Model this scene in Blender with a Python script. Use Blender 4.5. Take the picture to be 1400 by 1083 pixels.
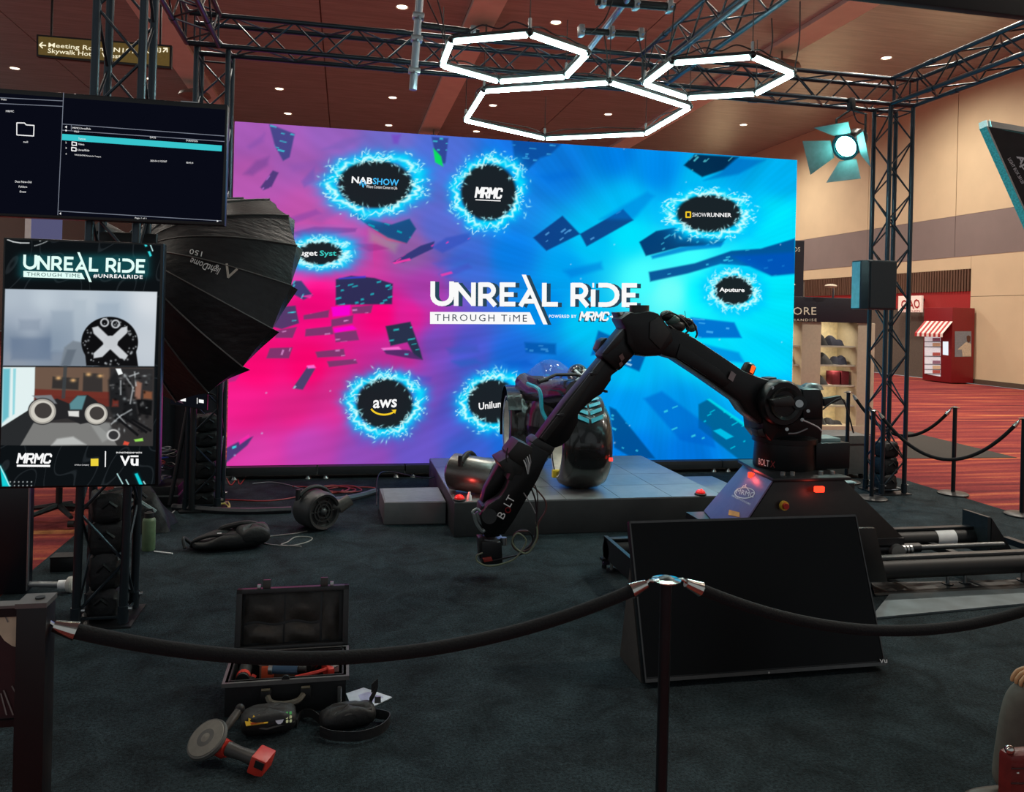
import bpy, bmesh, math, random
import numpy as np
from mathutils import Vector, Matrix
from mathutils.bvhtree import BVHTree
for o in list(bpy.data.objects): bpy.data.objects.remove(o)
scene = bpy.context.scene
COL = scene.collection
# ---------------------------------------------------------------- camera
F, CX, CY = 1100., 700., 431.
ROLL, YAW, CAMH = math.radians(1.37), math.radians(11.7), 1.95
FW = np.array([math.sin(YAW), math.cos(YAW), 0.]); RT = np.array([math.cos(YAW), -math.sin(YAW), 0.]); UP = np.array([0, 0, 1.])
CAM = np.array([0, 0, CAMH])
cd = bpy.data.cameras.new('camera'); cam = bpy.data.objects.new('camera', cd); COL.objects.link(cam)
ix = math.cos(ROLL)*RT + math.sin(ROLL)*UP; iy = -math.sin(ROLL)*RT + math.cos(ROLL)*UP
m = Matrix.Identity(4)
for i in range(3): m[i][0] = ix[i]; m[i][1] = iy[i]; m[i][2] = -FW[i]; m[i][3] = CAM[i]
cam.matrix_world = m
cd.sensor_fit = 'HORIZONTAL'; cd.sensor_width = 36.; cd.lens = F/1400*36.
cd.shift_y = -(541.5-CY)/1400; cd.clip_end = 300; cd.clip_start = .05
scene.camera = cam
scene.view_settings.view_transform = 'Standard'; scene.view_settings.look = 'None'
scene.view_settings.exposure = 0.0; scene.view_settings.gamma = 1.0; scene.view_settings.use_curve_mapping = False
# ---------------------------------------------------------------- world: the rest of the hall seen through its open sides
w = bpy.data.worlds.new('hall_ambient'); scene.world = w; w.use_nodes = True
w.node_tree.nodes['Background'].inputs[0].default_value = (.88, .96, 1.0, 1)
w.node_tree.nodes['Background'].inputs[1].default_value = .36
def lamp(name, kind, loc, energy, color, target=None, size=.3, spot=60, blend=.6):
    d = bpy.data.lights.new(name, kind); d.energy = energy; d.color = color
    if kind == 'AREA': d.shape = 'DISK'; d.size = size
    elif kind == 'SPOT': d.spot_size = math.radians(spot); d.spot_blend = blend; d.shadow_soft_size = size
    else: d.shadow_soft_size = size
    o = bpy.data.objects.new(name, d); COL.objects.link(o); o.location = loc
    if target is not None:
        o.rotation_euler = (Vector(target)-Vector(loc)).to_track_quat('-Z', 'Y').to_euler()
    return o
# ---------------------------------------------------------------- pixel helpers (a pixel gives a direction, a plane gives the distance)
def ray(x, y):
    du = (x-CX)/F; dv = -(y-CY)/F
    return FW + RT*(du*math.cos(ROLL)-dv*math.sin(ROLL)) + UP*(du*math.sin(ROLL)+dv*math.cos(ROLL))
def pz(x, y, z=0.): d = ray(x, y); return CAM + d*((z-CAMH)/d[2])
def py(x, y, Y): d = ray(x, y); return CAM + d*(Y/d[1])
def pxx(x, y, X): d = ray(x, y); return CAM + d*(X/d[0])
def ppl(x, y, P, n): d = ray(x, y); n = np.array(n); return CAM + d*(((np.array(P)-CAM)@n)/(d@n))
def proj(p):
    q = p-CAM; dz = q@FW; X = q@RT/dz; Z = q[..., 2]/dz
    return CX+F*(X*math.cos(ROLL)+Z*math.sin(ROLL)), CY-F*(-X*math.sin(ROLL)+Z*math.cos(ROLL))
# ---------------------------------------------------------------- materials
def lin(c):
    c = np.array(c, float)/255.
    return np.where(c <= .04045, c/12.92, ((c+.055)/1.055)**2.4)
MATS = {}
def mat(name, col, rough=.5, metal=0., emit=0., var=.12, scale=20., bump=0., spec=.5, alpha=1., trans=0., stretch=None, coat=0.):
    if name in MATS: return MATS[name]
    M = bpy.data.materials.new(name); M.use_nodes = True; N = M.node_tree.nodes; L = M.node_tree.links
    b = N['Principled BSDF']; c = lin(col)
    tc = N.new('ShaderNodeTexCoord'); nz = N.new('ShaderNodeTexNoise'); nz.inputs['Scale'].default_value = scale; nz.inputs['Detail'].default_value = 4
    src = tc.outputs['Object']
    if stretch:
        mp = N.new('ShaderNodeMapping'); mp.inputs['Scale'].default_value = stretch; L.new(src, mp.inputs[0]); src = mp.outputs[0]
    L.new(src, nz.inputs['Vector'])
    rp = N.new('ShaderNodeValToRGB'); L.new(nz.outputs[0], rp.inputs[0])
    rp.color_ramp.elements[0].position = .3; rp.color_ramp.elements[1].position = .7
    rp.color_ramp.elements[0].color = (*(c*(1-var)), 1); rp.color_ramp.elements[1].color = (*np.minimum(c*(1+var), 1), 1)
    L.new(rp.outputs[0], b.inputs['Base Color'])
    b.inputs['Roughness'].default_value = rough; b.inputs['Metallic'].default_value = metal
    b.inputs['Specular IOR Level'].default_value = spec; b.inputs['Alpha'].default_value = alpha
    b.inputs['Transmission Weight'].default_value = trans; b.inputs['Coat Weight'].default_value = coat
    if emit:
        b.inputs['Emission Color'].default_value = (*c, 1); b.inputs['Emission Strength'].default_value = emit
    if bump:
        bp = N.new('ShaderNodeBump'); bp.inputs['Strength'].default_value = bump; bp.inputs['Distance'].default_value = .01
        L.new(nz.outputs[0], bp.inputs['Height']); L.new(bp.outputs[0], b.inputs['Normal'])
    MATS[name] = M
    return M
def emis(name, col, s=1.):
    if name in MATS: return MATS[name]
    M = bpy.data.materials.new(name); M.use_nodes = True; N = M.node_tree.nodes; L = M.node_tree.links
    N.remove(N['Principled BSDF']); e = N.new('ShaderNodeEmission'); e.inputs[0].default_value = (*lin(col), 1); e.inputs[1].default_value = s
    L.new(e.outputs[0], N['Material Output'].inputs[0]); MATS[name] = M
    if s < 3: M.cycles.emission_sampling = 'NONE'
    return M
def screenmat(name, s=1.):
    M = bpy.data.materials.new(name); M.use_nodes = True; N = M.node_tree.nodes; L = M.node_tree.links
    N.remove(N['Principled BSDF']); e = N.new('ShaderNodeEmission'); a = N.new('ShaderNodeVertexColor'); a.layer_name = 'picture'
    e.inputs[1].default_value = s; L.new(a.outputs[0], e.inputs[0]); L.new(e.outputs[0], N['Material Output'].inputs[0])
    M.cycles.emission_sampling = 'NONE'; return M
BLK = mat('black_powder_coat', (17, 19, 22), .42, .0, var=.2, scale=60)
TRS = mat('truss_black_paint', (54, 63, 70), .3, .7, var=.15, scale=30)
ROB = mat('robot_black_gloss', (9, 10, 12), .36, .0, var=.2, scale=14, coat=.0, spec=.35)
ROBS = mat('robot_satin_charcoal', (40, 40, 39), .4, .2, var=.15, scale=25)
STEEL = mat('bare_steel', (170, 172, 172), .3, .9, var=.1, scale=40)
CHROME = mat('polished_chrome', (205, 200, 192), .15, 1., var=.05)
RUB = mat('black_rubber', (13, 14, 16), .6, var=.2, scale=50)
FAB = mat('black_nylon_fabric', (17, 18, 20), .6, var=.3, scale=35, bump=.4)
VEL = mat('black_velvet_rope', (10, 12, 15), .95, var=.25, scale=120, bump=.3)
GRY = mat('grey_painted_board', (104, 106, 106), .55, var=.12, scale=8)
WHT = emis('white_lettering', (250, 250, 250), 1.)
WHTP = mat('white_print', (235, 235, 235), .6, var=.03)
RED = mat('tool_red_plastic', (196, 52, 40), .4, var=.1)
# ---------------------------------------------------------------- mesh builder
def rotm(axis, ang): return np.array(Matrix.Rotation(ang, 3, axis))
class MB:
    def __init__(s): s.v = []; s.f = []
    def add(s, vs, fs):
        o = len(s.v); s.v += [tuple(map(float, p)) for p in vs]; s.f += [tuple(i+o for i in f) for f in fs]; return s
    def box(s, c, d, R=None, taper=1.):
        x, y, z = d[0]/2, d[1]/2, d[2]/2
        p = np.array([(-x, -y, -z), (x, -y, -z), (x, y, -z), (-x, y, -z), (-x*taper, -y*taper, z), (x*taper, -y*taper, z), (x*taper, y*taper, z), (-x*taper, y*taper, z)])
        if R is not None: p = p@np.array(R).T
        return s.add(p+np.array(c), [(3, 2, 1, 0), (4, 5, 6, 7), (0, 1, 5, 4), (1, 2, 6, 5), (2, 3, 7, 6), (3, 0, 4, 7)])
    def bb(s, lo, hi): lo = np.array(lo, float); hi = np.array(hi, float); return s.box((lo+hi)/2, hi-lo)
    def ring(s, c, u, v, r, n): return [np.array(c)+(u*math.cos(2*math.pi*i/n)+v*math.sin(2*math.pi*i/n))*r for i in range(n)]
    def cyl(s, p0, p1, r0, r1=None, n=12, caps=True):
        r1 = r0 if r1 is None else r1
        p0 = np.array(p0, float); p1 = np.array(p1, float); d = p1-p0; d = d/np.linalg.norm(d)
        a = np.array((0, 0, 1.)) if abs(d[2]) < .9 else np.array((1., 0, 0))
        u = np.cross(d, a); u /= np.linalg.norm(u); v = np.cross(d, u)
        vs = s.ring(p0, u, v, r0, n)+s.ring(p1, u, v, r1, n)
        fs = [(i, n+i, n+(i+1) % n, (i+1) % n) for i in range(n)]
        if caps: fs += [tuple(range(n)), tuple(range(2*n-1, n-1, -1))]
        return s.add(vs, fs)
    def tube(s, pts, r, n=6, closed=False):
        P = [np.array(p, float) for p in pts]; k = len(P); rr = r if hasattr(r, '__len__') else [r]*k
        vs = []; u = None
        for i in range(k):
            d = P[(i+1) % k if closed else min(i+1, k-1)]-P[(i-1) % k if closed else max(i-1, 0)]; d = d/(np.linalg.norm(d)+1e-9)
            if u is None:
                a = np.array((0, 0, 1.)) if abs(d[2]) < .9 else np.array((1., 0, 0)); u = np.cross(d, a)
            u = u-d*(u@d); u /= (np.linalg.norm(u)+1e-9); v = np.cross(d, u); vs += s.ring(P[i], u, v, rr[i], n)
        fs = [(i*n+j, i*n+(j+1) % n, ((i+1) % k)*n+(j+1) % n, ((i+1) % k)*n+j) for i in range(k if closed else k-1) for j in range(n)]
        if not closed: fs += [tuple(range(n-1, -1, -1)), tuple(range((k-1)*n, k*n))]
        return s.add(vs, fs)
    def sph(s, c, r, n=16, m=10, R=None):
        r = np.array(r if hasattr(r, '__len__') else (r, r, r), float); vs = []
        for j in range(1, m):
            t = math.pi*j/m
            for i in range(n):
                a = 2*math.pi*i/n; vs.append(np.array((math.sin(t)*math.cos(a), math.sin(t)*math.sin(a), math.cos(t)))*r)
        vs += [np.array((0, 0, r[2])), np.array((0, 0, -r[2]))]
        if R is not None: vs = [np.array(R)@v for v in vs]
        fs = [(j*n+i, (j+1)*n+i, (j+1)*n+(i+1) % n, j*n+(i+1) % n) for j in range(m-2) for i in range(n)]
        fs += [((m-1)*n, i, (i+1) % n) for i in range(n)]+[((m-1)*n+1, (m-2)*n+(i+1) % n, (m-2)*n+i) for i in range(n)]
        return s.add([v+np.array(c) for v in vs], fs)
    def prism(s, poly, vec):
        n = len(poly); vec = np.array(vec, float); P = [np.array(p, float) for p in poly]
        return s.add(P+[p+vec for p in P], [tuple(range(n-1, -1, -1)), tuple(range(n, 2*n))]+[(i, (i+1) % n, n+(i+1) % n, n+i) for i in range(n)])
    def lathe(s, prof, c, d, n=24):
        d = np.array(d, float); d /= np.linalg.norm(d); a = np.array((0, 0, 1.)) if abs(d[2]) < .9 else np.array((1., 0, 0))
        u = np.cross(d, a); u /= np.linalg.norm(u); v = np.cross(d, u); vs = []; k = len(prof)
        for r, h in prof: vs += s.ring(np.array(c)+d*h, u, v, r, n)
        return s.add(vs, [(i*n+j, (i+1)*n+j, (i+1)*n+(j+1) % n, i*n+(j+1) % n) for i in range(k-1) for j in range(n)])
    def grid(s, fn, nu, nv):
        vs = [fn(i/nu, j/nv) for j in range(nv+1) for i in range(nu+1)]
        return s.add(vs, [(j*(nu+1)+i, j*(nu+1)+i+1, (j+1)*(nu+1)+i+1, (j+1)*(nu+1)+i) for j in range(nv) for i in range(nu)])
    def build(s, name, material, parent=None, local=False, bevel=0., seg=2, smooth=True, solid=0., ang=38, fix=True):
        off = np.zeros(3)
        if parent is not None and not local: off = np.array(woff(parent))
        me = bpy.data.meshes.new(name); me.from_pydata([tuple(np.array(p)-off) for p in s.v], [], s.f)
        bm = bmesh.new(); bm.from_mesh(me)
        if fix: bmesh.ops.recalc_face_normals(bm, faces=bm.faces)
        if solid: bmesh.ops.solidify(bm, geom=bm.faces[:], thickness=solid)
        if bevel:
            es = [e for e in bm.edges if len(e.link_faces) == 2 and e.calc_face_angle(0) > math.radians(25)]
            bmesh.ops.bevel(bm, geom=es, offset=bevel, segments=seg, profile=.6, affect='EDGES', clamp_overlap=True)
        if smooth:
            for f in bm.faces: f.smooth = True
            for e in bm.edges:
                if len(e.link_faces) == 2 and e.calc_face_angle(0) > math.radians(ang): e.smooth = False
        bm.to_mesh(me); bm.free()
        if material: me.materials.append(material)
        o = bpy.data.objects.new(name, me); COL.objects.link(o)
        if parent is not None: o.parent = parent
        return o
def woff(o):
    p = Vector((0, 0, 0))
    while o is not None: p = p+o.location; o = o.parent
    return p
def tag(o, label, cat, group=None):
    o['label'] = label; o['category'] = cat
    if group: o['group'] = group
    return o
def struct(o): o['kind'] = 'structure'; return o
def thing(name, label, cat, loc=(0, 0, 0), rz=0., group=None):
    o = bpy.data.objects.new(name, None); COL.objects.link(o); o.location = [float(a) for a in loc]; o.rotation_euler = (0, 0, rz)
    o.empty_display_size = .1
    return tag(o, label, cat, group)
def copy_tree(o, parent=None):
    c = o.copy(); COL.objects.link(c); c.parent = parent
    for ch in list(o.children): copy_tree(ch, c)
    return c
_U = {}
def rod(name, p0, p1, r, material, parent=None, n=8):
    k = (material.name, n)
    if k not in _U:
        mb = MB().cyl((0, 0, 0), (0, 0, 1), 1, n=n); o = mb.build('rod', material); _U[k] = o.data; bpy.data.objects.remove(o)
    o = bpy.data.objects.new(name, _U[k]); COL.objects.link(o)
    p0 = Vector([float(a) for a in p0]); p1 = Vector([float(a) for a in p1]); d = p1-p0
    if parent is not None: o.parent = parent; p0 = p0-woff(parent)
    o.location = p0; o.rotation_euler = d.to_track_quat('Z', 'Y').to_euler(); o.scale = (r, r, d.length)
    return o
# ---------------------------------------------------------------- lettering
_T = {}
def textgeo(s, bold=0., shear=0., space=1., res=2):
    k = (s, bold, shear, space)
    if k in _T: return _T[k]
    c = bpy.data.curves.new('text', 'FONT'); c.body = s; c.offset = bold; c.shear = shear; c.space_character = space; c.resolution_u = res
    o = bpy.data.objects.new('text', c); COL.objects.link(o)
    dg = bpy.context.evaluated_depsgraph_get(); me = bpy.data.meshes.new_from_object(o.evaluated_get(dg))
    V = np.array([v.co[:2] for v in me.vertices]); Fc = [tuple(p.vertices) for p in me.polygons]
    bpy.data.objects.remove(o); bpy.data.curves.remove(c); bpy.data.meshes.remove(me)
    lo = V.min(0); hi = V.max(0); V = (V-lo)/(hi-lo); _T[k] = (V, Fc); return _T[k]
def text(s, x0, y0, x1, y1, h, fn, material, parent, bold=0., shear=0., space=1., name='lettering', flip=False):
    """baseline runs from photo pixel (x0,y0) to (x1,y1), letters h pixels high; fn turns a pixel into a point on the surface"""
    V, Fc = textgeo(s, bold, shear, space); L = math.hypot(x1-x0, y1-y0); nx, ny = (y1-y0)/L, -(x1-x0)/L
    if flip: nx, ny = -nx, -ny
    P = [fn(x0+u*(x1-x0)+v*h*nx, y0+u*(y1-y0)+v*h*ny) for u, v in V]
    return MB().add(P, Fc).build(name, material, parent, smooth=False, fix=False)
def shape(polys, fn, material, parent, name='print'):
    mb = MB()
    for p in polys: mb.add([fn(*q) for q in p], [tuple(range(len(p)))])
    return mb.build(name, material, parent, smooth=False, fix=False)
def strokes(segs, wd):
    """list of polylines -> list of quads of width wd (pixel space)"""
    out = []
    for pl in segs:
        for (a, b), (c, d) in zip(pl[:-1], pl[1:]):
            L = math.hypot(c-a, d-b) or 1; tx, ty = (c-a)/L, (d-b)/L; nx, ny = -ty*wd/2, tx*wd/2; e = 0.0 if len(pl) == 2 else wd*.22
            out.append([(a+nx-tx*e, b+ny-ty*e), (c+nx+tx*e, d+ny+ty*e), (c-nx+tx*e, d-ny+ty*e), (a-nx-tx*e, b-ny-ty*e)])
    return out
def arc(cx, cy, rx, ry, a0, a1, n=10): return [(cx+rx*math.cos(math.radians(a0+(a1-a0)*i/n)), cy+ry*math.sin(math.radians(a0+(a1-a0)*i/n))) for i in range(n+1)]
def ride_title(x0, y0, x1, y1, fn, material, parent):
    """the UNREAL RiDE word mark with its long slash; unit frame: width 1320, cap height 150, box (0,0)-(1320,150), y down"""
    W = 30
    S = [[(15, 0), (15, 85)]+arc(75, 85, 60, 52, 180, 0)[1:]+[(135, 0)], [(165, 150), (165, 0)], [(165, 10), (275, 140)], [(275, 150), (275, 0)],
         [(320, 150), (320, 0)], [(320, 13), (365, 13)]+arc(365, 50, 38, 37, -90, 90)+[(320, 87)], [(365, 90), (415, 148)],
         [(457, 150), (457, 0)], [(445, 13), (543, 13)], [(445, 75), (532, 75)], [(445, 137), (543, 137)],
         [(575, 150), (640, 40)], [(605, 118), (675, 118)], [(728, 150), (728, 0)], [(715, 137), (815, 137)],
         [(910, 150), (910, 0)], [(910, 13), (955, 13)]+arc(955, 50, 38, 37, -90, 90)+[(910, 87)], [(955, 90), (1005, 148)],
         [(1040, 150), (1040, 40)], [(1034, 14), (1046, 14)],
         [(1080, 13), (1125, 13)]+arc(1125, 75, 68, 62, -90, 90)+[(1080, 137)],
         [(1237, 150), (1237, 0)], [(1225, 13), (1320, 13)], [(1225, 75), (1310, 75)], [(1225, 137), (1320, 137)]]
    polys = strokes(S, W)+[[(583, -52), (610, -52), (750, 265), (722, 265)]]
    L = math.hypot(x1-x0, y1-y0); ux, uy = (x1-x0)/L, (y1-y0)/L; k = L/1320
    def f(a, b): return fn(x0+(a*ux-b*uy)*k, y0+(a*uy+b*ux)*k)
    return shape(polys, f, material, parent, 'lettering'), f
def mrmc(x0, y0, x1, y1, h, fn, material, parent, shear=.2):
    S = []; W = 1/4.6
    for k, c in enumerate('MRMC'):
        o = k*1.2*W; g = {'M': [[(0, 1), (0, 0)], [(0, .02), (.5, .62)], [(.5, .62), (1, .02)], [(1, 0), (1, 1)]], 'R': [[(.05, 1), (.05, 0)], [(.05, .09), (.75, .09), (.92, .2), (.92, .42), (.75, .55), (.05, .55)], [(.55, .55), (.95, 1)]], 'C': [[(.95, .32), (.95, .2), (.8, .09), (.25, .09), (.08, .22), (.08, .78), (.25, .91), (.8, .91), (.95, .8), (.95, .68)]]}[c]
        for pl in g: S.append([((o+p[0]*W*.95), p[1]) for p in pl])
    L = math.hypot(x1-x0, y1-y0); ux, uy = (x1-x0)/L, (y1-y0)/L
    pl = [[(a*L+(1-b)*h*shear, (b-1)*h) for a, b in p] for p in S]
    return shape(strokes(pl, h*.19 if L < h*4 else L*.05), lambda a, b: fn(x0+a*ux-b*uy, y0+a*uy+b*ux), material, parent, 'lettering')
def raster(name, fn3d, nu, nv, colors, material, parent):
    """fine mesh carrying a picture: fn3d(U,V) -> points, colors (N,3) sRGB 0-255"""
    U, V = np.meshgrid(np.linspace(0, 1, nu+1), np.linspace(0, 1, nv+1)); P = fn3d(U.ravel(), V.ravel())-np.array(woff(parent))
    C = colors(U.ravel(), V.ravel())
    i = np.arange(nu)[None, :]+np.arange(nv)[:, None]*(nu+1); q = np.stack([i, i+1, i+nu+2, i+nu+1], -1).reshape(-1)
    me = bpy.data.meshes.new(name); me.vertices.add(len(P)); me.vertices.foreach_set('co', P.astype(np.float32).ravel())
    me.loops.add(len(q)); me.loops.foreach_set('vertex_index', q.astype(np.int32)); me.polygons.add(nu*nv)
    me.polygons.foreach_set('loop_start', np.arange(0, len(q), 4, dtype=np.int32)); me.update(calc_edges=True)
    a = me.color_attributes.new('picture', 'FLOAT_COLOR', 'POINT')
    a.data.foreach_set('color', np.concatenate([lin(np.clip(C, 0, 255)), np.ones((len(P), 1))], 1).astype(np.float32).ravel())
    me.materials.append(material); o = bpy.data.objects.new(name, me); COL.objects.link(o); o.parent = parent; return o
# painting helpers in picture space
def smooth(x, a, b): t = np.clip((x-a)/(b-a), 0, 1); return t*t*(3-2*t)
def polymask(X, Y, poly, soft=1.5):
    ins = np.zeros(X.shape, bool); d2 = np.full(X.shape, 1e9); n = len(poly)
    xs = [p[0] for p in poly]; ys = [p[1] for p in poly]; g = 4*soft
    sel = (X > min(xs)-g) & (X < max(xs)+g) & (Y > min(ys)-g) & (Y < max(ys)+g); out = np.zeros(X.shape)
    x = X[sel]; y = Y[sel]; ins = np.zeros(x.shape, bool); d2 = np.full(x.shape, 1e9)
    for k in range(n):
        x1, y1 = poly[k]; x2, y2 = poly[(k+1) % n]
        if y1 != y2: ins ^= ((y1 > y) != (y2 > y)) & (x < (x2-x1)*(y-y1)/(y2-y1)+x1)
        t = np.clip(((x-x1)*(x2-x1)+(y-y1)*(y2-y1))/((x2-x1)**2+(y2-y1)**2+1e-9), 0, 1)
        d2 = np.minimum(d2, (x-x1-t*(x2-x1))**2+(y-y1-t*(y2-y1))**2)
    d = np.sqrt(d2)*np.where(ins, -1, 1); out[sel] = 1-smooth(d, -soft, soft); return out
def over(C, mask, col, a=1.): C += (np.array(col, float)-C)*(mask*a)[:, None]
def idw(X, Y, pts, p=3.):
    W = np.zeros(X.shape); C = np.zeros((len(X), 3))
    for x, y, c in pts:
        wt = 1/(((X-x)**2+(Y-y)**2)+60.)**(p/2); W += wt; C += wt[:, None]*np.array(c, float)
    return C/W[:, None]
def fnoise(X, Y, seed, n=4):
    r = random.Random(seed); s = np.zeros(X.shape)
    for k in range(n):
        a = r.uniform(0, 6.28); f = r.uniform(.6, 1.6)*(1.7**k); s += np.sin((X*math.cos(a)+Y*math.sin(a))*f+r.uniform(0, 6.28))/(1.4**k)
    return s
# ================================================================ THE HALL
WX = 20.96; CZ = 10.8
def carpet_mat(name, base, hall=False):
    M = bpy.data.materials.new(name); M.use_nodes = True; N = M.node_tree.nodes; L = M.node_tree.links; b = N['Principled BSDF']
    tc = N.new('ShaderNodeTexCoord'); mp = N.new('ShaderNodeMapping'); L.new(tc.outputs['Object'], mp.inputs[0])
    nz = N.new('ShaderNodeTexNoise'); L.new(mp.outputs[0], nz.inputs['Vector']); nz.inputs['Detail'].default_value = 6
    rp = N.new('ShaderNodeValToRGB'); L.new(nz.outputs[0], rp.inputs[0]); e = rp.color_ramp.elements
    if hall:
        mp.inputs['Scale'].default_value = (.16, 2.6, 1); nz.inputs['Scale'].default_value = 1.6; nz.inputs['Roughness'].default_value = .62
        e[0].position = .36; e[0].color = (*lin((96, 38, 44)), 1); e[1].position = .72; e[1].color = (*lin((206, 140, 84)), 1)
        k = e.new(.5); k.color = (*lin((128, 50, 52)), 1); k = e.new(.6); k.color = (*lin((160, 76, 60)), 1)
    else:
        nz.inputs['Scale'].default_value = 3.4; nz.inputs['Roughness'].default_value = .72; nz.inputs['Distortion'].default_value = .6
        c = lin(base); e[0].position = .32; e[0].color = (*(c*.42), 1); e[1].position = .7; e[1].color = (*(c*1.75), 1)
    b.inputs['Roughness'].default_value = .95; b.inputs['Specular IOR Level'].default_value = .15
    n3 = N.new('ShaderNodeTexNoise'); n3.inputs['Scale'].default_value = 70 if not hall else 30; n3.inputs['Detail'].default_value = 5; n3.inputs['Roughness'].default_value = .7; L.new(tc.outputs['Object'], n3.inputs['Vector'])
    mr = N.new('ShaderNodeMapRange'); mr.inputs['From Min'].default_value = .32; mr.inputs['From Max'].default_value = .68; mr.inputs['To Min'].default_value = .25 if not hall else .8; mr.inputs['To Max'].default_value = 1.8 if not hall else 1.2; L.new(n3.outputs[0], mr.inputs[0])
    mx = N.new('ShaderNodeMix'); mx.data_type = 'RGBA'; mx.blend_type = 'MULTIPLY'; mx.inputs[0].default_value = 1.; L.new(rp.outputs[0], mx.inputs[6]); L.new(mr.outputs[0], mx.inputs[7]); L.new(mx.outputs[2], b.inputs['Base Color'])
    n2 = N.new('ShaderNodeTexNoise'); n2.inputs['Scale'].default_value = 160; n2.inputs['Detail'].default_value = 3; L.new(tc.outputs['Object'], n2.inputs['Vector'])
    bp = N.new('ShaderNodeBump'); bp.inputs['Strength'].default_value = .8; bp.inputs['Distance'].default_value = .012; L.new(n2.outputs[0], bp.inputs['Height']); L.new(bp.outputs[0], b.inputs['Normal'])
    return M
HALLC = carpet_mat('hall_carpet_red_streaks', None, True)
BOOTHC = carpet_mat('booth_carpet_black', (33, 43, 47))
struct(MB().bb((-26, -7, -.06), (WX, 62, -.012)).build('floor', HALLC))
o = MB().bb((-2.2, 2.7, -.0118), (6.93, 10.9, 0)).build('floor_booth_carpet', BOOTHC); struct(o)
st = [pz(1236, 588), pz(1390, 625), pz(1236, 626)]
o = MB().prism([(p[0], p[1], -.0115) for p in st], (0, 0, .006)).build('floor_carpet_runner', mat('runner_carpet', (44, 40, 36), .95, scale=60)); struct(o)
# ceiling: brown glossy plank panels between beige beams
def ceil_mat():
    M = mat('ceiling_glossy_planks', (168, 178, 176), .24, .25, var=.14, scale=3., stretch=(.25, 3.2, 1), bump=0, spec=.6)
    N = M.node_tree.nodes; L = M.node_tree.links; b = N['Principled BSDF']; tc = [n for n in N if n.type == 'TEX_COORD'][0]
    mp = N.new('ShaderNodeMapping'); mp.inputs['Scale'].default_value = (.12, 1, 1); L.new(tc.outputs['Object'], mp.inputs[0])
    wv = N.new('ShaderNodeTexNoise'); wv.inputs['Scale'].default_value = 5.5; wv.inputs['Detail'].default_value = 2; L.new(mp.outputs[0], wv.inputs['Vector'])
    bp = N.new('ShaderNodeBump'); bp.inputs['Strength'].default_value = .35; bp.inputs['Distance'].default_value = .02
    L.new(wv.outputs[0], bp.inputs['Height']); L.new(bp.outputs[0], b.inputs['Normal']); return M
CEIL = ceil_mat(); BEAM = mat('ceiling_beam_beige', (206, 212, 204), .6, var=.06, scale=2)
ceil = struct(MB().bb((-26, -7, CZ+.04), (WX+.3, 62, CZ+.2)).build('ceiling', mat('ceiling_void', (70, 55, 45), .7)))
lanes = [-26, -20.6, -15.55]; xs = [-25.4, -16.0, -15.1, -10.46, -6.35, -5.4, -.93, 3.3, 4.2, 8.9, 13.15, 14.1, WX]
for a, b in zip(xs[:-1], xs[1:]):
    if b-a < 1: continue
    for y0 in range(-7, 62, 23): MB().bb((a+.02, y0+.01, CZ), (b-.02, y0+22.99, CZ+.04)).build('panel', CEIL, ceil)
for i, (a, b) in enumerate([(-16., -15.1), (-6.35, -5.4), (3.3, 4.2), (13.15, 14.1)]):
    struct(MB().bb((a, -7, CZ-.12), (b, 62, CZ+.03)).build('trim_%d' % (i+1), BEAM))
# downlights
DLE = emis('downlight_glow', (255, 244, 214), 6.); DLT = mat('downlight_trim', (190, 180, 165), .4)
dl = None
DLP = [(-12.4, 33.5), (-7.6, 33.5), (-2.8, 33.5), (-2.75, 37.6), (1.4, 23.5), (1.7, 33.5), (1.8, 38.5), (6.0, 23.5), (5.9, 33.5), (6.0, 38.5), (10.4, 23.6), (11., 33.5), (17.4, 23.7), (-12.4, 23.5), (-7.6, 23.5), (-2.8, 23.5),
       (6.2, 13.5), (11., 13.5), (17.4, 13.5), (17.4, 33.5), (17.4, 4.), (11., 4.), (-7.6, 13.5), (-2.8, 12.), (1.6, 12.), (-7.6, 3.), (-12.4, 13.5), (17.4, 43.)]
if True:
    for X, Y in DLP:
        if dl is None:
            dl = thing('downlight', 'round white recessed downlight set in the brown glossy ceiling', 'light', (0, 0, 0), group='recessed ceiling downlights')
            MB().lathe([(.15, -.0), (.19, -.02), (.2, 0)], (0, 0, 0), (0, 0, 1), 16).build('trim_ring', DLT, dl, True)
            MB().cyl((0, 0, -.004), (0, 0, -.001), .15, n=16).build('lens', DLE, dl, True); t = dl
        else: t = copy_tree(dl)
        t.location = (X, Y, CZ)
        lamp('downlight_beam', 'SPOT', (X, Y, CZ-.1), 2700. if X > 8 else 900., (1, .92, .8), (X, Y, 0), .25, 165, 1.)
# ceiling speakers hung on the beams
SPK = mat('ceiling_speaker_grey', (120, 112, 102), .5)
for k, (X, Y) in enumerate([(3.95, 23.9), (13.6, 23.7), (3.9, 38.2), (-5.9, 33)]):
    t = thing('ceiling_speaker', 'grey dome loudspeaker hung under a beige ceiling beam', 'speaker', (X, Y, CZ-.12), group='dome speakers under the beams')
    MB().cyl((X, Y, CZ-.12), (X, Y, CZ-.42), .03, n=8).build('stem', SPK, t); MB().lathe([(.1, 0), (.55, -.18), (.6, -.3), (.5, -.34), (.01, -.34)], (X, Y, CZ-.38), (0, 0, 1), 16).build('dome', SPK, t)
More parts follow.
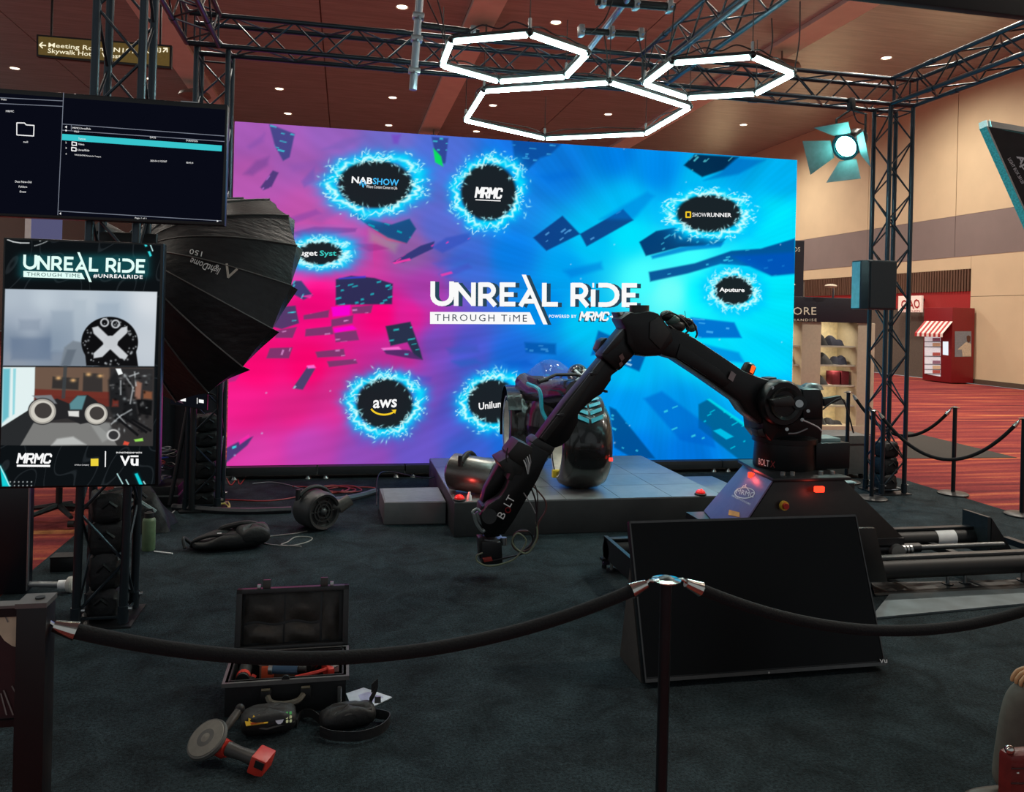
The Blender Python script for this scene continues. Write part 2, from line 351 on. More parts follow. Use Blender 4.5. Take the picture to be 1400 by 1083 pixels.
# right wall
WLO = mat('wall_beige_paint', (206, 184, 150), .7, var=.04, scale=1.2); WBAND = mat('wall_band_mauve_grey', (126, 112, 108), .75, var=.04, scale=1.5)
wr = struct(MB().bb((WX+.05, -7, 0), (WX+.3, 62, CZ)).build('wall_right', mat('wall_core', (90, 80, 70), .8)))
zb0 = pxx(1330, 349.5, WX)[2]; zb1 = pxx(1330, 292, WX)[2]; yA = pxx(1325.5, 450, WX)[1]
seams = [-7, -2, 3, 8, 13] + [pxx(1309, 200, WX)[1]-4.7, pxx(1309, 200, WX)[1]] + [pxx(1189, 200, WX)[1]] + [62]
seams = sorted(seams)
for a, b in zip(seams[:-1], seams[1:]):
    MB().bb((WX, a+.015, zb1+.01), (WX+.05, b-.015, CZ)).build('panel', WLO, wr); MB().bb((WX-.01, a+.01, zb0), (WX+.05, b-.01, zb1)).build('panel', WBAND, wr)
    if b <= yA+.1 or a < yA:
        zl = pxx(1360, 405, WX)[2]; bb_ = min(b, yA)
        MB().bb((WX, a+.012, zl+.015), (WX+.05, bb_-.012, zb0)).build('panel', WLO, wr); MB().bb((WX, a+.012, .0), (WX+.05, bb_-.012, zl)).build('panel', WLO, wr)
struct(MB().bb((WX-.03, -7, 0), (WX-.0005, yA, .16)).build('baseboard_right', mat('baseboard_dark', (82, 70, 58), .5)))
struct(MB().bb((-26, 62, 0), (WX+.3, 62.3, CZ)).build('wall_back', mat('wall_far_mauve', (150, 118, 104), .8, var=.05, scale=.6)))
# food court alcove in the right wall
WOOD = mat('alcove_wood', (96, 68, 52), .6, var=.25, scale=6, stretch=(1, 8, .4)); REDP = mat('alcove_red_panel', (158, 34, 34), .55, var=.06)
zs0 = pxx(1325, 398, WX)[2]; zr0 = pxx(1325, 421.5, WX)[2]; zs1 = pxx(1325, 367.5, WX)[2]
alc = struct(MB().bb((WX+.6, yA, 0), (WX+.7, 62, zb0)).build('wall_alcove', WOOD)); 
MB().bb((WX, yA, zs1), (WX+.05, 62, zb0)).build('panel', WLO, alc)
MB().bb((WX+.02, yA, zr0), (WX+.06, 34, zs0)).build('panel', REDP, alc)
mb = MB(); y = yA+.05
while y < 34: mb.bb((WX-.03, y, zs0), (WX+.05, y+.075, zs1)); y += .13
o = mb.build('slats', WOOD, alc, smooth=False); o['kind'] = 'stuff'
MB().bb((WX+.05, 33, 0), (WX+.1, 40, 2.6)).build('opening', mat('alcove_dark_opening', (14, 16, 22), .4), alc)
MB().bb((WX+.1, 34, 0), (WX+.14, 48, zs1)).build('panel', mat('alcove_brown_wall', (120, 84, 64), .7), alc)
lamp('alcove_spot', 'SPOT', (WX-.4, 43, 5.4), 260, (1, .78, .5), (WX+.1, 43, 2), .08, 70)
# CIAO sign
P0 = pxx(1262, 415, WX-.35)
t = thing('cafe_sign', 'white square cafe sign with red letters above the dark alcove opening', 'sign', (P0[0], P0[1], pxx(1250, 428, WX-.35)[2]))
a = pxx(1260, 404, WX-.35); b = pxx(1260, 427, WX-.35); l = pxx(1228, 416, WX-.35)
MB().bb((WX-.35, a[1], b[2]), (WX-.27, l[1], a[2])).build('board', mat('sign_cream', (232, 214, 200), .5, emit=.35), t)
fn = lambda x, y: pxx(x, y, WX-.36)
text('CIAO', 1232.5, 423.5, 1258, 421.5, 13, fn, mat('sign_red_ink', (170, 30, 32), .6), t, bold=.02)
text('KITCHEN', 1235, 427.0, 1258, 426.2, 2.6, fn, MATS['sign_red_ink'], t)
MB().bb((WX-.27, a[1]+.3, a[2]-.2), (WX+.02, a[1]+.4, a[2]-.1)).build('bracket', BLK, t)
# red vending kiosk
c = pz(1300, 524.5); top = pxx(1300, 420.5, c[0])[2]; yb = pxx(1261, 518, c[0])[1]
KR = mat('kiosk_dark_red', (128, 22, 28), .4, var=.08); KX0, KY0 = c[0], c[1]; KX1 = WX-.06
t = thing('vending_kiosk', 'dark red vending kiosk with striped awning and chef poster against the beige wall', 'vending machine', (KX0, KY0, 0))
body = MB().bb((KX0, KY0, .02), (KX1, yb, top)).build('body', KR, t, bevel=.02)
fX = lambda x, y: pxx(x, y, KX0-.012); fY = lambda x, y: py(x, y, KY0-.012)
shape([[(1264, 452), (1286, 453), (1286, 515), (1264, 511)]], fX, mat('kiosk_glass_lit', (206, 206, 210), .3, emit=.55), t, 'display_glass')
rr = random.Random(3)
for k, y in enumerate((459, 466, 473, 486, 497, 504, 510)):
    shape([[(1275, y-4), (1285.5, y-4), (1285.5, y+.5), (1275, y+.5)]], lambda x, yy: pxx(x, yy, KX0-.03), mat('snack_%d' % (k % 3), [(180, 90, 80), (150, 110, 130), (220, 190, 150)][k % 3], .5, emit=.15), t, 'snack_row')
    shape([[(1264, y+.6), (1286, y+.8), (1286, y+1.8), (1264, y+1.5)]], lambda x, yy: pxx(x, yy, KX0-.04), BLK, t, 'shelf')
shape([[(1289, 467), (1296.5, 467), (1296.5, 486), (1289, 485)]], fX, emis('kiosk_touchscreen', (240, 244, 252), 1.), t, 'touchscreen')
for k in range(12):   # awning stripes
    x0 = 1258.5+k*3.2; cl = mat('awning_white', (236, 222, 214), .6) if k % 2 else mat('awning_red', (176, 40, 42), .6)
    A0 = pxx(x0+5.5, 439+k*.05, KX0-.02); A1 = pxx(x0+8.7, 439+k*.05, KX0-.02)
    mb = MB(); d0 = A0+np.array((-.38, 0, -.42)); d1 = A1+np.array((-.38, 0, -.42)); e0 = d0-np.array((0, 0, .12)); e1 = d1-np.array((0, 0, .12))
    mb.add([A0, A1, d1, d0, e1, e0], [(0, 1, 2, 3), (3, 2, 4, 5)]); mb.build('awning_stripe', cl, t, solid=.01, smooth=False)
shape([[(1305.5, 453), (1328, 453), (1328, 487.5), (1305.5, 488)]], fY, mat('poster_blue_grey', (128, 134, 140), .5, emit=.08), t, 'poster')
pf = lambda x, y: py(x, y, KY0-.02)
shape([[(1309, 478), (1318, 470), (1321, 467.5), (1327.6, 470), (1327.6, 487.3), (1316, 487.4), (1315, 478)]], pf, mat('poster_coat', (214, 204, 180), .6), t, 'poster_print')
shape([[(1321.5, 460), (1324, 458.5), (1327, 460), (1327, 466), (1324.5, 469), (1322, 466)]], pf, mat('poster_skin', (96, 60, 44), .6), t, 'poster_print')
# merchandise store
SY = 12.62; SX0, SX1 = py(1040, 592, SY)[0], py(1195, 592, SY)[0]; sz1 = py(1150, 407.5, SY)[2]; sz0 = py(1150, 441, SY)[2]
t = thing('merchandise_store', 'cream merchandise store booth with lit shelves and a navy header', 'store', (SX0, SY, 0))
CRM = mat('store_cream_panel', (206, 192, 168), .6, var=.05); NAVY = mat('store_navy_header', (26, 28, 44), .5)
MB().bb((SX0, SY+.62, 0), (SX1, SY+.68, sz0+.2)).build('back_panel', mat('store_back_cream', (236, 220, 180), .7), t)
for a, b in ((1095, 1121.5), (1171.5, 1195)):
    MB().bb((py(a, 520, SY)[0], SY, 0), (py(b, 520, SY)[0], SY+.62, sz0)).build('upright', CRM, t, bevel=.015)
MB().bb((SX0, SY-.02, 0), (SX1, SY+.62, .15)).build('plinth', CRM, t)
MB().bb((SX0, SY-.05, sz0), (py(1187, 420, SY)[0], SY+.66, sz1)).build('header', NAVY, t, bevel=.01)
fs = lambda x, y: py(x, y, SY-.06)
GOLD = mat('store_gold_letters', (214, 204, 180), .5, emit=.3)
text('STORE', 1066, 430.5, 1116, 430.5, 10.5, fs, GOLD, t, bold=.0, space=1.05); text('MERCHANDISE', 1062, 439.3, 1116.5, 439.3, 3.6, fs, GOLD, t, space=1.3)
shelfz = [py(1150, y, SY+.1)[2] for y in (473, 499, 526.5, 554, 582)]
SHL = mat('glass_shelf', (210, 205, 190), .25, var=.02); sx = [(SX0, py(1095, 520, SY)[0]), (py(1121.5, 520, SY)[0], py(1171.5, 520, SY)[0])]
for z in shelfz:
    for a, b in sx: MB().bb((a, SY+.06, z-.025), (b, SY+.62, z)).build('shelf', SHL, t)
for a, b in sx:
    for z in shelfz[1:]+[]+[sz0]: lamp('store_shelf_light', 'AREA', ((a+b)/2, SY+.2, z-.04 if z == sz0 else z-.035), 2.6, (1, .88, .66), ((a+b)/2, SY+.45, z-.5), .2)
    lamp('store_shelf_light', 'AREA', ((a+b)/2, SY+.2, shelfz[0]-.035), 2.6, (1, .88, .66), ((a+b)/2, SY+.45, shelfz[0]-.5), .2)
for X in (py(1104, 400, SY)[0]-.35, py(1135, 400, SY)[0]):
    l = thing('picture_light', 'bent-arm lamp over the navy store header', 'lamp', (X, SY+.3, sz1), group='bent-arm lamps over the store header')
    MB().tube([(X+.25, SY+.3, sz1), (X+.2, SY+.2, sz1+.12), (X-.02, SY-.1, sz1+.22), (X-.12, SY-.22, sz1+.2)], .018).build('arm', STEEL, l); MB().sph((X-.16, SY-.26, sz1+.19), (.12, .07, .035), 10, 6).build('head', CRM, l)
# goods on the shelves
rg = random.Random(5); gc = [(30, 30, 36), (26, 30, 50), (38, 40, 44), (110, 24, 36), (200, 190, 180), (150, 110, 104), (24, 24, 26)]
gn = {0: 'black', 1: 'navy', 2: 'charcoal', 3: 'maroon', 4: 'cream', 5: 'dusty pink', 6: 'black'}
for bi, (a, b) in enumerate(sx):
    for si, z in enumerate(shelfz):
        x = a+.04
        while x < b-.12:
            wd = rg.uniform(.2, .34); ci = rg.choice([0, 0, 1, 2, 6, 5, 4] if bi == 0 else [0, 1, 2, 6, 0]); kind = 'cloth'
            if bi == 1 and si == 2 and x > a+.3: ci = 3; kind = 'box'; wd = .15
            if x+wd > b-.02: wd = b-.02-x
            if wd < .1: break
            if x+wd < py(1084, 500, SY)[0]-.1: x += wd+.03; continue
            h = rg.uniform(.13, .22) if kind == 'cloth' else .24; mb = MB(); n = 2 if kind == 'cloth' else 1
            m_ = mat('goods_%s' % gn[ci], gc[ci], .8, scale=40, bump=.2)
            if kind == 'cloth':
                mb.grid(lambda u, v: (x+u*wd, SY+.14+v*.32, z+.004+h*(abs(math.sin(math.pi*u))**.4)*(abs(math.sin(math.pi*v))**.4)*(.75+.25*math.sin(u*7+x*9))), 8, 5)
                mb.add([(x, SY+.14, z+.003), (x+wd, SY+.14, z+.003), (x+wd, SY+.46, z+.003), (x, SY+.46, z+.003)], [(3, 2, 1, 0)])
                o = mb.build('folded_garment', m_); tag(o, 'folded %s garment on a lit store shelf' % gn[ci], 'clothing', 'folded %s garments on the store shelves' % gn[ci])
            else:
                mb.bb((x, SY+.16, z+.001), (x+wd, SY+.36, z+h)); o = mb.build('gift_box', m_, bevel=.008); tag(o, 'maroon gift box standing on a lit store shelf', 'box', 'maroon gift boxes on the shelf')
            x += wd+rg.uniform(.015, .06)
# navy banner beside the store
bx = py(1098, 400, 14.); t = thing('navy_banner', 'tall navy banner panel standing behind the store booth', 'banner', (bx[0]-.7, 14.0, 0))
MB().bb((bx[0]-1.4, 14., 0), (bx[0], 14.06, py(1090, 329, 14.)[2])).build('panel', NAVY, t); text('DS', 1085.5, 344, 1094, 344, 6, lambda x, y: py(x, y, 13.99), GOLD, t)
# hanging wayfinding sign
sgY = 22.; t = thing('wayfinding_sign', 'olive hanging wayfinding sign pointing to meeting rooms', 'sign', py(140, 40, sgY))
OLV = mat('sign_olive', (128, 112, 54), .5, emit=.25); 
def hull(n_, pts, Y0, d, m_, p): return MB().prism([py(x, y, Y0) for x, y in pts], (0, d, 0)).build(n_, m_, p, smooth=False)
hull('frame', [(50, 47), (235, 62), (234, 94), (50, 77)], sgY, .14, BLK, t)
shape([[(52.5, 49.5), (232, 64.3), (231.5, 90.5), (52.5, 74.5)]], lambda x, y: py(x, y, sgY-.01), OLV, t, 'face')
ft = lambda x, y: py(x, y, sgY-.02)
SGW = emis('sign_lit_letters', (255, 246, 214), 1.)
text('Meeting Rooms N101 - N', 66, 66.3, 206, 76.5, 8, ft, SGW, t, bold=.004); text('Skywalk Hotel, West', 65, 74, 165, 82, 8, ft, SGW, t, bold=.004)
text('243', 208, 71, 220, 72, 6.5, ft, SGW, t, bold=.004)
shape(strokes([[(54, 61.5), (63, 62.3)], [(58, 58), (54, 61.5), (58, 65.5)], [(223, 71), (228, 66)], [(223.5, 66), (228.5, 66), (228.5, 71)]], 1.6), ft, SGW, t, 'arrow')
for x in (70, 219): p = py(x, 60, sgY+.07); rod('hanger', (p[0], p[1], py(x, 50, sgY)[2]-.3), (p[0], p[1], CZ), .03, BLK, t)
# ================================================================ TRUSSES
def truss(name, label, p0, p1, ua, va, s=.29, pitch=.29, r=.025, rb=.0095, group=None, col=False):
    """square box truss: p0,p1 are the centres of the ends, ua/va the cross axes"""
    p0 = np.array(p0, float); p1 = np.array(p1, float); ua = np.array(ua, float); va = np.array(va, float); L = np.linalg.norm(p1-p0); d = (p1-p0)/L
    t = thing(name, label, 'truss', p0 if col else (p0+p1)/2-va*s/2, group=group)
    cs = [(-1, -1), (1, -1), (1, 1), (-1, 1)]; pts = [p0+ua*a*s/2+va*b*s/2 for a, b in cs]
    for q in pts: rod('chord', q, q+d*L, r, TRS, t, 12)
    n = max(2, int(L/pitch)); n -= n % 2; st_ = (L-.16)/n
    for k in range(4):
        a = pts[k]; b = pts[(k+1) % 4]
        for i in range(n):
            x0 = .08+i*st_; A, B = (a, b) if (i+k) % 2 == 0 else (b, a)
            rod('brace', A+d*x0, B+d*(x0+st_), rb, TRS, t, 6)
        for x0 in (.05, L-.05): rod('brace', a+d*x0, b+d*x0, rb, TRS, t, 6)
    k = 2.0
    while k < L-.5 and not col:
        for q in pts: rod('coupler', q+d*(k-.05), q+d*(k+.05), r*1.25, STEEL if False else TRS, t, 12)
        k += 2.0
    if col:
        mb = MB().box(p0+np.array((0, 0, .006)), (s+.12, s+.12, .012)); mb.build('base_plate', BLK, t)
        for q in pts: rod('coupler', q+d*.02, q+d*.12, r*1.3, TRS, t, 12); rod('bolt', q+d*.1+ua*.03, q+d*.1+ua*.05, .012, STEEL, t, 8)
    return t
XU, YU, ZU = (1, 0, 0), (0, 1, 0), (0, 0, 1)
LX, LYf, LYb, RX, TZ = -1.42, 5.42, 8.32, 6.19, 4.61; BX = -1.31
truss('truss_column', 'black box truss column carrying the two monitors and stuffed with sandbags', (LX, LYf, 0), (LX+.045, LYf, 4.45), XU, YU, s=.265, col=True)
truss('truss_column', 'black box truss column beside the pink end of the LED wall', (BX, LYb, 0), (BX, LYb, 4.45), XU, YU, col=True)
truss('truss_column', 'black box truss column with the grey loudspeaker mounted on it', (RX, 8.28, 0), (RX, 8.28, 4.45), XU, YU, col=True)
truss('truss_beam', 'long black box truss beam spanning above the LED wall', (LX-.1, 8.28, TZ), (RX+.15, 8.28, TZ), YU, ZU)
truss('truss_beam', 'box truss beam above the black dome softbox and the monitors', (LX+.03, 1.5, TZ), (LX+.03, 8.12, TZ), XU, ZU)
truss('truss_beam', 'box truss beam joining the loudspeaker column and the black header', (RX, 1.5, TZ), (RX, 8.12, TZ), XU, ZU)
truss('truss_beam', 'blue-lit box truss beam crossing over the hexagon tube lights', (3.16, 1.5, TZ), (3.16, 8.12, TZ), XU, ZU)
t = thing('header_banner', 'black fabric header stretched along the booth front truss', 'banner', (4.9, 5.4, py(1300, 15, 5.4)[2]))
z0 = py(1300, 14, 5.4)[2]
MB().bb((3.36, 5.36, z0), (6.0, 5.44, z0+.7)).build('cloth', mat('header_cloth', (22, 24, 26), .8, scale=40), t, bevel=.01)
MB().cyl((3.36, 5.4, z0+.7), (6.0, 5.4, z0+.7), .03).build('rail', BLK, t)
# ================================================================ LED WALL
SCY = 9.66; sx0, sx1 = -1.29, 5.80; sz0_, sz1_ = .15, 4.09
def led_art(U, V):
    P = np.stack([sx0+U*(sx1-sx0), np.full(U.shape, SCY), sz0_+V*(sz1_-sz0_)], -1); X, Y = proj(P)
    B = [(340, 190, (168, 92, 184)), (400, 215, (172, 96, 190)), (450, 185, (150, 96, 188)), (530, 200, (110, 104, 196)), (600, 210, (78, 108, 210)), (700, 210, (22, 112, 220)), (760, 230, (10, 122, 224)),
         (840, 210, (0, 126, 226)), (900, 230, (0, 136, 230)), (1000, 215, (0, 160, 236)), (1065, 240, (0, 180, 244)), (340, 240, (186, 90, 180)), (420, 290, (196, 86, 176)), (470, 310, (206, 90, 186)), (400, 360, (236, 60, 170)),
         (500, 350, (214, 66, 168)), (560, 340, (150, 96, 172)), (600, 310, (88, 104, 204)), (430, 420, (255, 8, 128)), (520, 430, (252, 4, 124)), (560, 430, (224, 30, 150)), (580, 400, (170, 60, 170)), (350, 500, (255, 10, 118)), (420, 500, (255, 4, 112)),
         (340, 560, (242, 30, 140)), (400, 560, (236, 36, 142)), (460, 540, (226, 44, 148)), (350, 620, (214, 60, 166)), (420, 610, (188, 66, 176)), (500, 625, (146, 76, 186)), (570, 620, (104, 84, 194)), (580, 540, (130, 76, 190)), (545, 490, (206, 44, 156)),
         (600, 470, (122, 76, 192)), (620, 560, (88, 84, 200)), (640, 480, (74, 88, 206)), (640, 620, (60, 94, 206)), (700, 490, (26, 106, 220)), (700, 350, (8, 124, 226)), (640, 360, (60, 106, 212)), (740, 420, (0, 140, 232)), (700, 610, (26, 104, 216)),
         (770, 370, (0, 160, 238)), (810, 330, (0, 196, 248)), (860, 320, (0, 226, 254)), (860, 280, (0, 186, 246)), (880, 380, (70, 255, 255)), (915, 400, (110, 255, 250)), (940, 350, (60, 255, 255)), (960, 400, (10, 250, 255)), (1060, 300, (0, 224, 252)), (1040, 400, (0, 240, 255)),
         (960, 250, (0, 190, 246)), (1070, 420, (0, 232, 255)), (1050, 480, (0, 216, 252)), (960, 480, (0, 224, 252)), (860, 500, (0, 186, 244)), (800, 440, (0, 196, 246)), (860, 560, (0, 150, 236)), (930, 560, (0, 150, 236)), (1060, 560, (0, 168, 242)),
         (940, 620, (0, 120, 226)), (1060, 620, (0, 140, 234)), (870, 620, (0, 124, 228)), (760, 520, (6, 116, 222))]
    C = idw(X, Y, B, 3.4)
    # motion streaks fanning out of the bright spot
    an = np.arctan2(Y-395, X-905); rad = np.hypot(X-905, Y-395)
    st_ = fnoise(an*16, rad*.012, 7, 5)*smooth(rad, 60, 250); C *= (1+.035*st_)[:, None]
    def sh(poly, col, a=.8, soft=1.6, win=0, wc=(60, 220, 230), seed=0):
        mk = polymask(X, Y, poly, soft); over(C, mk, col, a)
        if win:
            r = random.Random(seed+len(poly)*7+int(poly[0][0])); xs = [p[0] for p in poly]; ys = [p[1] for p in poly]
            for k in range(win):
                x = r.uniform(min(xs), max(xs)); y = r.uniform(min(ys), max(ys)); l = r.uniform(1.5, 5); h_ = r.uniform(.6, 1.4)
                dx, dy = poly[1][0]-poly[0][0], poly[1][1]-poly[0][1]; n = math.hypot(dx, dy) or 1; dx /= n; dy /= n
                ww = polymask(X, Y, [(x-dx*l-dy*h_, y-dy*l+dx*h_), (x+dx*l-dy*h_, y+dy*l+dx*h_), (x+dx*l+dy*h_, y+dy*l-dx*h_), (x-dx*l+dy*h_, y-dy*l-dx*h_)], .7)
                over(C, ww*mk, wc, .75)
    PK = (255, 60, 170)
    sh([(368, 170), (372, 171), (403, 183), (396, 215), (387, 220), (376, 200)], (56, 66, 130), .85, 1.5, 14)
    sh([(333, 238), (350, 220), (368, 214), (366, 226), (345, 240)], (116, 70, 150), .6, 4); sh([(338, 200), (362, 182), (360, 194), (342, 204)], (130, 80, 170), .5, 4)
    sh([(356, 256), (373, 233), (381, 236), (371, 256), (360, 260)], (66, 54, 116), .85, 1.4, 5, (200, 120, 220)); sh([(412, 248), (430, 228), (430, 248), (416, 256)], (110, 82, 176), .5, 3)
    sh([(440, 205), (470, 190), (500, 186), (470, 204)], (112, 92, 180), .4, 4); sh([(395, 225), (440, 218), (450, 228), (400, 235)], (140, 86, 180), .4, 5)
    sh([(395, 298), (432, 286), (440, 292), (400, 306)], (132, 70, 166), .55, 3); sh([(398, 318), (430, 310), (488, 312), (486, 317), (410, 324)], (124, 60, 150), .65, 2)
    sh([(425, 300), (470, 270), (478, 282), (440, 304)], (150, 84, 176), .45, 5)
    sh([(480, 290), (505, 300), (535, 307), (560, 299), (569, 313), (556, 333), (530, 325), (505, 310)], (18, 76, 126), .92, 1.5, 14, (0, 190, 200)); sh([(505, 310), (530, 326), (556, 333), (530, 329)], (220, 60, 110), .7, 1.5)
    sh([(505, 315), (545, 333), (540, 345), (505, 330)], (160, 170, 150), .45, 6)
    sh([(482, 333), (515, 334), (531, 340), (505, 344)], (156, 50, 136), .65, 2); sh([(536, 359), (575, 336), (594, 330), (592, 340), (552, 359)], (38, 52, 116), .85, 1.3, 4, PK); sh([(536, 359), (560, 353), (562, 356), (540, 361)], PK, .9, 1)
    sh([(590, 338), (610, 325), (643, 318), (642, 328), (605, 346)], (46, 78, 186), .6, 2.5, 3, PK); sh([(600, 375), (640, 360), (645, 366), (612, 380)], (70, 80, 190), .5, 3); sh([(602, 375), (617, 371), (619, 374), (604, 378)], PK, .8, 1.2)
    sh([(592, 360), (640, 345), (643, 352), (600, 366)], (66, 90, 200), .4, 4)
    sh([(393, 398), (402, 384), (412, 384), (428, 404), (415, 410)], (34, 66, 110), .85, 1.3, 6); sh([(412, 405), (428, 402), (424, 408)], PK, .8, 1)
    sh([(459, 382), (480, 377), (512, 380), (537, 388), (536, 416), (459, 417)], (40, 46, 84), .96, 1.3, 20, (30, 200, 210)); sh([(463, 380), (500, 377), (500, 380), (463, 382)], (70, 60, 220), .8, 1)
    sh([(378, 420), (404, 418), (409, 442), (385, 450), (370, 446)], (72, 60, 104), .92, 1.3, 3)
    for p in ([(415, 431), (450, 424), (449, 434), (415, 437)], [(453, 437), (483, 431), (482, 442), (453, 447)], [(418, 450), (454, 446), (456, 457), (417, 460)], [(457, 455), (487, 452), (491, 465), (459, 468)], [(481, 420), (510, 417), (507, 428), (482, 429)], [(431, 481), (470, 477), (472, 487), (434, 489)], [(447, 494), (486, 491), (489, 497), (450, 502)], [(364, 490), (369, 476), (400, 475), (395, 490)], [(378, 452), (406, 447), (400, 462), (376, 462)]):
        sh(p, (112, 58, 108), .88, 1.2, 2, (220, 150, 210))
    sh([(453, 420), (479, 417), (478, 431), (455, 433)], (250, 0, 214), .9, 1.5); sh([(456, 449), (482, 445), (488, 450), (458, 455)], (250, 0, 214), .9, 1.5)
    sh([(527, 446), (561, 440), (574, 477), (578, 492), (566, 486), (557, 468), (534, 473)], (34, 50, 72), .96, 1.3, 10, (40, 210, 210)); sh([(522, 476), (560, 479), (577, 492), (560, 490), (528, 484)], (74, 44, 100), .9, 1.3, 3); sh([(521, 476), (545, 474), (549, 478), (524, 479)], (255, 110, 210), .95, 1)
    sh([(400, 531), (420, 502), (431, 504), (414, 533)], (72, 66, 108), .96, 1.2, 4, (200, 220, 240)); sh([(419, 500), (429, 499), (432, 503), (421, 504)], (250, 120, 220), .9, 1)
    sh([(311, 506), (330, 509), (322, 521), (311, 523)], (160, 50, 130), .7, 1.5); sh([(309, 613), (330, 602), (346, 597), (338, 609), (309, 633)], (52, 56, 108), .85, 1.5); sh([(326, 603), (340, 594), (342, 598), (328, 608)], (250, 40, 170), .9, 1.2); sh([(317, 611), (323, 609), (323, 612), (318, 614)], (60, 220, 230), .9, .8)
    sh([(560, 512), (590, 516), (588, 522), (566, 520)], (96, 70, 190), .6, 3); sh([(480, 595), (560, 600), (556, 612), (490, 612)], (120, 74, 190), .35, 6)
    sh([(610, 476), (652, 472), (655, 482), (615, 484)], (60, 84, 180), .5, 4); sh([(618, 494), (650, 490), (660, 497), (630, 502)], (40, 96, 190), .6, 4); sh([(690, 495), (720, 492), (730, 500), (700, 505)], (10, 90, 200), .6, 4)
    # blue side
    sh([(590, 187), (613, 189), (609, 224), (600, 222), (594, 205)], (44, 64, 140), .85, 1.5, 6); sh([(592, 202), (603, 214), (606, 228), (595, 222)], (10, 228, 90), .95, 1.2)
    sh([(700, 190), (768, 196), (752, 212), (738, 216), (722, 232), (704, 224)], (10, 72, 150), .8, 2.5, 16, (60, 170, 230)); sh([(535, 184), (548, 184), (544, 197), (538, 196)], (120, 60, 190), .6, 3)
    sh([(729, 325), (769, 295), (793, 320), (747, 343)], (14, 52, 122), .86, 1.5, 9, (90, 170, 230)); sh([(793, 320), (852, 286), (866, 301), (802, 337)], (14, 52, 122), .86, 1.5, 9, (90, 170, 230)); sh([(820, 300), (885, 262), (895, 268), (866, 300)], (0, 120, 215), .5, 4)
    sh([(770, 370), (822, 358), (824, 368), (780, 380)], (0, 118, 215), .5, 4); sh([(735, 240), (780, 232), (790, 240), (750, 250)], (0, 104, 212), .4, 6)
    sh([(874, 331), (897, 316), (922, 311), (950, 325), (993, 326), (985, 336), (930, 338), (883, 350)], (2, 46, 104), .9, 1.5, 14, (60, 190, 220)); sh([(890, 350), (930, 338), (990, 332), (985, 338), (940, 343), (892, 354)], (0, 120, 205), .8, 2)
    sh([(887, 372), (950, 360), (1000, 343), (1040, 340), (1087, 326), (1087, 374), (1055, 377), (1025, 364), (985, 361), (940, 374), (889, 385)], (2, 66, 140), .88, 1.8, 26, (60, 200, 230)); sh([(1000, 350), (1086, 345), (1087, 374), (1055, 377), (1022, 363)], (0, 84, 196), .7, 4)
    sh([(935, 226), (950, 211), (1010, 215), (990, 232), (960, 242)], (2, 34, 66), .92, 1.8, 16, (90, 210, 220)); sh([(1006, 216), (1046, 219), (1010, 238), (962, 247), (985, 236)], (0, 104, 188), .65, 3)
    sh([(955, 553), (968, 546), (1052, 604), (1047, 627), (1010, 628), (955, 585)], (0, 92, 140), .85, 1.8, 18, (0, 220, 240)); sh([(966, 546), (970, 545), (1052, 602), (1049, 606)], (0, 230, 240), .8, 1.2); sh([(975, 589), (985, 586), (1003, 597), (993, 601)], (0, 200, 240), .9, 1)
    sh([(833, 556), (842, 560), (896, 627), (866, 627), (840, 612)], (0, 74, 140), .85, 1.8, 16, (60, 210, 240)); sh([(717, 468), (760, 470), (760, 485), (719, 482)], (0, 84, 168), .75, 2.5, 6, (60, 150, 220)); sh([(738, 494), (778, 508), (770, 524), (744, 512)], (0, 80, 170), .65, 2.5, 6)
    sh([(818, 452), (842, 462), (838, 482), (808, 486)], (0, 76, 160), .75, 2, 4); sh([(860, 480), (882, 488), (874, 508), (845, 496)], (0, 70, 150), .8, 2, 5, (200, 240, 250)); sh([(944, 434), (1004, 441), (1014, 462), (955, 462)], (0, 92, 200), .82, 2, 7, (80, 190, 250))
    sh([(880, 545), (905, 535), (972, 585), (978, 612), (930, 602)], (0, 96, 200), .55, 3, 12); sh([(960, 470), (1010, 482), (1018, 496), (970, 492)], (0, 110, 215), .6, 3); sh([(890, 462), (935, 476), (930, 484), (892, 474)], (0, 120, 220), .4, 4)
    for k in range(24):
        r = random.Random(900+k); x = r.uniform(320, 1080); y = r.uniform(180, 625); over(C, np.exp(-((X-x)**2+(Y-y)**2)/r.uniform(.6, 1.6)), (190, 220, 250), .7)
    # lightning rings
    def ring(cx, cy, rx, ry, seed, white=False):
        sel = (np.abs(X-cx) < rx*2.1) & (np.abs(Y-cy) < ry*2.2); x = X[sel]; y = Y[sel]; c = C[sel]
        an = np.arctan2((y-cy)/ry, (x-cx)/rx); rr = np.hypot((x-cx)/rx, (y-cy)/ry); r = random.Random(seed)
        def jag(fr, amp): return sum(amp/(1+.5*i)*np.sin(an*f+r.uniform(0, 6.3)) for i, f in enumerate(fr))
        def tri(f, amp, ph): t_ = (an*f/6.2832+ph) % 1; return amp*(np.abs(t_-.5)*4-1)
        R0 = 1+jag((2, 3, 5), .055)+tri(9, .05, r.random())+tri(23, .03, r.random()); sc = min(rx, ry)
        over(c, np.exp(-((rr-R0)*sc/13.)**2), (0, 176, 255), .75); over(c, np.exp(-((rr-R0)*sc/7)**2), (0, 224, 255), .85)
        over(c, 1-smooth(rr, .80, .95), (26, 32, 36), .98)
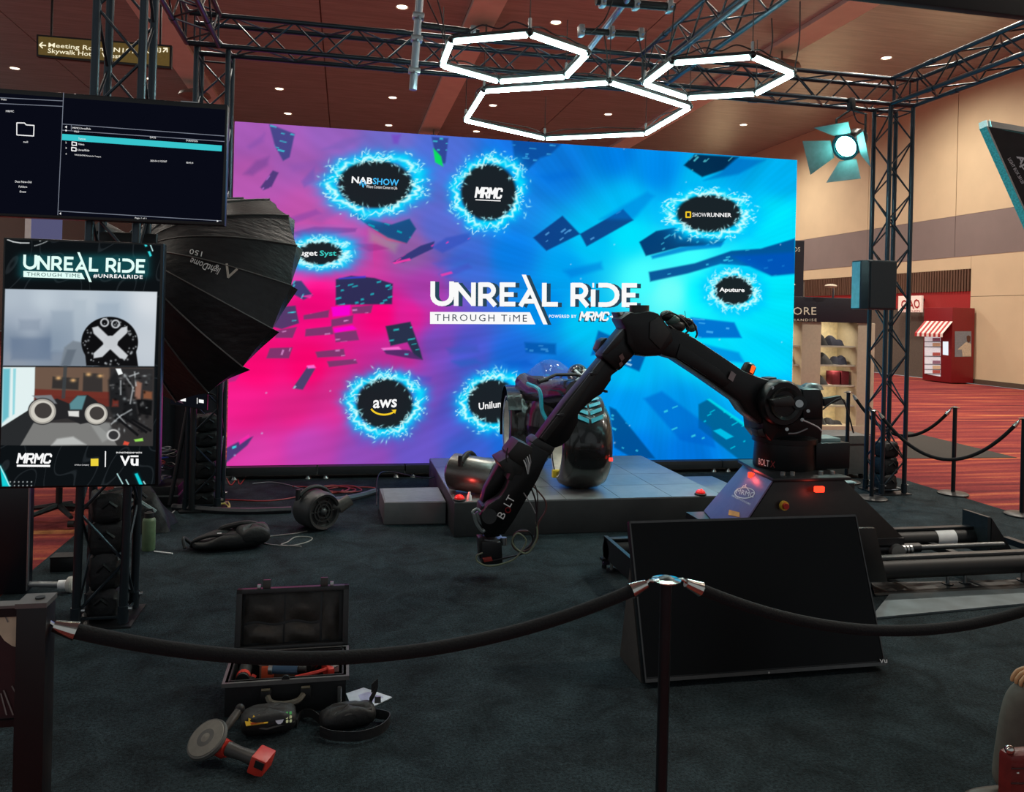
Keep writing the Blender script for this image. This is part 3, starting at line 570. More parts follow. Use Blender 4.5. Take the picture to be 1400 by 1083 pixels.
        for j in range(5):
            R1 = R0*(1+(.0, .05, -.09, .13, .22)[j])+tri(13+7*j, .055, r.random())+tri(31+5*j, .035, r.random()); gate = smooth(np.sin(an*(3+j)+j*1.7)+np.sin(an*(7+2*j)+j), -1.9 if j == 0 else .1, .2 if j == 0 else .6)
            wd = (2.0, 1.0, .8, .8, .7)[j]
            over(c, np.exp(-((rr-R1)*sc/wd)**2)*gate, (214, 255, 255) if j != 3 else (150, 240, 255), .95)
        for j in range(90):
            a = r.uniform(0, 6.283); q = r.choice((r.uniform(.78, .9), r.uniform(1.1, 1.4))); sx_ = cx+rx*q*math.cos(a); sy_ = cy+ry*q*math.sin(a); b = r.uniform(0, 3.14); l_ = r.uniform(1.2, 3.4)
            u = (x-sx_)*math.cos(b)+(y-sy_)*math.sin(b); v = -(x-sx_)*math.sin(b)+(y-sy_)*math.cos(b)
            over(c, np.exp(-(u/l_)**2-(v/.75)**2), (170, 245, 255), .85)
        C[sel] = c
    ring(513, 252, 58, 37, 11); ring(668, 263, 43, 44, 12); ring(437, 346, 35, 18, 13); ring(969, 292, 50, 29, 14); ring(1003, 397, 30, 23, 15); ring(526, 552, 44, 39, 16); ring(674, 549, 39, 34, 17)
    px_ = (U*1420 % 1); return C*(1+.0*px_)[:, None]
led = thing('led_wall', 'large LED video wall glowing pink to cyan with ringed sponsor logos', 'led wall', ((sx0+sx1)/2, SCY, 0))
raster('screen', lambda U, V: np.stack([sx0+U*(sx1-sx0), np.full(U.shape, SCY), sz0_+V*(sz1_-sz0_)], -1), 700, 394, led_art, screenmat('led_wall_picture', 1.0), led)
MB().bb((sx0, SCY+.004, sz0_), (sx1, SCY+.09, sz1_)).build('cabinet', BLK, led)
LEDB = mat('led_base_rail', (40, 42, 44), .5, var=.1)
nseg = 7
for k in range(nseg):
    a = sx0+k*(sx1-sx0)/nseg; b = sx0+(k+1)*(sx1-sx0)/nseg
    MB().bb((a+.006, SCY-.1, .05), (b-.006, SCY+.2, sz0_-.004)).build('base_rail', LEDB, led, bevel=.006)
    for X in (a+.1, b-.1): MB().cyl((X, SCY-.06, 0), (X, SCY-.06, .055), .035, .012, 10).build('levelling_foot', STEEL, led)
for X in (sx0+.3, 2.2, sx1-.3):
    rod('brace', (X, SCY+1.1, .02), (X, SCY+.1, 2.6), .03, BLK, led); rod('brace', (X, SCY+.15, .04), (X, SCY+1.15, .03), .03, BLK, led)
fl = lambda x, y: py(x, y, SCY-.012); fl2 = lambda x, y: py(x, y, SCY-.016); fl0 = lambda x, y: py(x, y, SCY-.006)
DRK = emis('logo_shadow', (40, 70, 90), 1.); YEL = emis('logo_yellow', (246, 206, 40), 1.); CYT = emis('logo_cyan', (70, 190, 250), 1.); TEALT = emis('logo_teal', (60, 200, 190), 1.); INK = emis('logo_ink', (60, 72, 88), 1.)
def f_off(f, dx, dy): return lambda x, y: f(x+dx, y+dy)
ride_title(590, 387.2, 872, 389, f_off(fl0, 4.2, -.6), DRK, led); _, tf = ride_title(588.5, 386, 871, 387.5, fl, WHT, led)
shape([[(588, 426.5), (724.5, 427), (732, 443.5), (588, 443)]], fl, WHT, led)
text('THROUGH TiME', 594.5, 439, 720.5, 440, 9.5, fl2, INK, led, space=1.25)
text('POWERED BY', 750.5, 434.6, 788, 434.8, 4.3, fl, WHT, led, bold=.018, space=1.2); mrmc(793, 439.4, 831, 439.8, 12.5, f_off(fl0, -1.6, .5), DRK, led); mrmc(793, 438.4, 831, 438.8, 12.5, fl, WHT, led, .2)
text('+', 834, 436, 841, 436, 6, fl, WHT, led, bold=.018); text('Vu', 845, 438, 866, 438.2, 11, fl, WHT, led, bold=.018)
text('NAB', 480.5, 250, 509, 252, 9, fl, WHT, led, bold=.03); text('SHOW', 509.5, 252, 545, 254.5, 9, fl, CYT, led, bold=.02); text('Where Content Comes to Life', 500.5, 256.8, 543, 259.3, 4.2, fl, WHT, led)
shape(strokes([[(492, 253), (494, 246), (496, 255)], [(496.5, 256), (498.5, 248), (500, 253)]], 1.4), fl, CYT, led)
mrmc(650, 270.5, 685, 272, 15, fl, WHT, led, .12); shape([[(650, 272.5), (684.5, 274), (684.5, 275.4), (650, 273.8)]], fl, WHT, led)
text('Puget', 402, 351.5, 434, 352, 9.5, fl, WHT, led, bold=.02); text('Syst', 437, 352, 460, 352, 9.5, fl, TEALT, led, bold=.02)
text('SHOW', 946.5, 296.5, 966, 296.7, 5.8, fl, WHT, led); text('RUNNER', 967, 296.7, 1000, 297, 5.8, fl, WHT, led, bold=.02)
shape(strokes([[(938, 290), (944, 290), (944, 297), (938, 297), (938, 290)]], 1.8), fl, YEL, led)
text('Aputure', 983.5, 400.5, 1018, 401, 7.5, fl, WHT, led, bold=.03)
text('aws', 510, 558.5, 543, 557, 11.5, fl, WHT, led, bold=.02, shear=.12); shape(strokes([arc(525, 554, 19, 13, 155, 45, 12)], 2.4)+[[(535, 560.5), (542, 560), (540, 566), (538.5, 563)]], fl, YEL, led)
text('Unilumin', 655, 560.5, 697.5, 555.5, 9.5, fl, WHT, led, bold=.02, shear=.1)
text('UNREAL RIDE', -9, 0, -8, 0, 1, fl, WHT, led) if False else None
# ================================================================ MONITORS ON THE FRONT COLUMN
MY = 5.15; mfn = lambda x, y: py(x, y, MY-.004); mfn2 = lambda x, y: py(x, y, MY-.007)
BEZ = mat('monitor_bezel', (10, 11, 14), .3, var=.05); SCRD = mat('screen_off_glass', (4, 5, 7), .3, var=.05, spec=.12)
mx0, mx1, mz0, mz1 = -2.06, -.73, 2.45, 3.19
t = thing('monitor', 'wide wall monitor showing a file list with a teal highlighted row', 'monitor', ((mx0+mx1)/2, MY, mz0))
MB().bb((mx0, MY, mz0), (mx1, MY+.07, mz1)).build('housing', BEZ, t, bevel=.008)
shape([[(-60, 122.5), (308.5, 150), (302.5, 304), (-60, 289)]], lambda x, y: py(x, y, MY-.002), emis('file_screen_navy', (9, 11, 22), 1.), t, 'screen')
GL = emis('screen_line_grey', (120, 126, 140), 1.)
shape(strokes([[(87, 126.5), (79, 294)], [(0, 133.5), (86.5, 138)], [(0, 141.5), (86.5, 145.5)], [(85, 169.5), (307, 186)], [(85, 178), (307, 193.5)], [(97.5, 171), (97.5, 178)], [(79, 288.5), (303, 302)]], .9), mfn, GL, t, 'screen_lines')
shape([[(85, 183), (303.5, 199), (303, 207), (84.5, 191.5)]], mfn, emis('screen_teal_row', (56, 196, 204), 1.), t, 'highlight_row')
shape(strokes([[(23, 168), (23, 184.5), (46, 186), (46.5, 171.5), (36, 170.8), (33.5, 168.2), (23, 168)], [(98.5, 194), (98.5, 198.5), (104.5, 199), (104.5, 195), (98.5, 194)], [(98, 201.5), (98, 206), (104, 206.5), (104, 202.4), (98, 201.5)]], 1.3), mfn2, WHT, t, 'folder_icon')
for s, x0, y0, x1, y1, h in (('Video', 1, 137, 9, 137.3, 2.6), ('MRMC', 8, 153.3, 19, 153.6, 2.6), ('null', 32, 195.2, 38, 195.5, 2.6), ('Date New-Old', 20.5, 249.5, 43, 250.5, 2.8), ('Folders', 25.5, 256.4, 37, 256.8, 2.6), ('Erase', 27, 263.2, 35.5, 263.5, 2.6), ('MRMC/UnrealRide', 99, 176, 124, 177.6, 2.6), ('FILE', 101.5, 180.8, 108, 181.2, 2.2), ('DATE', 205, 188.8, 213, 189.4, 2.4), ('DURATION', 254.5, 193, 270, 194.3, 2.4), ('Textures', 107, 190.8, 117, 191.4, 2.6), ('Videos', 107, 198.3, 115, 198.8, 2.6), ('UnrealRide', 106, 206.2, 122, 207, 2.6), ('THROUGHTIME Welcome for Transport', 101.5, 213.2, 138, 216, 2.6), ('2023-04-14 15:33:07', 205.5, 221, 228, 222, 2.4), ('00:04:14', 254.5, 223.4, 264, 224, 2.4), ('Page 1 of 1', 184.5, 299.5, 200, 300.3, 2.6)):
    text(s, x0, y0, x1, y1, h, mfn2, WHT, t)
shape([[(88.5, 173.6), (91.5, 171.8), (91.5, 175.4)], [(296.5, 303.6), (296.5, 301.0), (299, 302.4)], [(81, 292), (83.5, 290.4), (83.5, 293.6)]], mfn2, WHT, t, 'arrow_icon')
for k, y in enumerate((179.5, 196, 203.5, 211.5)): text(str(k+1), 89.5, y, 91.2, y, 2.2, mfn2, WHT, t)
MB().bb((-1.6, MY+.07, 2.55), (-1.2, LYf-.16, 3.05)).build('mount', BLK, t); MB().bb((-1.0, MY-.003, mz1-.004), (-.9, MY+.02, mz1+.002)).build('sensor', STEEL, t)
# portrait display
vx0, vx1, vz0, vz1 = -1.945, -1.075, .875, 2.33
t = thing('portrait_display', 'tall portrait display with ride title, helmet picture and vehicle photo', 'display', ((vx0+vx1)/2, MY, vz0))
MB().bb((vx0, MY, vz0), (vx1, MY+.08, vz1)).build('housing', BEZ, t, bevel=.008)
def vart(U, V):
    P = np.stack([vx0+.012+U*(vx1-vx0-.03), np.full(U.shape, MY-.002), vz0+.012+V*(vz1-vz0-.024)], -1); X, Y = proj(P)
    C = np.tile(np.array((13., 17., 20.)), (len(X), 1))
    tp = np.sin(6*fnoise(X*.02, Y*.028, 41, 4)); over(C, smooth(tp, .93, 1.), (44, 50, 54), .6)
    over(C, np.exp(-np.maximum(0, np.hypot(np.maximum(0, np.abs(X-115)-82)/9, np.maximum(0, np.abs(Y-364)-10)/7))**2), (20, 92, 98), .7)
    def sh(poly, col, a=1., soft=1.): over(C, polymask(X, Y, poly, soft), col, a)
    # helmet picture
    k = polymask(X, Y, [(7, 395), (215, 399), (211, 501), (4, 500)], .8)
    g = idw(X, Y, [(15, 405, (176, 188, 200)), (60, 410, (190, 202, 212)), (120, 410, (186, 198, 208)), (205, 410, (214, 220, 226)), (20, 470, (120, 136, 156)), (70, 470, (112, 130, 152)), (40, 440, (168, 180, 194)), (200, 470, (196, 204, 212)), (150, 430, (168, 184, 198)), (20, 495, (140, 150, 164)), (80, 495, (130, 142, 158))], 2.5)
    C += (g-C)*k[:, None]
    for x0, x1, y0, y1, col in ((15, 70, 462, 492, (100, 118, 144)), (100, 118, 410, 470, (170, 184, 196)), (132, 163, 415, 450, (156, 172, 188)), (26, 55, 437, 452, (132, 146, 164)), (70, 100, 425, 480, (146, 162, 178))): sh([(x0, y0), (x1, y0), (x1, y1), (x0, y1)], col, .6, 4)
    sh([(82, 500), (88, 475), (100, 466), (120, 470), (128, 500)], (120, 130, 140), .9, 2); sh([(84, 500), (92, 478), (104, 478), (96, 500)], (90, 100, 112), .7, 2)
    e = np.hypot((X-150)/39, (Y-468)/35); over(C, (1-smooth(e, .97, 1.02))*k, (14, 14, 16)); sh([(118, 500), (116, 480), (186, 480), (189, 501)], (16, 16, 18))
    for p in ([(126, 448), (134, 446), (175, 486), (172, 491), (164, 490), (128, 456)], [(174, 446), (174, 455), (140, 488), (128, 490), (128, 483), (166, 448)]): sh(p, (200, 204, 208), 1, 1.2)
    e = np.hypot((X-151)/10, (Y-468)/9); over(C, 1-smooth(e, .9, 1.1), (196, 200, 204))
    for (x, y, r) in ((143, 441, 5), (158, 443, 5)): e = np.hypot(X-x, Y-y); over(C, np.exp(-((e-r)/1.2)**2), (220, 224, 228), .9)
    for j in range(60):
        r = random.Random(j+70); a = r.uniform(0, 6.28); q = r.uniform(.7, .97); over(C, np.exp(-((X-150-39*q*math.cos(a))**2+(Y-468-35*q*math.sin(a))**2)/r.uniform(.5, 2.5)), (200, 206, 210), .6)
    # vehicle photo
    k = polymask(X, Y, [(4, 501.5), (211, 502.5), (209, 610), (1, 608.5)], .8); C += (np.array((52., 50, 50))-C)*k[:, None]
    sh([(48, 502), (210, 503), (209, 548), (47, 540)], (108, 86, 72)); sh([(150, 502), (211, 503), (210, 560), (150, 555)], (44, 44, 46), .95, 3); sh([(4, 502), (48, 502), (47, 556), (2, 584)], (226, 240, 240)); sh([(4, 504), (14, 504), (12, 570), (3, 578)], (110, 190, 204), 1, 2); sh([(18, 504), (22, 504), (20, 566), (17, 568)], (150, 214, 222), 1, 1)
    sh([(48, 532), (150, 536), (150, 556), (46, 552)], (110, 44, 36), .9, 1.5); sh([(72, 515), (108, 517), (107, 533), (71, 531)], (46, 44, 44), .9, 1.5); sh([(114, 510), (140, 511), (140, 536), (113, 535)], (48, 46, 46), .9, 1.5)
    for x, y in ((80, 517), (100, 520), (121, 512), (137, 514)): over(C, np.exp(-((X-x)**2/14+(Y-y)**2/6)), (230, 180, 120), .9)
    sh([(87, 500), (92, 500), (89, 545), (84, 545)], (60, 66, 70), .8, 1); sh([(2, 585), (47, 556), (60, 575), (30, 609), (1, 608.5)], (40, 42, 44)); sh([(46, 578), (130, 578), (155, 600), (160, 609), (28, 609)], (122, 122, 120)); sh([(78, 600), (100, 597), (118, 608), (70, 609)], (184, 186, 184), 1, 2)
    sh([(120, 575), (150, 578), (156, 596), (140, 605)], (150, 152, 150), .8, 2)
    sh([(60, 550), (78, 545), (95, 552), (105, 541), (120, 540), (132, 548), (140, 560), (128, 576), (110, 580), (92, 572), (70, 575)], (36, 36, 38)); sh([(44, 541), (70, 540), (78, 552), (60, 552)], (120, 124, 128), 1, 1.2); sh([(95, 552), (106, 541), (118, 541), (112, 560), (96, 560)], (96, 148, 156), .9, 1.5); sh([(93, 562), (108, 562), (108, 570), (94, 569)], (220, 220, 216), 1, 1)
    for cx, cy, r in ((58, 562.5, 19.5), (131.5, 566, 16.5)):
        e = np.hypot((X-cx)/r, (Y-cy)/(r*.92)); over(C, 1-smooth(e, .96, 1.03), (206, 202, 192)); over(C, np.exp(-((e-.86)/.03)**2), (140, 136, 128), .8); e2 = np.hypot((X-cx-1)/(r*.62), (Y-cy+1)/(r*.56)); over(C, 1-smooth(e2, .93, 1.03), (64, 60, 58)); over(C, np.exp(-((e-.98)/.05)**2), (30, 30, 32), .9)
    r = random.Random(8)
    sh([(148, 520), (158, 508), (172, 530), (178, 566), (160, 580), (150, 560)], (30, 31, 33), .9, 3); sh([(168, 552), (184, 545), (190, 575), (172, 578)], (24, 25, 27), .95, 2); sh([(186, 545), (208, 548), (207, 568), (190, 566)], (16, 17, 18), .95, 1.5); sh([(186, 520), (194, 524), (192, 546), (184, 546)], (170, 120, 100), .8, 2); sh([(196, 534), (208, 536), (208, 546), (196, 545)], (150, 90, 60), .8, 2); sh([(154, 546), (162, 548), (162, 556), (153, 556)], (130, 50, 40), .8, 2)
    for q in strokes([[(170, 512), (182, 530), (178, 552)], [(160, 566), (172, 580)], [(176, 515), (190, 510)], [(184, 508), (186, 528)], [(152, 580), (166, 568), (180, 560)], [(165, 520), (165, 540)]], 2.): sh(q, (196, 202, 204), .7, 1.2)
    for j in range(70):
        x = r.uniform(150, 206); y = r.uniform(512, 590); over(C, np.exp(-((X-x)**2/r.uniform(1, 9)+(Y-y)**2/r.uniform(1, 7))), r.choice([(180, 186, 188), (14, 14, 16), (14, 14, 16), (120, 120, 120), (70, 72, 74), (10, 10, 10)]), .65)
    for a, b in (((165, 570), (200, 592)), ((178, 574), (206, 590)), ((160, 574), (188, 596))): sh([(a[0], a[1]), (a[0]+3, a[1]-2), (b[0]+2, b[1]-2), (b[0], b[1]+1)], (20, 20, 22))
    sh([(158, 504), (165, 504), (168, 511), (162, 513)], (240, 244, 244), 1, .8); e = np.hypot((X-155)/8, (Y-595)/7); over(C, np.exp(-((e-1)/.18)**2), (210, 210, 208), .9); over(C, 1-smooth(e, .7, .9), (50, 50, 52)); sh([(183, 601), (195, 599), (196, 603), (185, 604)], (150, 220, 90), 1, 1); sh([(170, 603), (177, 605), (175, 609), (168, 608)], (220, 80, 60), 1, 1)
    # teal light bars and dots
    for p in ([(0, 636), (7, 648), (14, 665), (3, 665)], [(184, 648), (188, 647), (196, 664), (191, 664)]): over(C, polymask(X, Y, p, 4.5), (0, 110, 116), .6); sh(p, (20, 206, 214), 1, .8)
    for p in ([(0, 637), (13, 664.5)], [(160, 647.5), (168, 662)], [(172, 655.5), (176, 663)], [(196, 658), (199, 662.5)], [(205, 333), (209, 343.5)]): sh(strokes([[p[0], p[1]]], 1.3)[0], (200, 246, 246), 1, .6)
    for p in ([(196, 332.5), (199, 331.5), (201.5, 336.5), (199, 337.5)], [(202, 344), (205, 343.5), (207.5, 349.5), (205, 351)]): over(C, polymask(X, Y, p, 3), (0, 120, 126), .5); sh(p, (60, 220, 226), 1, .7)
    for i in range(6):
        for y in (659, 664): over(C, np.exp(-((X-14-i*5.8)**2+(Y-y)**2)/.7), (230, 236, 236), .95)
    sh(strokes([arc(25, 317, 32, 15, 125, 70, 10)], 1.2)[0], (220, 224, 226), 0)
    for q in strokes([[(10, 327.6), (18, 330.6), (28, 332.2), (40, 332.3)], [(54, 329.5), (61, 326.8)]], 1.3): sh(q, (226, 230, 230), 1, .6)
    for i in range(13): over(C, np.exp(-((X-47.5-i*1.75)**2+(Y-336+.02*i*i*1.5+.35*i)**2)/.5), (220, 226, 226), .9)
    return C
raster('screen', lambda U, V: np.stack([vx0+.012+U*(vx1-vx0-.03), np.full(U.shape, MY-.002), vz0+.012+V*(vz1-vz0-.024)], -1), 300, 500, vart, screenmat('portrait_display_picture', 1.0), t)
PWH = emis('title_glow_white', (226, 255, 248), 1.)
ride_title(32, 349, 198.5, 354.7, mfn, PWH, t); shape([[(32, 370.5), (111.5, 373.2), (116, 381.8), (32, 378.8)]], mfn, PWH, t); text('THROUGH TIME', 36.5, 377.3, 109.5, 379.6, 5.2, mfn2, emis('title_ink', (48, 84, 84), 1.), t, space=1.15)
text('#UNREALRIDE', 127.5, 380, 195, 381.8, 5.5, mfn, WHT, t, bold=.02, space=1.15)
mrmc(23.5, 633.5, 68.5, 634, 14, mfn, WHT, t, .2); shape([[(23, 635.4), (68.5, 635.8), (68.5, 638.6), (23, 638.2)]], mfn, WHT, t)
shape([[(124, 627.3), (134.5, 627), (134.5, 637), (124, 637.2)]], mfn, emis('logo_gold', (236, 210, 60), 1.), t); text('A Nikon Company', 102, 637, 121.5, 637, 2.2, mfn, WHT, t); shape([[(143.5, 617), (145, 617), (144.6, 638.6), (143.2, 638.6)]], mfn, WHT, t)
text('IN PARTNERSHIP WITH', 159, 620, 194, 620.2, 2.2, mfn, WHT, t, bold=.02); text('V', 164, 636.6, 178, 636.8, 13.5, mfn, WHT, t, bold=.03); text('u', 178.5, 636.8, 189.3, 637, 9.8, mfn, WHT, t, bold=.03); shape([[(178.5, 622.8), (189.3, 622.8), (189.3, 625), (178.5, 625)]], mfn, WHT, t)
MB().bb((-1.65, MY+.08, 1.3), (-1.15, LYf-.16, 1.9)).build('mount', BLK, t)

# lavender backdrop of a neighbouring booth, seen between the two monitors
a = py(38, 330, 13.); b = py(84, 296, 13.)
t = thing('neighbour_backdrop', 'lavender lit backdrop panel with white edge in the booth behind', 'backdrop', ((a[0]+b[0])/2, 13., 0)); MB().bb((a[0], 13., .01), (b[0], 13.05, b[2]+.5)).build('panel', emis('backdrop_lavender', (92, 92, 128), .8), t); MB().bb((a[0]-.04, 12.99, .01), (a[0]+.04, 13.06, b[2]+.5)).build('edge', WHTP, t)
# ================================================================ HEXAGON TUBE LIGHTS AND RIGGING
def catmull(pts, k=8):
    P = [np.array(p, float) for p in pts]; P = [2*P[0]-P[1]]+P+[2*P[-1]-P[-2]]; out = []
    for i in range(1, len(P)-2):
        for j in range(k):
            t_ = j/k; a, b, c, d = P[i-1:i+3]
            out.append(.5*((2*b)+(c-a)*t_+(2*a-5*b+4*c-d)*t_*t_+(3*b-a-3*c+d)*t_**3))
    return out+[P[-2]]
HZ = 3.95; TUBE = emis('tube_light_cool_white', (206, 255, 250), 34.)
hexes = {'smaller glowing white hexagon of tube lights beside the hanging blue pole': (1.24, 6.2, .60), 'large glowing white hexagon of tube lights hung lowest before the LED wall': (2.16, 7.7, 1.14), 'smaller glowing white hexagon of tube lights crossing the blue-lit truss': (2.98, 6.22, .60)}
hexv = []; HEX = []
for lab, (cx, cy, R_) in hexes.items():
    t = thing('hexagon_light', lab, 'light', (cx, cy, HZ), group='hexagon tube lights')
    HEX.append(t); V6 = [np.array((cx+R_*math.sin(math.radians(60*k+180)), cy+R_*math.cos(math.radians(60*k+180)), HZ)) for k in range(6)]; hexv.append(V6)
    for k in range(6):
        a, b = V6[k], V6[(k+1) % 6]; d = (b-a)/np.linalg.norm(b-a); n = np.cross(d, ZU)
        a2, b2 = a+d*.02, b-d*.02
        MB().tube([a2, b2], .018, 8).build('tube', TUBE, t)
        mb = MB(); R = np.array([d, n, (0, 0, 1)]).T; mb.box((a+b)/2+np.array((0, 0, .03)), (np.linalg.norm(b-a)-.03, .05, .025), R); mb.build('backing', BLK, t)
        c = MB(); rr = random.Random(int(R_*1000)+k); c.tube(catmull([a+np.array((0, 0, .055))]+[a+d*np.linalg.norm(b-a)*q+np.array((0, 0, .055+rr.uniform(0, .05)))+n*rr.uniform(-.03, .03) for q in (.2, .4, .6, .8)]+[b+np.array((0, 0, .055))], 5), .006, 5).build('cable', RUB, t)
        MB().sph(a+np.array((0, 0, .02)), (.032, .032, .03), 8, 6).build('corner_joint', BLK, t)
    for k in (0, 2, 4) if R_ < 1 else (0, 1, 2, 3, 4, 5):
        rod('wire', V6[k]+np.array((0, 0, .04)), V6[k]+np.array((0, 0, .48)), .004, BLK, t, 5); rod('clamp', V6[k]+np.array((0, 0, .05)), V6[k]+np.array((0, 0, .12)), .014, STEEL, t, 6)
BLUEP = mat('pipe_grey_steel', (150, 158, 168), .35, .8)
def pipe(label, a, b, r, clamps=(), m_=BLK):
    a = np.array(a, float); b = np.array(b, float); t = thing('rigging_pipe', label, 'pipe', (a+b)/2, group=None)
    rod('pipe', a, b, r, m_, t, 12)
    for q in clamps:
        p = a+(b-a)*q; R = np.array(Vector(b-a).to_track_quat('X', 'Z').to_matrix()); MB().box(p+np.array((0, 0, .0)), (.05, .09, .1), R).build('clamp', STEEL, t, bevel=.012)
        MB().cyl(p+np.array((0, -.05, -.02)), p+np.array((0, -.1, -.02)), .012, n=8).build('wing_bolt', STEEL, t)
    return t
A0 = py(578, -60, 7.0); A1 = py(564.5, 123, 7.0)
pipe('blue-lit steel pole hanging down beside the smaller hexagon light', A0, A1, .034, (.45, .62, .86), BLUEP)
pipe('black clamp pipe rigged directly over the large hexagon light', py(792, 42, 6.9), py(878, 47, 6.9), .03, (.03, .5, .97))
pipe('longer black clamp pipe crossing above the other clamp pipe', py(815, 1, 6.5), py(922, 10, 6.5), .036, (.08, .5, .93))
pipe('short black clamp pipe behind the hexagon nearest the blue pole', py(566, 33, 7.02), py(655, 45, 7.02), .03, (.9,))
pipe('slim blue-lit pipe slanting up between the clamp pipes', py(801, 73, 7.6), py(860, -4, 6.4), .028, (), BLUEP)
for nm, p, q in (('drop', (610, 58), (590, -30)), ('drop', (610, 58), (584, 0)), ('drop', (829, 112), (826, 45)), ('drop', (907, 88), (922, 8)), ('drop', (1052, 78), (1055, 25)), ('drop', (1086, 98), (1094, 2)), ('drop', (880, 110), (872, 45)), ('drop', (838, 0), (808, 45))):
    a = py(*p, 6.4); b = py(*q, 6.4); hx_ = min(HEX, key=lambda h: np.linalg.norm(np.array(h.location)-a)); MB().tube(catmull([a, (a+b)/2+np.array((.02, 0, -.03)), b], 6), .006, 5).build('wire', RUB, hx_)
# ================================================================ BARN DOOR LAMP
by = 8.05; hc = py(1157, 200, by); td = np.array((1.3, 6.6, .2))-hc; td = np.array((-.78, -.42, -.46)); td /= np.linalg.norm(td)
t = thing('stage_light', 'black fresnel stage light with teal barn doors hung from the truss', 'light', hc+np.array((0, 0, .48)))
sd = np.cross(td, ZU); sd /= np.linalg.norm(sd); ud = np.cross(sd, td)
MB().lathe([(.001, -.34), (.10, -.33), (.125, -.25), (.125, -.12), (.145, -.1), (.145, .0), (.135, .02), (.12, .02)], hc, td, 24).build('housing', BLK, t)
MB().lathe([(.118, .0), (.09, .025), (.05, .04), (.001, .045)], hc, td, 20).build('lens', emis('stage_light_glow', (130, 255, 244), 38.), t)
MB().lathe([(.15, .015), (.155, .03), (.125, .03), (.13, .01)], hc, td, 24).build('lens_ring', mat('lens_ring_teal', (60, 130, 140), .3, .5), t)
BD = mat('barn_door_leaf', (120, 128, 130), .5, .1)
for nm, a, b in (('side', -sd, ud), ('side', sd, ud), ('flap', ud, sd), ('flap', -ud, sd)):
    r0 = hc+td*.03+a*.15; out = (td*.85+a*.75) ; out /= np.linalg.norm(out); Lq = .3 if nm == 'side' else .26
    MB().add([r0+b*.1, r0-b*.1, r0-b*.2+out*Lq, r0+b*.2+out*Lq], [(0, 1, 2, 3)]).build('barn_door', BD, t, solid=.004)
MB().tube([hc+sd*.17-td*.1, hc+sd*.17-td*.1+np.array((0, 0, .3)), hc-td*.1+np.array((0, 0, .38)), hc-sd*.17-td*.1+np.array((0, 0, .3)), hc-sd*.17-td*.1], .014, 6).build('yoke', BLK, t)
MB().box(hc-td*.1+np.array((0, 0, .44)), (.07, .07, .14)).build('hook_clamp', BLK, t, bevel=.01); MB().tube(catmull([hc-td*.3, hc-td*.4+np.array((.05, 0, .1)), hc+np.array((.12, 0, .3)), hc+np.array((.05, 0, .5))], 6), .008).build('cable', RUB, t)
lamp('stage_light_beam', 'SPOT', hc+td*.1, 120, (.55, 1, .95), hc+td*5, .1, 80)
# speaker on the column
a = py(1172, 356, 8.0); b = py(1214, 424, 8.0)
t = thing('loudspeaker', 'slim grey loudspeaker cabinet bolted to the truss column', 'speaker', ((a[0]+b[0])/2, 7.9, b[2]))
MB().prism([(a[0]+.05, 7.86, b[2]), (b[0], 7.86, b[2]), (b[0], 8.1, b[2]), (a[0], 8.1, b[2]), (a[0], 7.93, b[2])], (0, 0, a[2]-b[2])).build('cabinet', mat('speaker_slate', (30, 44, 50), .4, .2), t, bevel=.015)
MB().bb((a[0]+.07, 7.85, b[2]+.02), (b[0]-.02, 7.862, a[2]-.02)).build('grille', mat('speaker_grille', (26, 38, 44), .6, .3, scale=300, var=.3), t)
MB().bb((a[0]-.004, 7.94, b[2]+.015), (a[0]+.012, 8.085, a[2]-.015)).build('side_panel', mat('speaker_side_silver', (150, 170, 176), .3, .6), t)
MB().bb((b[0]-.1, 8.05, (a[2]+b[2])/2-.1), (b[0]+.12, 8.13, (a[2]+b[2])/2+.1)).build('bracket', BLK, t)
# ================================================================ DOME SOFTBOX
rc = py(289, 403, 6.75); vd = ray(304, 402); vd /= np.linalg.norm(vd); rv = np.cross(vd, UP); rv /= np.linalg.norm(rv); uv_ = np.cross(rv, vd); nd = .84*(.88*rv-.476*uv_)+.55*vd; nd /= np.linalg.norm(nd); e1 = .476*rv+.88*uv_; e1 -= nd*(e1@nd); e1 /= np.linalg.norm(e1); e2 = np.cross(nd, e1)
DR = 140*7.0/1100; NR = 16; DD = .72
t = thing('dome_softbox', 'large black umbrella dome softbox with ribbed panels beside the monitors', 'softbox', rc-nd*DD-np.array((0, 0, .2)))
def dome(a, s, off=0.):
    """s 0 apex .. 1 rim"""
    r = DR*(.1+.9*s**.80); h = -DD*(1-s**1.5); sag = 1-.03*s*abs(math.sin(a*NR/2)); p = rc+(e1*math.cos(a)+e2*math.sin(a))*(r+off)*sag+nd*(h - .0*s); return p
DOMEM = mat('dome_black_fabric', (30, 30, 32), .42, var=.35, scale=9, stretch=(1, 5, 2), bump=.55, spec=.4)
dall = MB()
for k in range(NR):
    a0 = 2*math.pi*k/NR; a1 = 2*math.pi*(k+1)/NR; mb = MB(); mb.grid(lambda u, v: dome(a0+(a1-a0)*u, .02+.98*v), 6, 12); dall.grid(lambda u, v: dome(a0+(a1-a0)*u, .02+.98*v), 6, 12); mb.build('gore', DOMEM, t, solid=.004, fix=True)
    MB().tube([dome(a0, .05+.95*j/10, .006) for j in range(11)], .006, 5).build('rib', mat('dome_rib_grey', (112, 112, 110), .35, .5), t)
    MB().grid(lambda u, v: dome(a0+(a1-a0)*u, 1.0)+nd*(.07*v)-(dome(a0+(a1-a0)*u, 1.)-rc)*(.1*v*u), 6, 1).build('skirt', DOMEM, t, solid=.004)
MB().lathe([(.02, -.3), (.1, -.3), (.1, .05), (.08, .06)], rc-nd*(DD), nd, 20).build('lamp_head', BLK, t)
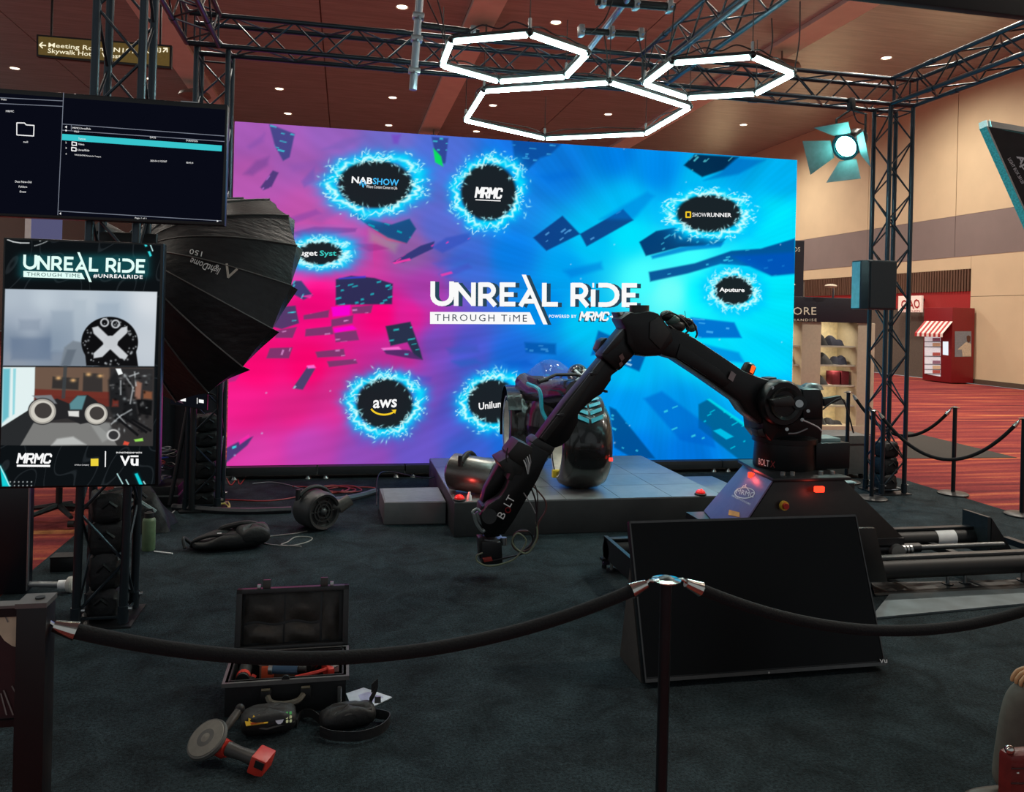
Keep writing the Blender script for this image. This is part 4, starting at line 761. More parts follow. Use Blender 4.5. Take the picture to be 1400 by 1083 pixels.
bv = BVHTree.FromPolygons([Vector(p) for p in dall.v], dall.f)
def on_dome(x, y):
    d = ray(x, y); h = bv.ray_cast(Vector(CAM), Vector(d).normalized()); p = np.array(h[0]) if h[0] else rc; return p-d/np.linalg.norm(d)*.012
text('lightDome', 303, 364, 263, 349, 13, on_dome, WHTP, t, shear=.2); text('150', 277, 344, 260, 340, 7, on_dome, WHTP, t)
shape(strokes([[(310, 361), (312, 379), (324, 368)]], 3.2), on_dome, mat('dome_logo_silver', (180, 170, 160), .4), t, 'logo')
p = rc-nd*(DD+.1); q = np.array((LX+.05, LYf+.132, p[2]+.0)); MB().tube([p, p+np.array((-.05, -.1, .0)), q], .02, 8).build('mount_arm', BLK, t); MB().box(q, (.34, .05, .09)).build('truss_clamp', BLK, t, bevel=.008)
# strip softbox at the far end
Y0 = 4.6; A = py(1350, 173, Y0); Bp = py(1460, 420, Y0); L_ = (Bp-A); Ln = L_/np.linalg.norm(L_); L_ = Ln*1.2
back = py(1470, 205, Y0+.1)-A; back = back-Ln*(back@Ln); bn = back/np.linalg.norm(back); wv = ray(1400, 240); wv = wv-Ln*(wv@Ln); wv = wv/np.linalg.norm(wv)+bn*.03; wv = wv-Ln*(wv@Ln); wv /= np.linalg.norm(wv); b2 = np.cross(wv, Ln); bn = b2 if b2@bn > 0 else -b2
t = thing('strip_softbox', 'black strip softbox with white lettering and glowing honeycomb grid', 'softbox', A+L_/2+np.array((0, 0, -.4)))
SBX = mat('strip_softbox_fabric', (50, 48, 46), .55, var=.2, scale=12, bump=.3)
f0, f1, f2, f3 = A, A+L_, A+L_+wv*.3, A+wv*.3; m0 = A+L_/2+bn*.55+wv*.15; g = [m0+Ln*s1*.13+wv*s2*.1 for s1, s2 in ((-1, -1), (1, -1), (1, 1), (-1, 1))]
for q in ((f0, f1, g[1], g[0]), (f1, f2, g[2], g[1]), (f2, f3, g[3], g[2]), (f3, f0, g[0], g[3])): MB().grid(lambda u, v: (q[0]*(1-u)+q[1]*u)*(1-v)+(q[3]*(1-u)+q[2]*u)*v+bn*(-.0)+(q[0]+q[1]-f0-f2)*.015*math.sin(math.pi*v), 10, 8).build('side_panel', SBX, t, solid=.004)
gd = -bn*.048
for p_, q_ in ((f0, f1), (f1, f2), (f2, f3), (f3, f0)): MB().add([p_, q_, q_+gd, p_+gd], [(0, 1, 2, 3)]).build('grid_frame', mat('honeycomb_teal', (56, 160, 168), .5, emit=.35, scale=90, var=.6), t, solid=.004)
mb = MB()
for k in range(1, 24): c0 = f0+L_*k/24; mb.add([c0, c0+wv*.3, c0+wv*.3+gd, c0+gd], [(0, 1, 2, 3)])
for k in range(1, 6): c0 = f0+wv*.3*k/6; mb.add([c0, c0+L_, c0+L_+gd, c0+gd], [(0, 1, 2, 3)])
o = mb.build('honeycomb', MATS['honeycomb_teal'], t, smooth=False); o['kind'] = 'stuff'
MB().add([f0+bn*.02, f1+bn*.02, f2+bn*.02, f3+bn*.02], [(0, 1, 2, 3)]).build('diffuser', emis('strip_diffuser_glow', (150, 240, 240), 2.5), t)
MB().tube([f0, f1, f2, f3], .006, 5, True).build('piping', mat('piping_white', (210, 205, 195), .5), t)
nn = np.cross(f1-f0, g[0]-f0); nn /= np.linalg.norm(nn); nn = nn if nn@(CAM-A) > 0 else -nn
fsb = lambda x, y: ppl(x, y, A+nn*.075, nn)
text('Aputure', 1387, 215, 1416, 271, 11, fsb, WHTP, t, bold=.03); text('LIGHT BOX 30120', 1377.5, 217.5, 1397, 252, 4.5, fsb, WHTP, t, bold=.01)
MB().cyl(m0, m0+bn*.3, .09, n=16).build('lamp_head', BLK, t)
st0 = m0+bn*.2
t = thing('light_stand', 'black light stand holding the strip softbox with honeycomb grid', 'stand', (st0[0], st0[1], 0))
MB().cyl((st0[0], st0[1], .03), (st0[0], st0[1], st0[2]), .018, n=10).build('pole', BLK, t)
for k in range(3): a = math.radians(120*k); rod('leg', (st0[0], st0[1], .7), (st0[0]+.3*math.cos(a), st0[1]+.3*math.sin(a), .015), .012, BLK, t)
# ================================================================ SMALL DISPLAY, SANDBAGS, SIDE CLUTTER
t = thing('small_display', 'small screen of blue pictures on a stand by the LED wall truss', 'display', pz(264, 697))
d0 = 8.02; P = [(231, 553), (283, 561), (285, 513), (233, 512)]
c4 = [py(x, y, d0) for x, y in P]; MB().prism(c4, (0, .05, 0)).build('housing', BEZ, t)
fq = lambda x, y: py(x, y, d0-.004); fq2 = lambda x, y: py(x, y, d0-.007)
shape([[(233, 552), (281.5, 559.5), (283.5, 514), (235, 513)]], lambda x, y: py(x, y, d0-.002), emis('small_screen_dark', (12, 14, 20), 1), t, 'screen')
shape([[(242, 523), (261, 524), (261, 535), (241, 535)], [(263, 513.5), (282.5, 514.5), (282, 521.5), (263, 521)]], fq, emis('small_screen_blue', (20, 120, 200), 1), t, 'picture'); shape([[(263, 523), (282, 524), (281.5, 536), (262.5, 535)]], fq, emis('small_screen_lilac', (130, 132, 190), 1), t, 'picture')
shape([[(241.5, 529), (246, 529), (246, 535), (241.5, 535)], [(262.5, 530), (266, 530), (266, 535.5), (262.5, 535)], [(245, 543), (254, 544), (254, 549), (245, 548)], [(272, 546), (278.5, 547), (278.5, 551.5), (272, 550.5)], [(269.2, 544), (270, 544), (270, 552), (269.2, 552)]], fq2, WHT, t, 'logo')
b0 = pz(264, 697); rod('pole', (b0[0], d0+.1, .0), (b0[0], d0+.1, c4[0][2]+.05), .028, BLK, t, 10); rod('brace', py(232, 690, d0+.15), py(256, 562, d0+.15), .02, BLK, t); MB().box((b0[0], d0+.12, .01), (.2, .16, .02)).build('base', BLK, t)
def sandbag(label, c, s, rz=0., lean=0.):
    t = thing('sandbag', label, 'sandbag', (c[0], c[1], c[2]-s[2]/2), rz, group='black sandbags stuffed in the truss columns')
    r = random.Random(int(abs(c[2])*1000+c[0]*77)); ph = r.uniform(0, 6)
    mb = MB()
    def f(u, v):
        a = 2*math.pi*u; q = math.pi*(v-.5); ca = math.copysign(abs(math.cos(a))**.4, math.cos(a)); sa = math.copysign(abs(math.sin(a))**.4, math.sin(a)); cq = abs(math.cos(q))**.22; sq = math.copysign(abs(math.sin(q))**.8, math.sin(q))
        w_ = 1+.06*math.sin(3*a+ph)+.05*math.sin(7*q+5*a+ph); return np.array((s[0]/2*ca*cq*w_, s[1]/2*sa*cq*w_, s[2]/2*(1+sq*w_) if sq > 0 else s[2]/2*(1+sq)))
    mb.grid(f, 20, 10); b = mb.build('bag', FAB, t, True); MB().tube([np.array((-s[0]*.2, -s[1]*.5, s[2]*.55)), np.array((0, -s[1]*.56, s[2]*.75)), np.array((s[0]*.2, -s[1]*.5, s[2]*.55))], .012, 5).build('handle', RUB, t, True)
    return t
zz = .014
for k, h in enumerate((.19, .22, .2, .18)): sandbag('black sandbag piled inside the column under the portrait display', (LX, LYf, zz+h/2), (.2, .2, h), k*.1); zz += h*.98
zz = .014
for k, h in enumerate((.15, .14, .16, .15, .15, .16)): sandbag('black sandbag piled inside the column by the LED wall', (BX, LYb, zz+h/2), (.215, .215, h), k*.08); zz += h*.98
zz = .014
for k, h in enumerate((.2, .2, .18)): sandbag('black sandbag piled inside the loudspeaker column', (RX, 8.28, zz+h/2), (.215, .215, h), k*.08); zz += h*.98
# black drape behind the left side
t = thing('black_drape', 'black floor-length drape behind the cable pile', 'curtain', (-2.0, 9.3, 0)); MB().grid(lambda u, v: (-2.5+1.15*u, 9.4+.04*math.sin(u*34), .01+2.35*v), 40, 4).build('cloth', mat('drape_black', (16, 18, 26), .9, scale=30), t, solid=.006); rod('rail', (-2.5, 9.4, 2.37), (-1.35, 9.4, 2.37), .02, BLK, t)
# cable heap
t0 = pz(228, 692); 
cs = thing('equipment_case', 'low black equipment case under the tangled cables', 'case', (-1.75, 8.5, 0)); MB().bb((-2.15, 8.35, .005), (-1.56, 8.75, .2)).build('body', BLK, cs, bevel=.015); MB().bb((-2.16, 8.34, .1), (-1.55, 8.76, .115)).build('edge_trim', STEEL, cs)
cols = [('blue', (52, 84, 190)), ('white', (196, 196, 196)), ('grey', (112, 114, 118)), ('orange', (198, 88, 60)), ('black', (24, 24, 26)), ('pale blue', (120, 150, 200))]
for k in range(14):
    nm, c_ = cols[(0, 1, 2, 0, 2, 1, 4, 5, 3, 2, 0, 1, 4, 2)[k]]; r = random.Random(40+k); cx, cy = -1.86+r.uniform(-.12, .14), 8.53+r.uniform(-.08, .08); zb = .21+.022*k
    pts = []
    for j in range(14): a = j*1.0+r.uniform(-.3, .3); R_ = r.uniform(.07, .17); pts.append((cx+R_*math.cos(a), cy+R_*.7*math.sin(a), zb+r.uniform(0, .05)))
    o = MB().tube(catmull(pts, 5), .0075, 5).build('coiled_cable', mat('cable_'+nm, c_, .5)); tag(o, 'tangled %s cable in the heap on the low black case' % nm, 'cable', 'cables heaped on the case')
def cable(name, label, pix, col, r=.008, z=None, k=8, group=None):
    z = r if z is None else z; o = MB().tube(catmull([pz(x, y, 0)+np.array((0, 0, z+(h if len(q) else 0))) for x, y, *q in pix for h in [q[0] if q else 0]], k), r, 6).build(name, mat('cable_'+col[0], col[1], .5)); return tag(o, label, 'cable', group)
YC = ('yellow', (206, 188, 104)); RC = ('red', (150, 48, 44)); BC = ('black', (24, 24, 26)); WC = ('white', (196, 196, 196)); GC = ('grey', (112, 114, 118))
cable('extension_cable', 'yellow cable coiled on the floor at the foot of the truss column', [(281, 695), (292, 698), (305, 690), (312, 688), (313, 697, .01), (300, 700, .01), (298, 694, .02), (308, 693, .02), (312, 699, .01), (296, 702)], YC)
cable('power_cable', 'red cable trailing along the floor below the LED wall', [(306, 684), (330, 685), (360, 686), (385, 684), (410, 680), (430, 681)], RC, .007)
cable('power_cable', 'red cable running straight toward the grey step box', [(400, 666), (430, 667), (470, 667), (500, 667), (513, 668)], RC, .007)
pts = [(445+ (24+4*math.sin(i*2.1))*math.cos(i*.9)+ i*.8, 671+4.5*math.sin(i*.9)) for i in range(34)]
cable('power_cable', 'red cable coiled in a loose heap between blower and LED wall', [(x, y, .006*(i % 4)) for i, (x, y) in enumerate(pts)], RC, .007)
cable('power_cable', 'thin red cable wriggling at the corner of the LED wall', [(310, 655), (316, 664), (324, 655), (328, 663), (336, 653)], RC, .006)
cable('power_cable', 'grey cable lying across the carpet under the LED wall', [(345, 662), (370, 660), (395, 664), (420, 672), (440, 675)], GC, .006)
cable('extension_lead', 'thin grey lead in loops in front of the black blower', [(420, 727), (405, 730), (380, 733), (362, 736), (362, 744), (395, 747), (420, 742), (426, 736), (405, 735), (393, 742), (385, 746), (412, 748)], ('pale grey', (132, 132, 128)), .005)
cable('vacuum_hose', 'thick dark hose lying on the carpet from truss to blower', [(236, 697), (262, 699), (300, 702), (340, 703), (375, 702), (398, 701)], ('hose', (58, 60, 64)), .03)
cable('vacuum_hose', 'thick grey hose running from the blower to the step box', [(456, 695, .05), (475, 688, .02), (495, 681), (514, 675)], ('hose grey', (92, 98, 102)), .03)
cable('charging_lead', 'white lead hanging at the foot of the truss beside the bag', [(242, 685, .1), (242, 694), (232, 704), (215, 710), (205, 712)], WC, .006)
t = thing('gear_bag', 'black gear bag slumped behind the monitor column', 'bag', pz(180, 718)); p = pz(185, 722)
MB().grid(lambda u, v: (p[0]-.25+.55*u+.02*math.sin(v*9), p[1]-.2+.4*v, .003+.42*(math.sin(math.pi*u)**.5)*(math.sin(math.pi*v)**.5)*(.8+.2*math.sin(u*9+v*4))), 16, 10).build('body', FAB, t); MB().tube(catmull([(p[0]-.1, p[1]-.15, .3), (p[0], p[1]-.2, .42), (p[0]+.12, p[1]-.15, .3)], 6), .015).build('handle', RUB, t)
MB().tube([(p[0]-.2, p[1]-.18, .2), (p[0]+.05, p[1]-.21, .3), (p[0]+.2, p[1]-.18, .18)], .02, 6).build('silver_strap', mat('bag_strap_grey', (108, 124, 124), .4), t)
b = pz(203, 752); t = thing('water_bottle', 'olive green flask standing on the carpet by the column', 'bottle', b)
MB().lathe([(.001, 0), (.046, 0), (.05, .01), (.05, .235), (.046, .25), (.034, .262), (.034, .27)], b, ZU, 20).build('flask', mat('flask_olive', (92, 112, 82), .45), t); MB().lathe([(.037, .262), (.037, .3), (.03, .305), (.001, .305)], b, ZU, 16).build('cap', RUB, t); MB().tube([b+np.array((-.03, 0, .3)), b+np.array((-.02, 0, .325)), b+np.array((.02, 0, .325)), b+np.array((.03, 0, .3))], .007).build('loop', RUB, t)
a, c = pz(211, 755), pz(236, 758); o = MB().cyl(a+np.array((0, 0, .006)), c+np.array((0, 0, .006)), .006, n=8).build('marker_stick', WHTP); tag(o, 'thin white stick lying on the carpet near the flask', 'stick')
# left edge: chair, box, pole, black panel
q = pz(80, 712); t = thing('office_chair', 'black swivel office chair on the red carpet behind the display', 'chair', q)
for k in range(5):
    a = 2*math.pi*k/5+.3; e = q+np.array((.32*math.cos(a), .32*math.sin(a), .09)); MB().tube([q+np.array((0, 0, .14)), e], [.03, .018], 6).build('base_leg', RUB, t); MB().cyl(e+np.array((-.025, 0, -.058)), e+np.array((.025, 0, -.058)), .03, n=12).build('caster', RUB, t)
MB().cyl(q+np.array((0, 0, .12)), q+np.array((0, 0, .42)), .028).build('gas_column', BLK, t); MB().box(q+np.array((0, 0, .46)), (.5, .48, .09)).build('seat', FAB, t, bevel=.035); MB().box(q+np.array((0, .25, .82)), (.46, .07, .55)).build('backrest', FAB, t, bevel=.03); MB().box(q+np.array((0, .26, .5)), (.08, .03, .2)).build('back_bar', BLK, t)
for s in (-1, 1): MB().tube([q+np.array((s*.24, .1, .45)), q+np.array((s*.29, .1, .48)), q+np.array((s*.29, .05, .66)), q+np.array((s*.29, -.15, .67))], .016).build('armrest', RUB, t)
q = pz(85, 782); t = thing('small_black_box', 'small black box on the carpet beside the column', 'box', q); MB().box(q+np.array((0, .06, .05)), (.17, .12, .1)).build('body', BLK, t, bevel=.008); MB().box(q+np.array((0, .06, .103)), (.174, .124, .012)).build('lid', RUB, t, bevel=.004)
a = pz(40, 810)+np.array((0, 0, .055)); b = pz(93, 810)+np.array((0, 0, .055)); t = thing('flanged_pole', 'grey pole with a white flange lying on the carpet', 'pole', a-np.array((0, 0, .055)))
MB().cyl(a, b-np.array((.06, 0, 0)), .02, n=12).build('pole', mat('pole_grey', (120, 124, 126), .35, .5), t); MB().cyl(b-np.array((.06, 0, 0)), b, .03, n=12).build('socket', WHTP, t); MB().lathe([(.03, -.01), (.05, 0), (.055, .03), (.045, .04), (.001, .04)], b, b-a, 16).build('flange', mat('flange_grey_white', (176, 174, 168), .5), t)
q = pz(35, 812); t = thing('black_flight_panel', 'tall black cabinet panel standing under the portrait display', 'cabinet', (q[0]-.3, q[1], 0)); MB().bb((q[0]-.62, q[1], .003), (q[0], q[1]+.12, .86)).build('panel', mat('cabinet_black_satin', (14, 17, 24), .3), t, bevel=.006); MB().bb((q[0]-.0005, q[1]+.004, .02), (q[0]+.008, q[1]+.03, .85)).build('lit_edge', STEEL, t)  # bright steel strip stands in for light caught along the panel's right edge
# ================================================================ PLATFORM
t = thing('stage_platform', 'low dark stage platform with grey tiled top in front of the LED wall', 'platform', (2.2, 7.9, 0))
PX0, PX1, PY0, PY1, PH = .97, 3.5, 6.96, 9.1, .31
PSIDE = mat('platform_side_dark', (50, 52, 53), .6, var=.1, scale=12); PTOP = mat('platform_top_grey', (130, 134, 134), .3, var=.12, scale=10, spec=.9)
MB().bb((PX0, PY0, .003), (PX1, PY1, PH-.012)).build('frame', PSIDE, t, bevel=.004)
nx, ny = 5, 4
for i in range(nx):
    for j in range(ny):
        MB().bb((PX0+i*(PX1-PX0)/nx+.003, PY0+j*(PY1-PY0)/ny+.003, PH-.012), (PX0+(i+1)*(PX1-PX0)/nx-.003, PY0+(j+1)*(PY1-PY0)/ny-.003, PH)).build('tile', PTOP, t)
t = thing('step_box', 'light grey box step beside the dark platform', 'step', (.68, 7.75, 0)); a = pz(525, 718); b = pz(612, 713)
MB().prism([(a[0], a[1], .003), (.955, a[1]-.02, .003), (.955, a[1]+.62, .003), (a[0]-.02, a[1]+.62, .003)], (0, 0, .2)).build('body', GRY, t, bevel=.004); MB().bb((a[0]+.01, a[1]+.01, .203), (.95, a[1]+.6, .207)).build('top_sheet', mat('step_top', (122, 124, 124), .5, scale=14), t)
t = thing('low_ramp', 'low grey board lying at the far end of the platform', 'board', (3.95, 8.4, 0)); MB().bb((3.56, 8.0, .003), (4.3, 8.85, .1)).build('body', PTOP, t, bevel=.005); MB().bb((3.58, 7.98, .003), (4.28, 7.999, .09)).build('edge', PSIDE, t)
# beacons
REDE = emis('beacon_red_glow', (255, 60, 50), 2.2)
for lab, (x, y), z in (('red beacon lamp glowing on the platform by the steel blower', (629, 686), PH), ('red beacon lamp glowing on the platform corner by the robot', (962, 679), PH)):
    p = pz(x, y, z); p[1] = max(p[1], PY0+.05); p[2] = z; t = thing('beacon_light', lab, 'light', p)
    MB().lathe([(.001, 0), (.055, 0), (.055, .012), (.045, .018)], p, ZU, 16).build('base', RUB, t); MB().lathe([(.045, .015), (.045, .03), (.03, .045), (.001, .048)], p, ZU, 16).build('dome', mat('beacon_red_plastic', (200, 24, 24), .3, emit=.5), t); MB().sph(p+np.array((0, -.02, .046)), (.014, .014, .014), 8, 6).build('led', REDE, t)
    lamp('beacon_glow', 'POINT', p+np.array((0, 0, .09)), .5, (1, .1, .08), None, .02)
p = pz(643, 686, PH); p[1] = PY0+.06; o = MB().lathe([(.001, 0), (.022, 0), (.02, .04), (.012, .05), (.01, .07), (.001, .072)], p, ZU, 14).build('white_bottle', WHTP); tag(o, 'tiny white bottle beside the red beacon', 'bottle')
p = pz(612, 658, PH); p = np.array((1.03, 7.55, PH)); t = thing('sports_bottle', 'green capped bottle standing behind the steel blower', 'bottle', p); MB().lathe([(.001, 0), (.035, 0), (.035, .13), (.03, .14)], p, ZU, 16).build('body', mat('bottle_label_white', (200, 206, 200), .4), t); MB().lathe([(.036, .13), (.036, .19), (.001, .195)], p, ZU, 16).build('cap', mat('bottle_green', (60, 190, 110), .4), t)
# blowers
def blower(label, c, ax, R_, L_, m_, rim, arm=True):
    ax = np.array(ax, float); ax /= np.linalg.norm(ax); t = thing('blower_fan', label, 'blower', (c[0], c[1], c[2]-R_)); sd = np.cross(ZU, ax); sd /= np.linalg.norm(sd)
    MB().lathe([(.001, -L_/2), (R_*.8, -L_/2), (R_, -L_/2+.03), (R_, L_/2-.02), (R_*.95, L_/2)], c, ax, 32).build('drum', m_, t)
    MB().lathe([(R_*.95, L_/2-.002), (R_*.9, L_/2+.018), (R_*.78, L_/2+.012), (R_*.72, L_/2-.02), (R_*.001, L_/2-.02)], c, ax, 32).build('end_cap', rim, t)
    for q in (.55, .38): MB().lathe([(R_*q, L_/2-.02), (R_*q, L_/2-.005), (R_*(q-.07), L_/2-.005), (R_*(q-.07), L_/2-.02)], c, ax, 28).build('grille_ring', rim, t)
    MB().sph(np.array(c)+ax*(L_/2-.015), R_*.2, 12, 8).build('hub', m_, t)
    for k in range(6): a = k*math.pi/3; d_ = sd*math.cos(a)+np.cross(ax, sd)*math.sin(a); rod('grille_bar', np.array(c)+ax*(L_/2-.012)+d_*R_*.18, np.array(c)+ax*(L_/2-.012)+d_*R_*.74, .006, rim, t, 6)
    if arm: 
        for s in (1,): MB().tube([np.array(c)-ax*L_*.12+(sd*math.cos(a)+np.array((0, 0, 1))*math.sin(a))*R_*1.14 for a in np.linspace(-.5, 2.6, 16)]+[np.array(c)-ax*L_*.12-sd*R_*.95+np.array((0, 0, R_*1.12))], .02, 8).build('stand_arm', RUB, t); MB().sph(np.array(c)-ax*L_*.12+sd*R_*1.04, (.035, .035, .035), 10, 6).build('pivot_knob', RUB, t)
    return t
c = np.array((1.185, 7.3, PH+.17)); blower('brushed steel drum blower lying on the platform corner', c, (.80, -.58, -.05), .167, .46, mat('brushed_steel_drum', (128, 126, 122), .32, .85, var=.12, scale=30, stretch=(1, 1, 8)), RUB)
c = np.array((-.22, 7.42, .17)); t = blower('black drum blower with nozzle standing on the carpet', c, (.55, -.83, 0), .17, .27, mat('blower_black_plastic', (62, 62, 62), .42, var=.1), mat('blower_dark_cap', (46, 46, 46), .4))
MB().tube([c+np.array((.1, .05, .02)), c+np.array((.22, .0, .02)), c+np.array((.3, .03, .07))], [.07, .06, .055], 14).build('nozzle', mat('nozzle_grey', (84, 82, 78), .45), t)
cable('extension_lead', 'black lead lying across the grey step box', [(515, 692, .0), (516, 680, .21), (530, 672, .21), (560, 678, .21), (585, 682, .21), (598, 678, .215)], BC, .006)
# ================================================================ CONCEPT BIKE
fwc = np.array((2.25, 7.46)); bdir = np.array((.27, -.963)); bdir /= np.linalg.norm(bdir); rwc = np.array((1.98, 8.6)); axd = np.array((-bdir[1], bdir[0])); axd = -axd if axd[0] > 0 else axd
A3 = np.array((-.996, .087, 0)); D3 = np.array((-.087, -.996, 0)); A3r = np.array((axd[0], axd[1], 0)); D3r = np.array((bdir[0], bdir[1], 0))   # the front wheel is steered, the body keeps its own line
t = thing('concept_bike', 'futuristic black motorcycle prop with fat hubless wheels on the platform', 'motorcycle', (fwc[0], fwc[1], PH))
TYR = mat('bike_tyre_gloss', (38, 37, 36), .22, var=.15, scale=12, coat=.4); RIMW = mat('bike_rim_white', (224, 220, 208), .35); BBODY = mat('bike_body_black', (26, 26, 28), .25, coat=.4, var=.1); SILV = mat('bike_silver_shell', (178, 172, 164), .3, .3)
AF0, DF0 = A3, D3; WR = .425; WWd = .235
for nm, wc in (('front', fwc), ('rear', rwc)):
    c = np.array((wc[0], wc[1], PH+WR+.003))
    prof = [(.28, -WWd*.98), (.33, -WWd), (.385, -WWd*.88), (.418, -WWd*.6), (.43, -WWd*.25), (.43, WWd*.25), (.418, WWd*.6), (.385, WWd*.88), (.33, WWd), (.28, WWd*.98)]
    w_ = MB().lathe(prof, c, A3, 40).build('wheel', TYR, t); MB().lathe([(.33, -WWd*1.005), (.285, -WWd*.97), (.27, -.1), (.27, .1), (.285, WWd*.97), (.33, WWd*1.005)], c, A3, 40).build('rim', RIMW, w_)
    for k in range(9): a = k*2*math.pi/9; MB().box(c+A3*0+(D3*math.cos(a)+np.array((0, 0, 1))*math.sin(a))*.4315, (.012, .2, .004), np.array([D3*-math.sin(a)+np.array((0, 0, 1))*math.cos(a), A3, D3*math.cos(a)+np.array((0, 0, 1))*math.sin(a)]).T).build('tread_groove', RUB, w_) if k in (0, 3, 6) else None
A3, D3 = AF0, DF0
def bp(f, s, z): return np.array((fwc[0], fwc[1], 0))-D3r*f+A3r*s+np.array((0, 0, PH+z))   # f metres behind the front hub, s toward the rim side
# fender over the front wheel
cF = np.array((fwc[0], fwc[1], PH+WR+.003))
FA = lambda u, v, r: cF+(D3*math.cos(u)+np.array((0, 0, 1))*math.sin(u))*r+A3*v
MB().grid(lambda u, v: FA(math.radians(8+150*u), (-.5+v)*(.34-.16*max(0, .35-u)/.35), .455+.02*math.sin(math.pi*v)), 20, 8).build('fender', BBODY, t, solid=.012)
TEAL = mat('bike_teal_decal', (40, 150, 168), .35, emit=.12)
for k in range(4):
    for s in (-1, 1):
        a0 = math.radians(30+k*10); MB().add([FA(a0, s*.012, .486), FA(a0+math.radians(5), s*.012, .486), FA(a0+math.radians(11), s*.125, .486), FA(a0+math.radians(6), s*.125, .486)], [(0, 1, 2, 3)]).build('chevron_decal', TEAL, t, solid=.003)
MB().tube([bp(.1, 0, .9), bp(.45, 0, .86), bp(.85, 0, .8), bp(1.2, 0, .92)], [.12, .16, .15, .1], 12).build('spine', BBODY, t)
MB().grid(lambda u, v: bp(.3+.65*u, .0, .36)+A3*(.22*math.cos(math.pi*2*v)*math.sin(math.pi*(.1+.8*u)))+np.array((0, 0, .34*math.sin(math.pi*2*v)*math.sin(math.pi*(.15+.7*u))+.15)), 12, 16).build('engine_fairing', BBODY, t, solid=.01)
MB().grid(lambda u, v: np.array((rwc[0], rwc[1], PH+WR))+(-D3*math.cos(math.radians(-20+170*u))+np.array((0, 0, 1))*math.sin(math.radians(-20+170*u)))*.45+A3*(.255-.14*v), 16, 4).build('rear_shell', BBODY, t, solid=.012)
MB().prism([py(x_, y_, 8.35) for x_, y_ in ((717, 548), (724, 540), (729, 546), (731, 570), (729, 606), (722, 616), (714, 610), (713, 578))], (0, .3, 0)).build('side_shell', SILV, t, bevel=.03)
for pts_ in ([(719, 556), (724, 535), (735, 520), (752, 516), (768, 521)], [(730, 545), (738, 528), (752, 521)], [(764, 520), (770, 512), (778, 517), (776, 530)]): MB().tube(catmull([py(x_, y_, 8.3) for x_, y_ in pts_], 6), .013, 6).build('canopy_frame', mat('canopy_edge_lilac', (120, 96, 150), .2, .3), t)
CAN = mat('canopy_iridescent', (150, 140, 170), .08, 0, var=.4, scale=4, alpha=.09, spec=.8)
MB().grid(lambda u, v: bp(.25+.75*u, -.0+.24*math.cos(math.pi*v), .86+.34*math.sin(math.pi*(.12+.8*u))*math.sin(math.pi*v)), 12, 12).build('canopy', CAN, t, solid=.006)
MB().tube([bp(.28, .3, 1.0), bp(.3, .12, 1.06), bp(.3, -.12, 1.06), bp(.28, -.3, 1.0)], .016, 8).build('handlebar', RUB, t)
for s in (-1, 1): MB().cyl(bp(.28, s*.22, 1.02), bp(.28, s*.33, .995), .022, n=10).build('grip', RUB, t)
MB().box(bp(.85, 0, .95), (.2, .34, .09)).build('seat', FAB, t, bevel=.03); MB().tube(catmull([bp(.2, .2, .55), bp(.3, .26, .7), bp(.35, .27, .9), bp(.6, .27, .95)], 6), .02).build('frame_tube', TEAL, t); MB().tube(catmull([bp(.2, -.2, .55), bp(.3, -.26, .7), bp(.35, -.27, .9), bp(.6, -.27, .95)], 6), .02).build('frame_tube', TEAL, t)
MB().box(FA(math.radians(-12), -.2, .425), (.03, .02, .03)).build('red_reflection', REDE, t); MB().box(cF+A3*.2+np.array((-.02, 0, -.3)), (.1, .05, .07)).build('warning_sticker', mat('sticker_yellow', (230, 200, 50), .5), t)  # small glowing red box stands in for a reflection at the wheel's edge
hp = py(790, 513, 8.2); hp_ = thing('helmet', 'black racing helmet with a white cross resting on the bike', 'helmet', hp-np.array((0, 0, .12)))
MB().sph(hp, (.115, .13, .12), 20, 14).build('shell', BBODY, hp_); MB().lathe([(.085, -.12), (.095, -.1), (.1, -.08)], hp, ZU, 18).build('neck_trim', RUB, hp_)
for a in (.8, -.75):
    d_ = np.array((math.cos(a), 0, math.sin(a))); MB().tube([hp+np.array((0, -.02, 0))+d_*q*.1+np.array((0, -.136*math.sqrt(max(0, 1-(q*.78)**2))+.02, 0)) for q in np.linspace(-.85, .85, 9)], .014, 6).build('cross_stripe', WHTP, hp_)
# ================================================================ CAMERA ROBOT ON ITS TRACK
t = thing('linear_track', 'black steel linear track with rails and rollers under the robot', 'track', (3.9, 5.9, 0))
for Yq, x0 in ((5.2, 2.0), (5.9, 2.0)):
    MB().cyl((x0, Yq, .16), (5.25 if Yq > 5.5 else 6.0, Yq, .16), .075, n=18).build('rail_tube', mat('track_tube', (22, 22, 23), .5, .1), t)
    MB().bb((x0, Yq-.03, .232), (5.25 if Yq > 5.5 else 6.0, Yq+.03, .255)).build('guide_rail', mat('guide_rail_steel', (88, 90, 90), .4, .7) if Yq < 5.5 else BLK, t, bevel=.004)
MB().cyl((3.9, 5.44, .23), (5.14, 5.44, .23), .022, n=12).build('drive_rod', mat('rod_steel_grey', (96, 98, 98), .3, .8), t); MB().cyl((3.9, 5.44, .23), (4.38, 5.44, .23), .036, n=14).build('rod_sleeve', BLK, t)
for k in range(7): MB().cyl((4.1+k*.03, 5.44, .22), (4.12+k*.03, 5.44, .22), .045, n=12).build('cable_chain_link', STEEL, t)
p = (4.62, 6.25, .16); mb = MB(); 
for k in range(2): pass
MB().cyl((4.88, 5.9, .16), (5.06, 5.9, .16), .0765, n=18).build('white_tape', WHTP, t)
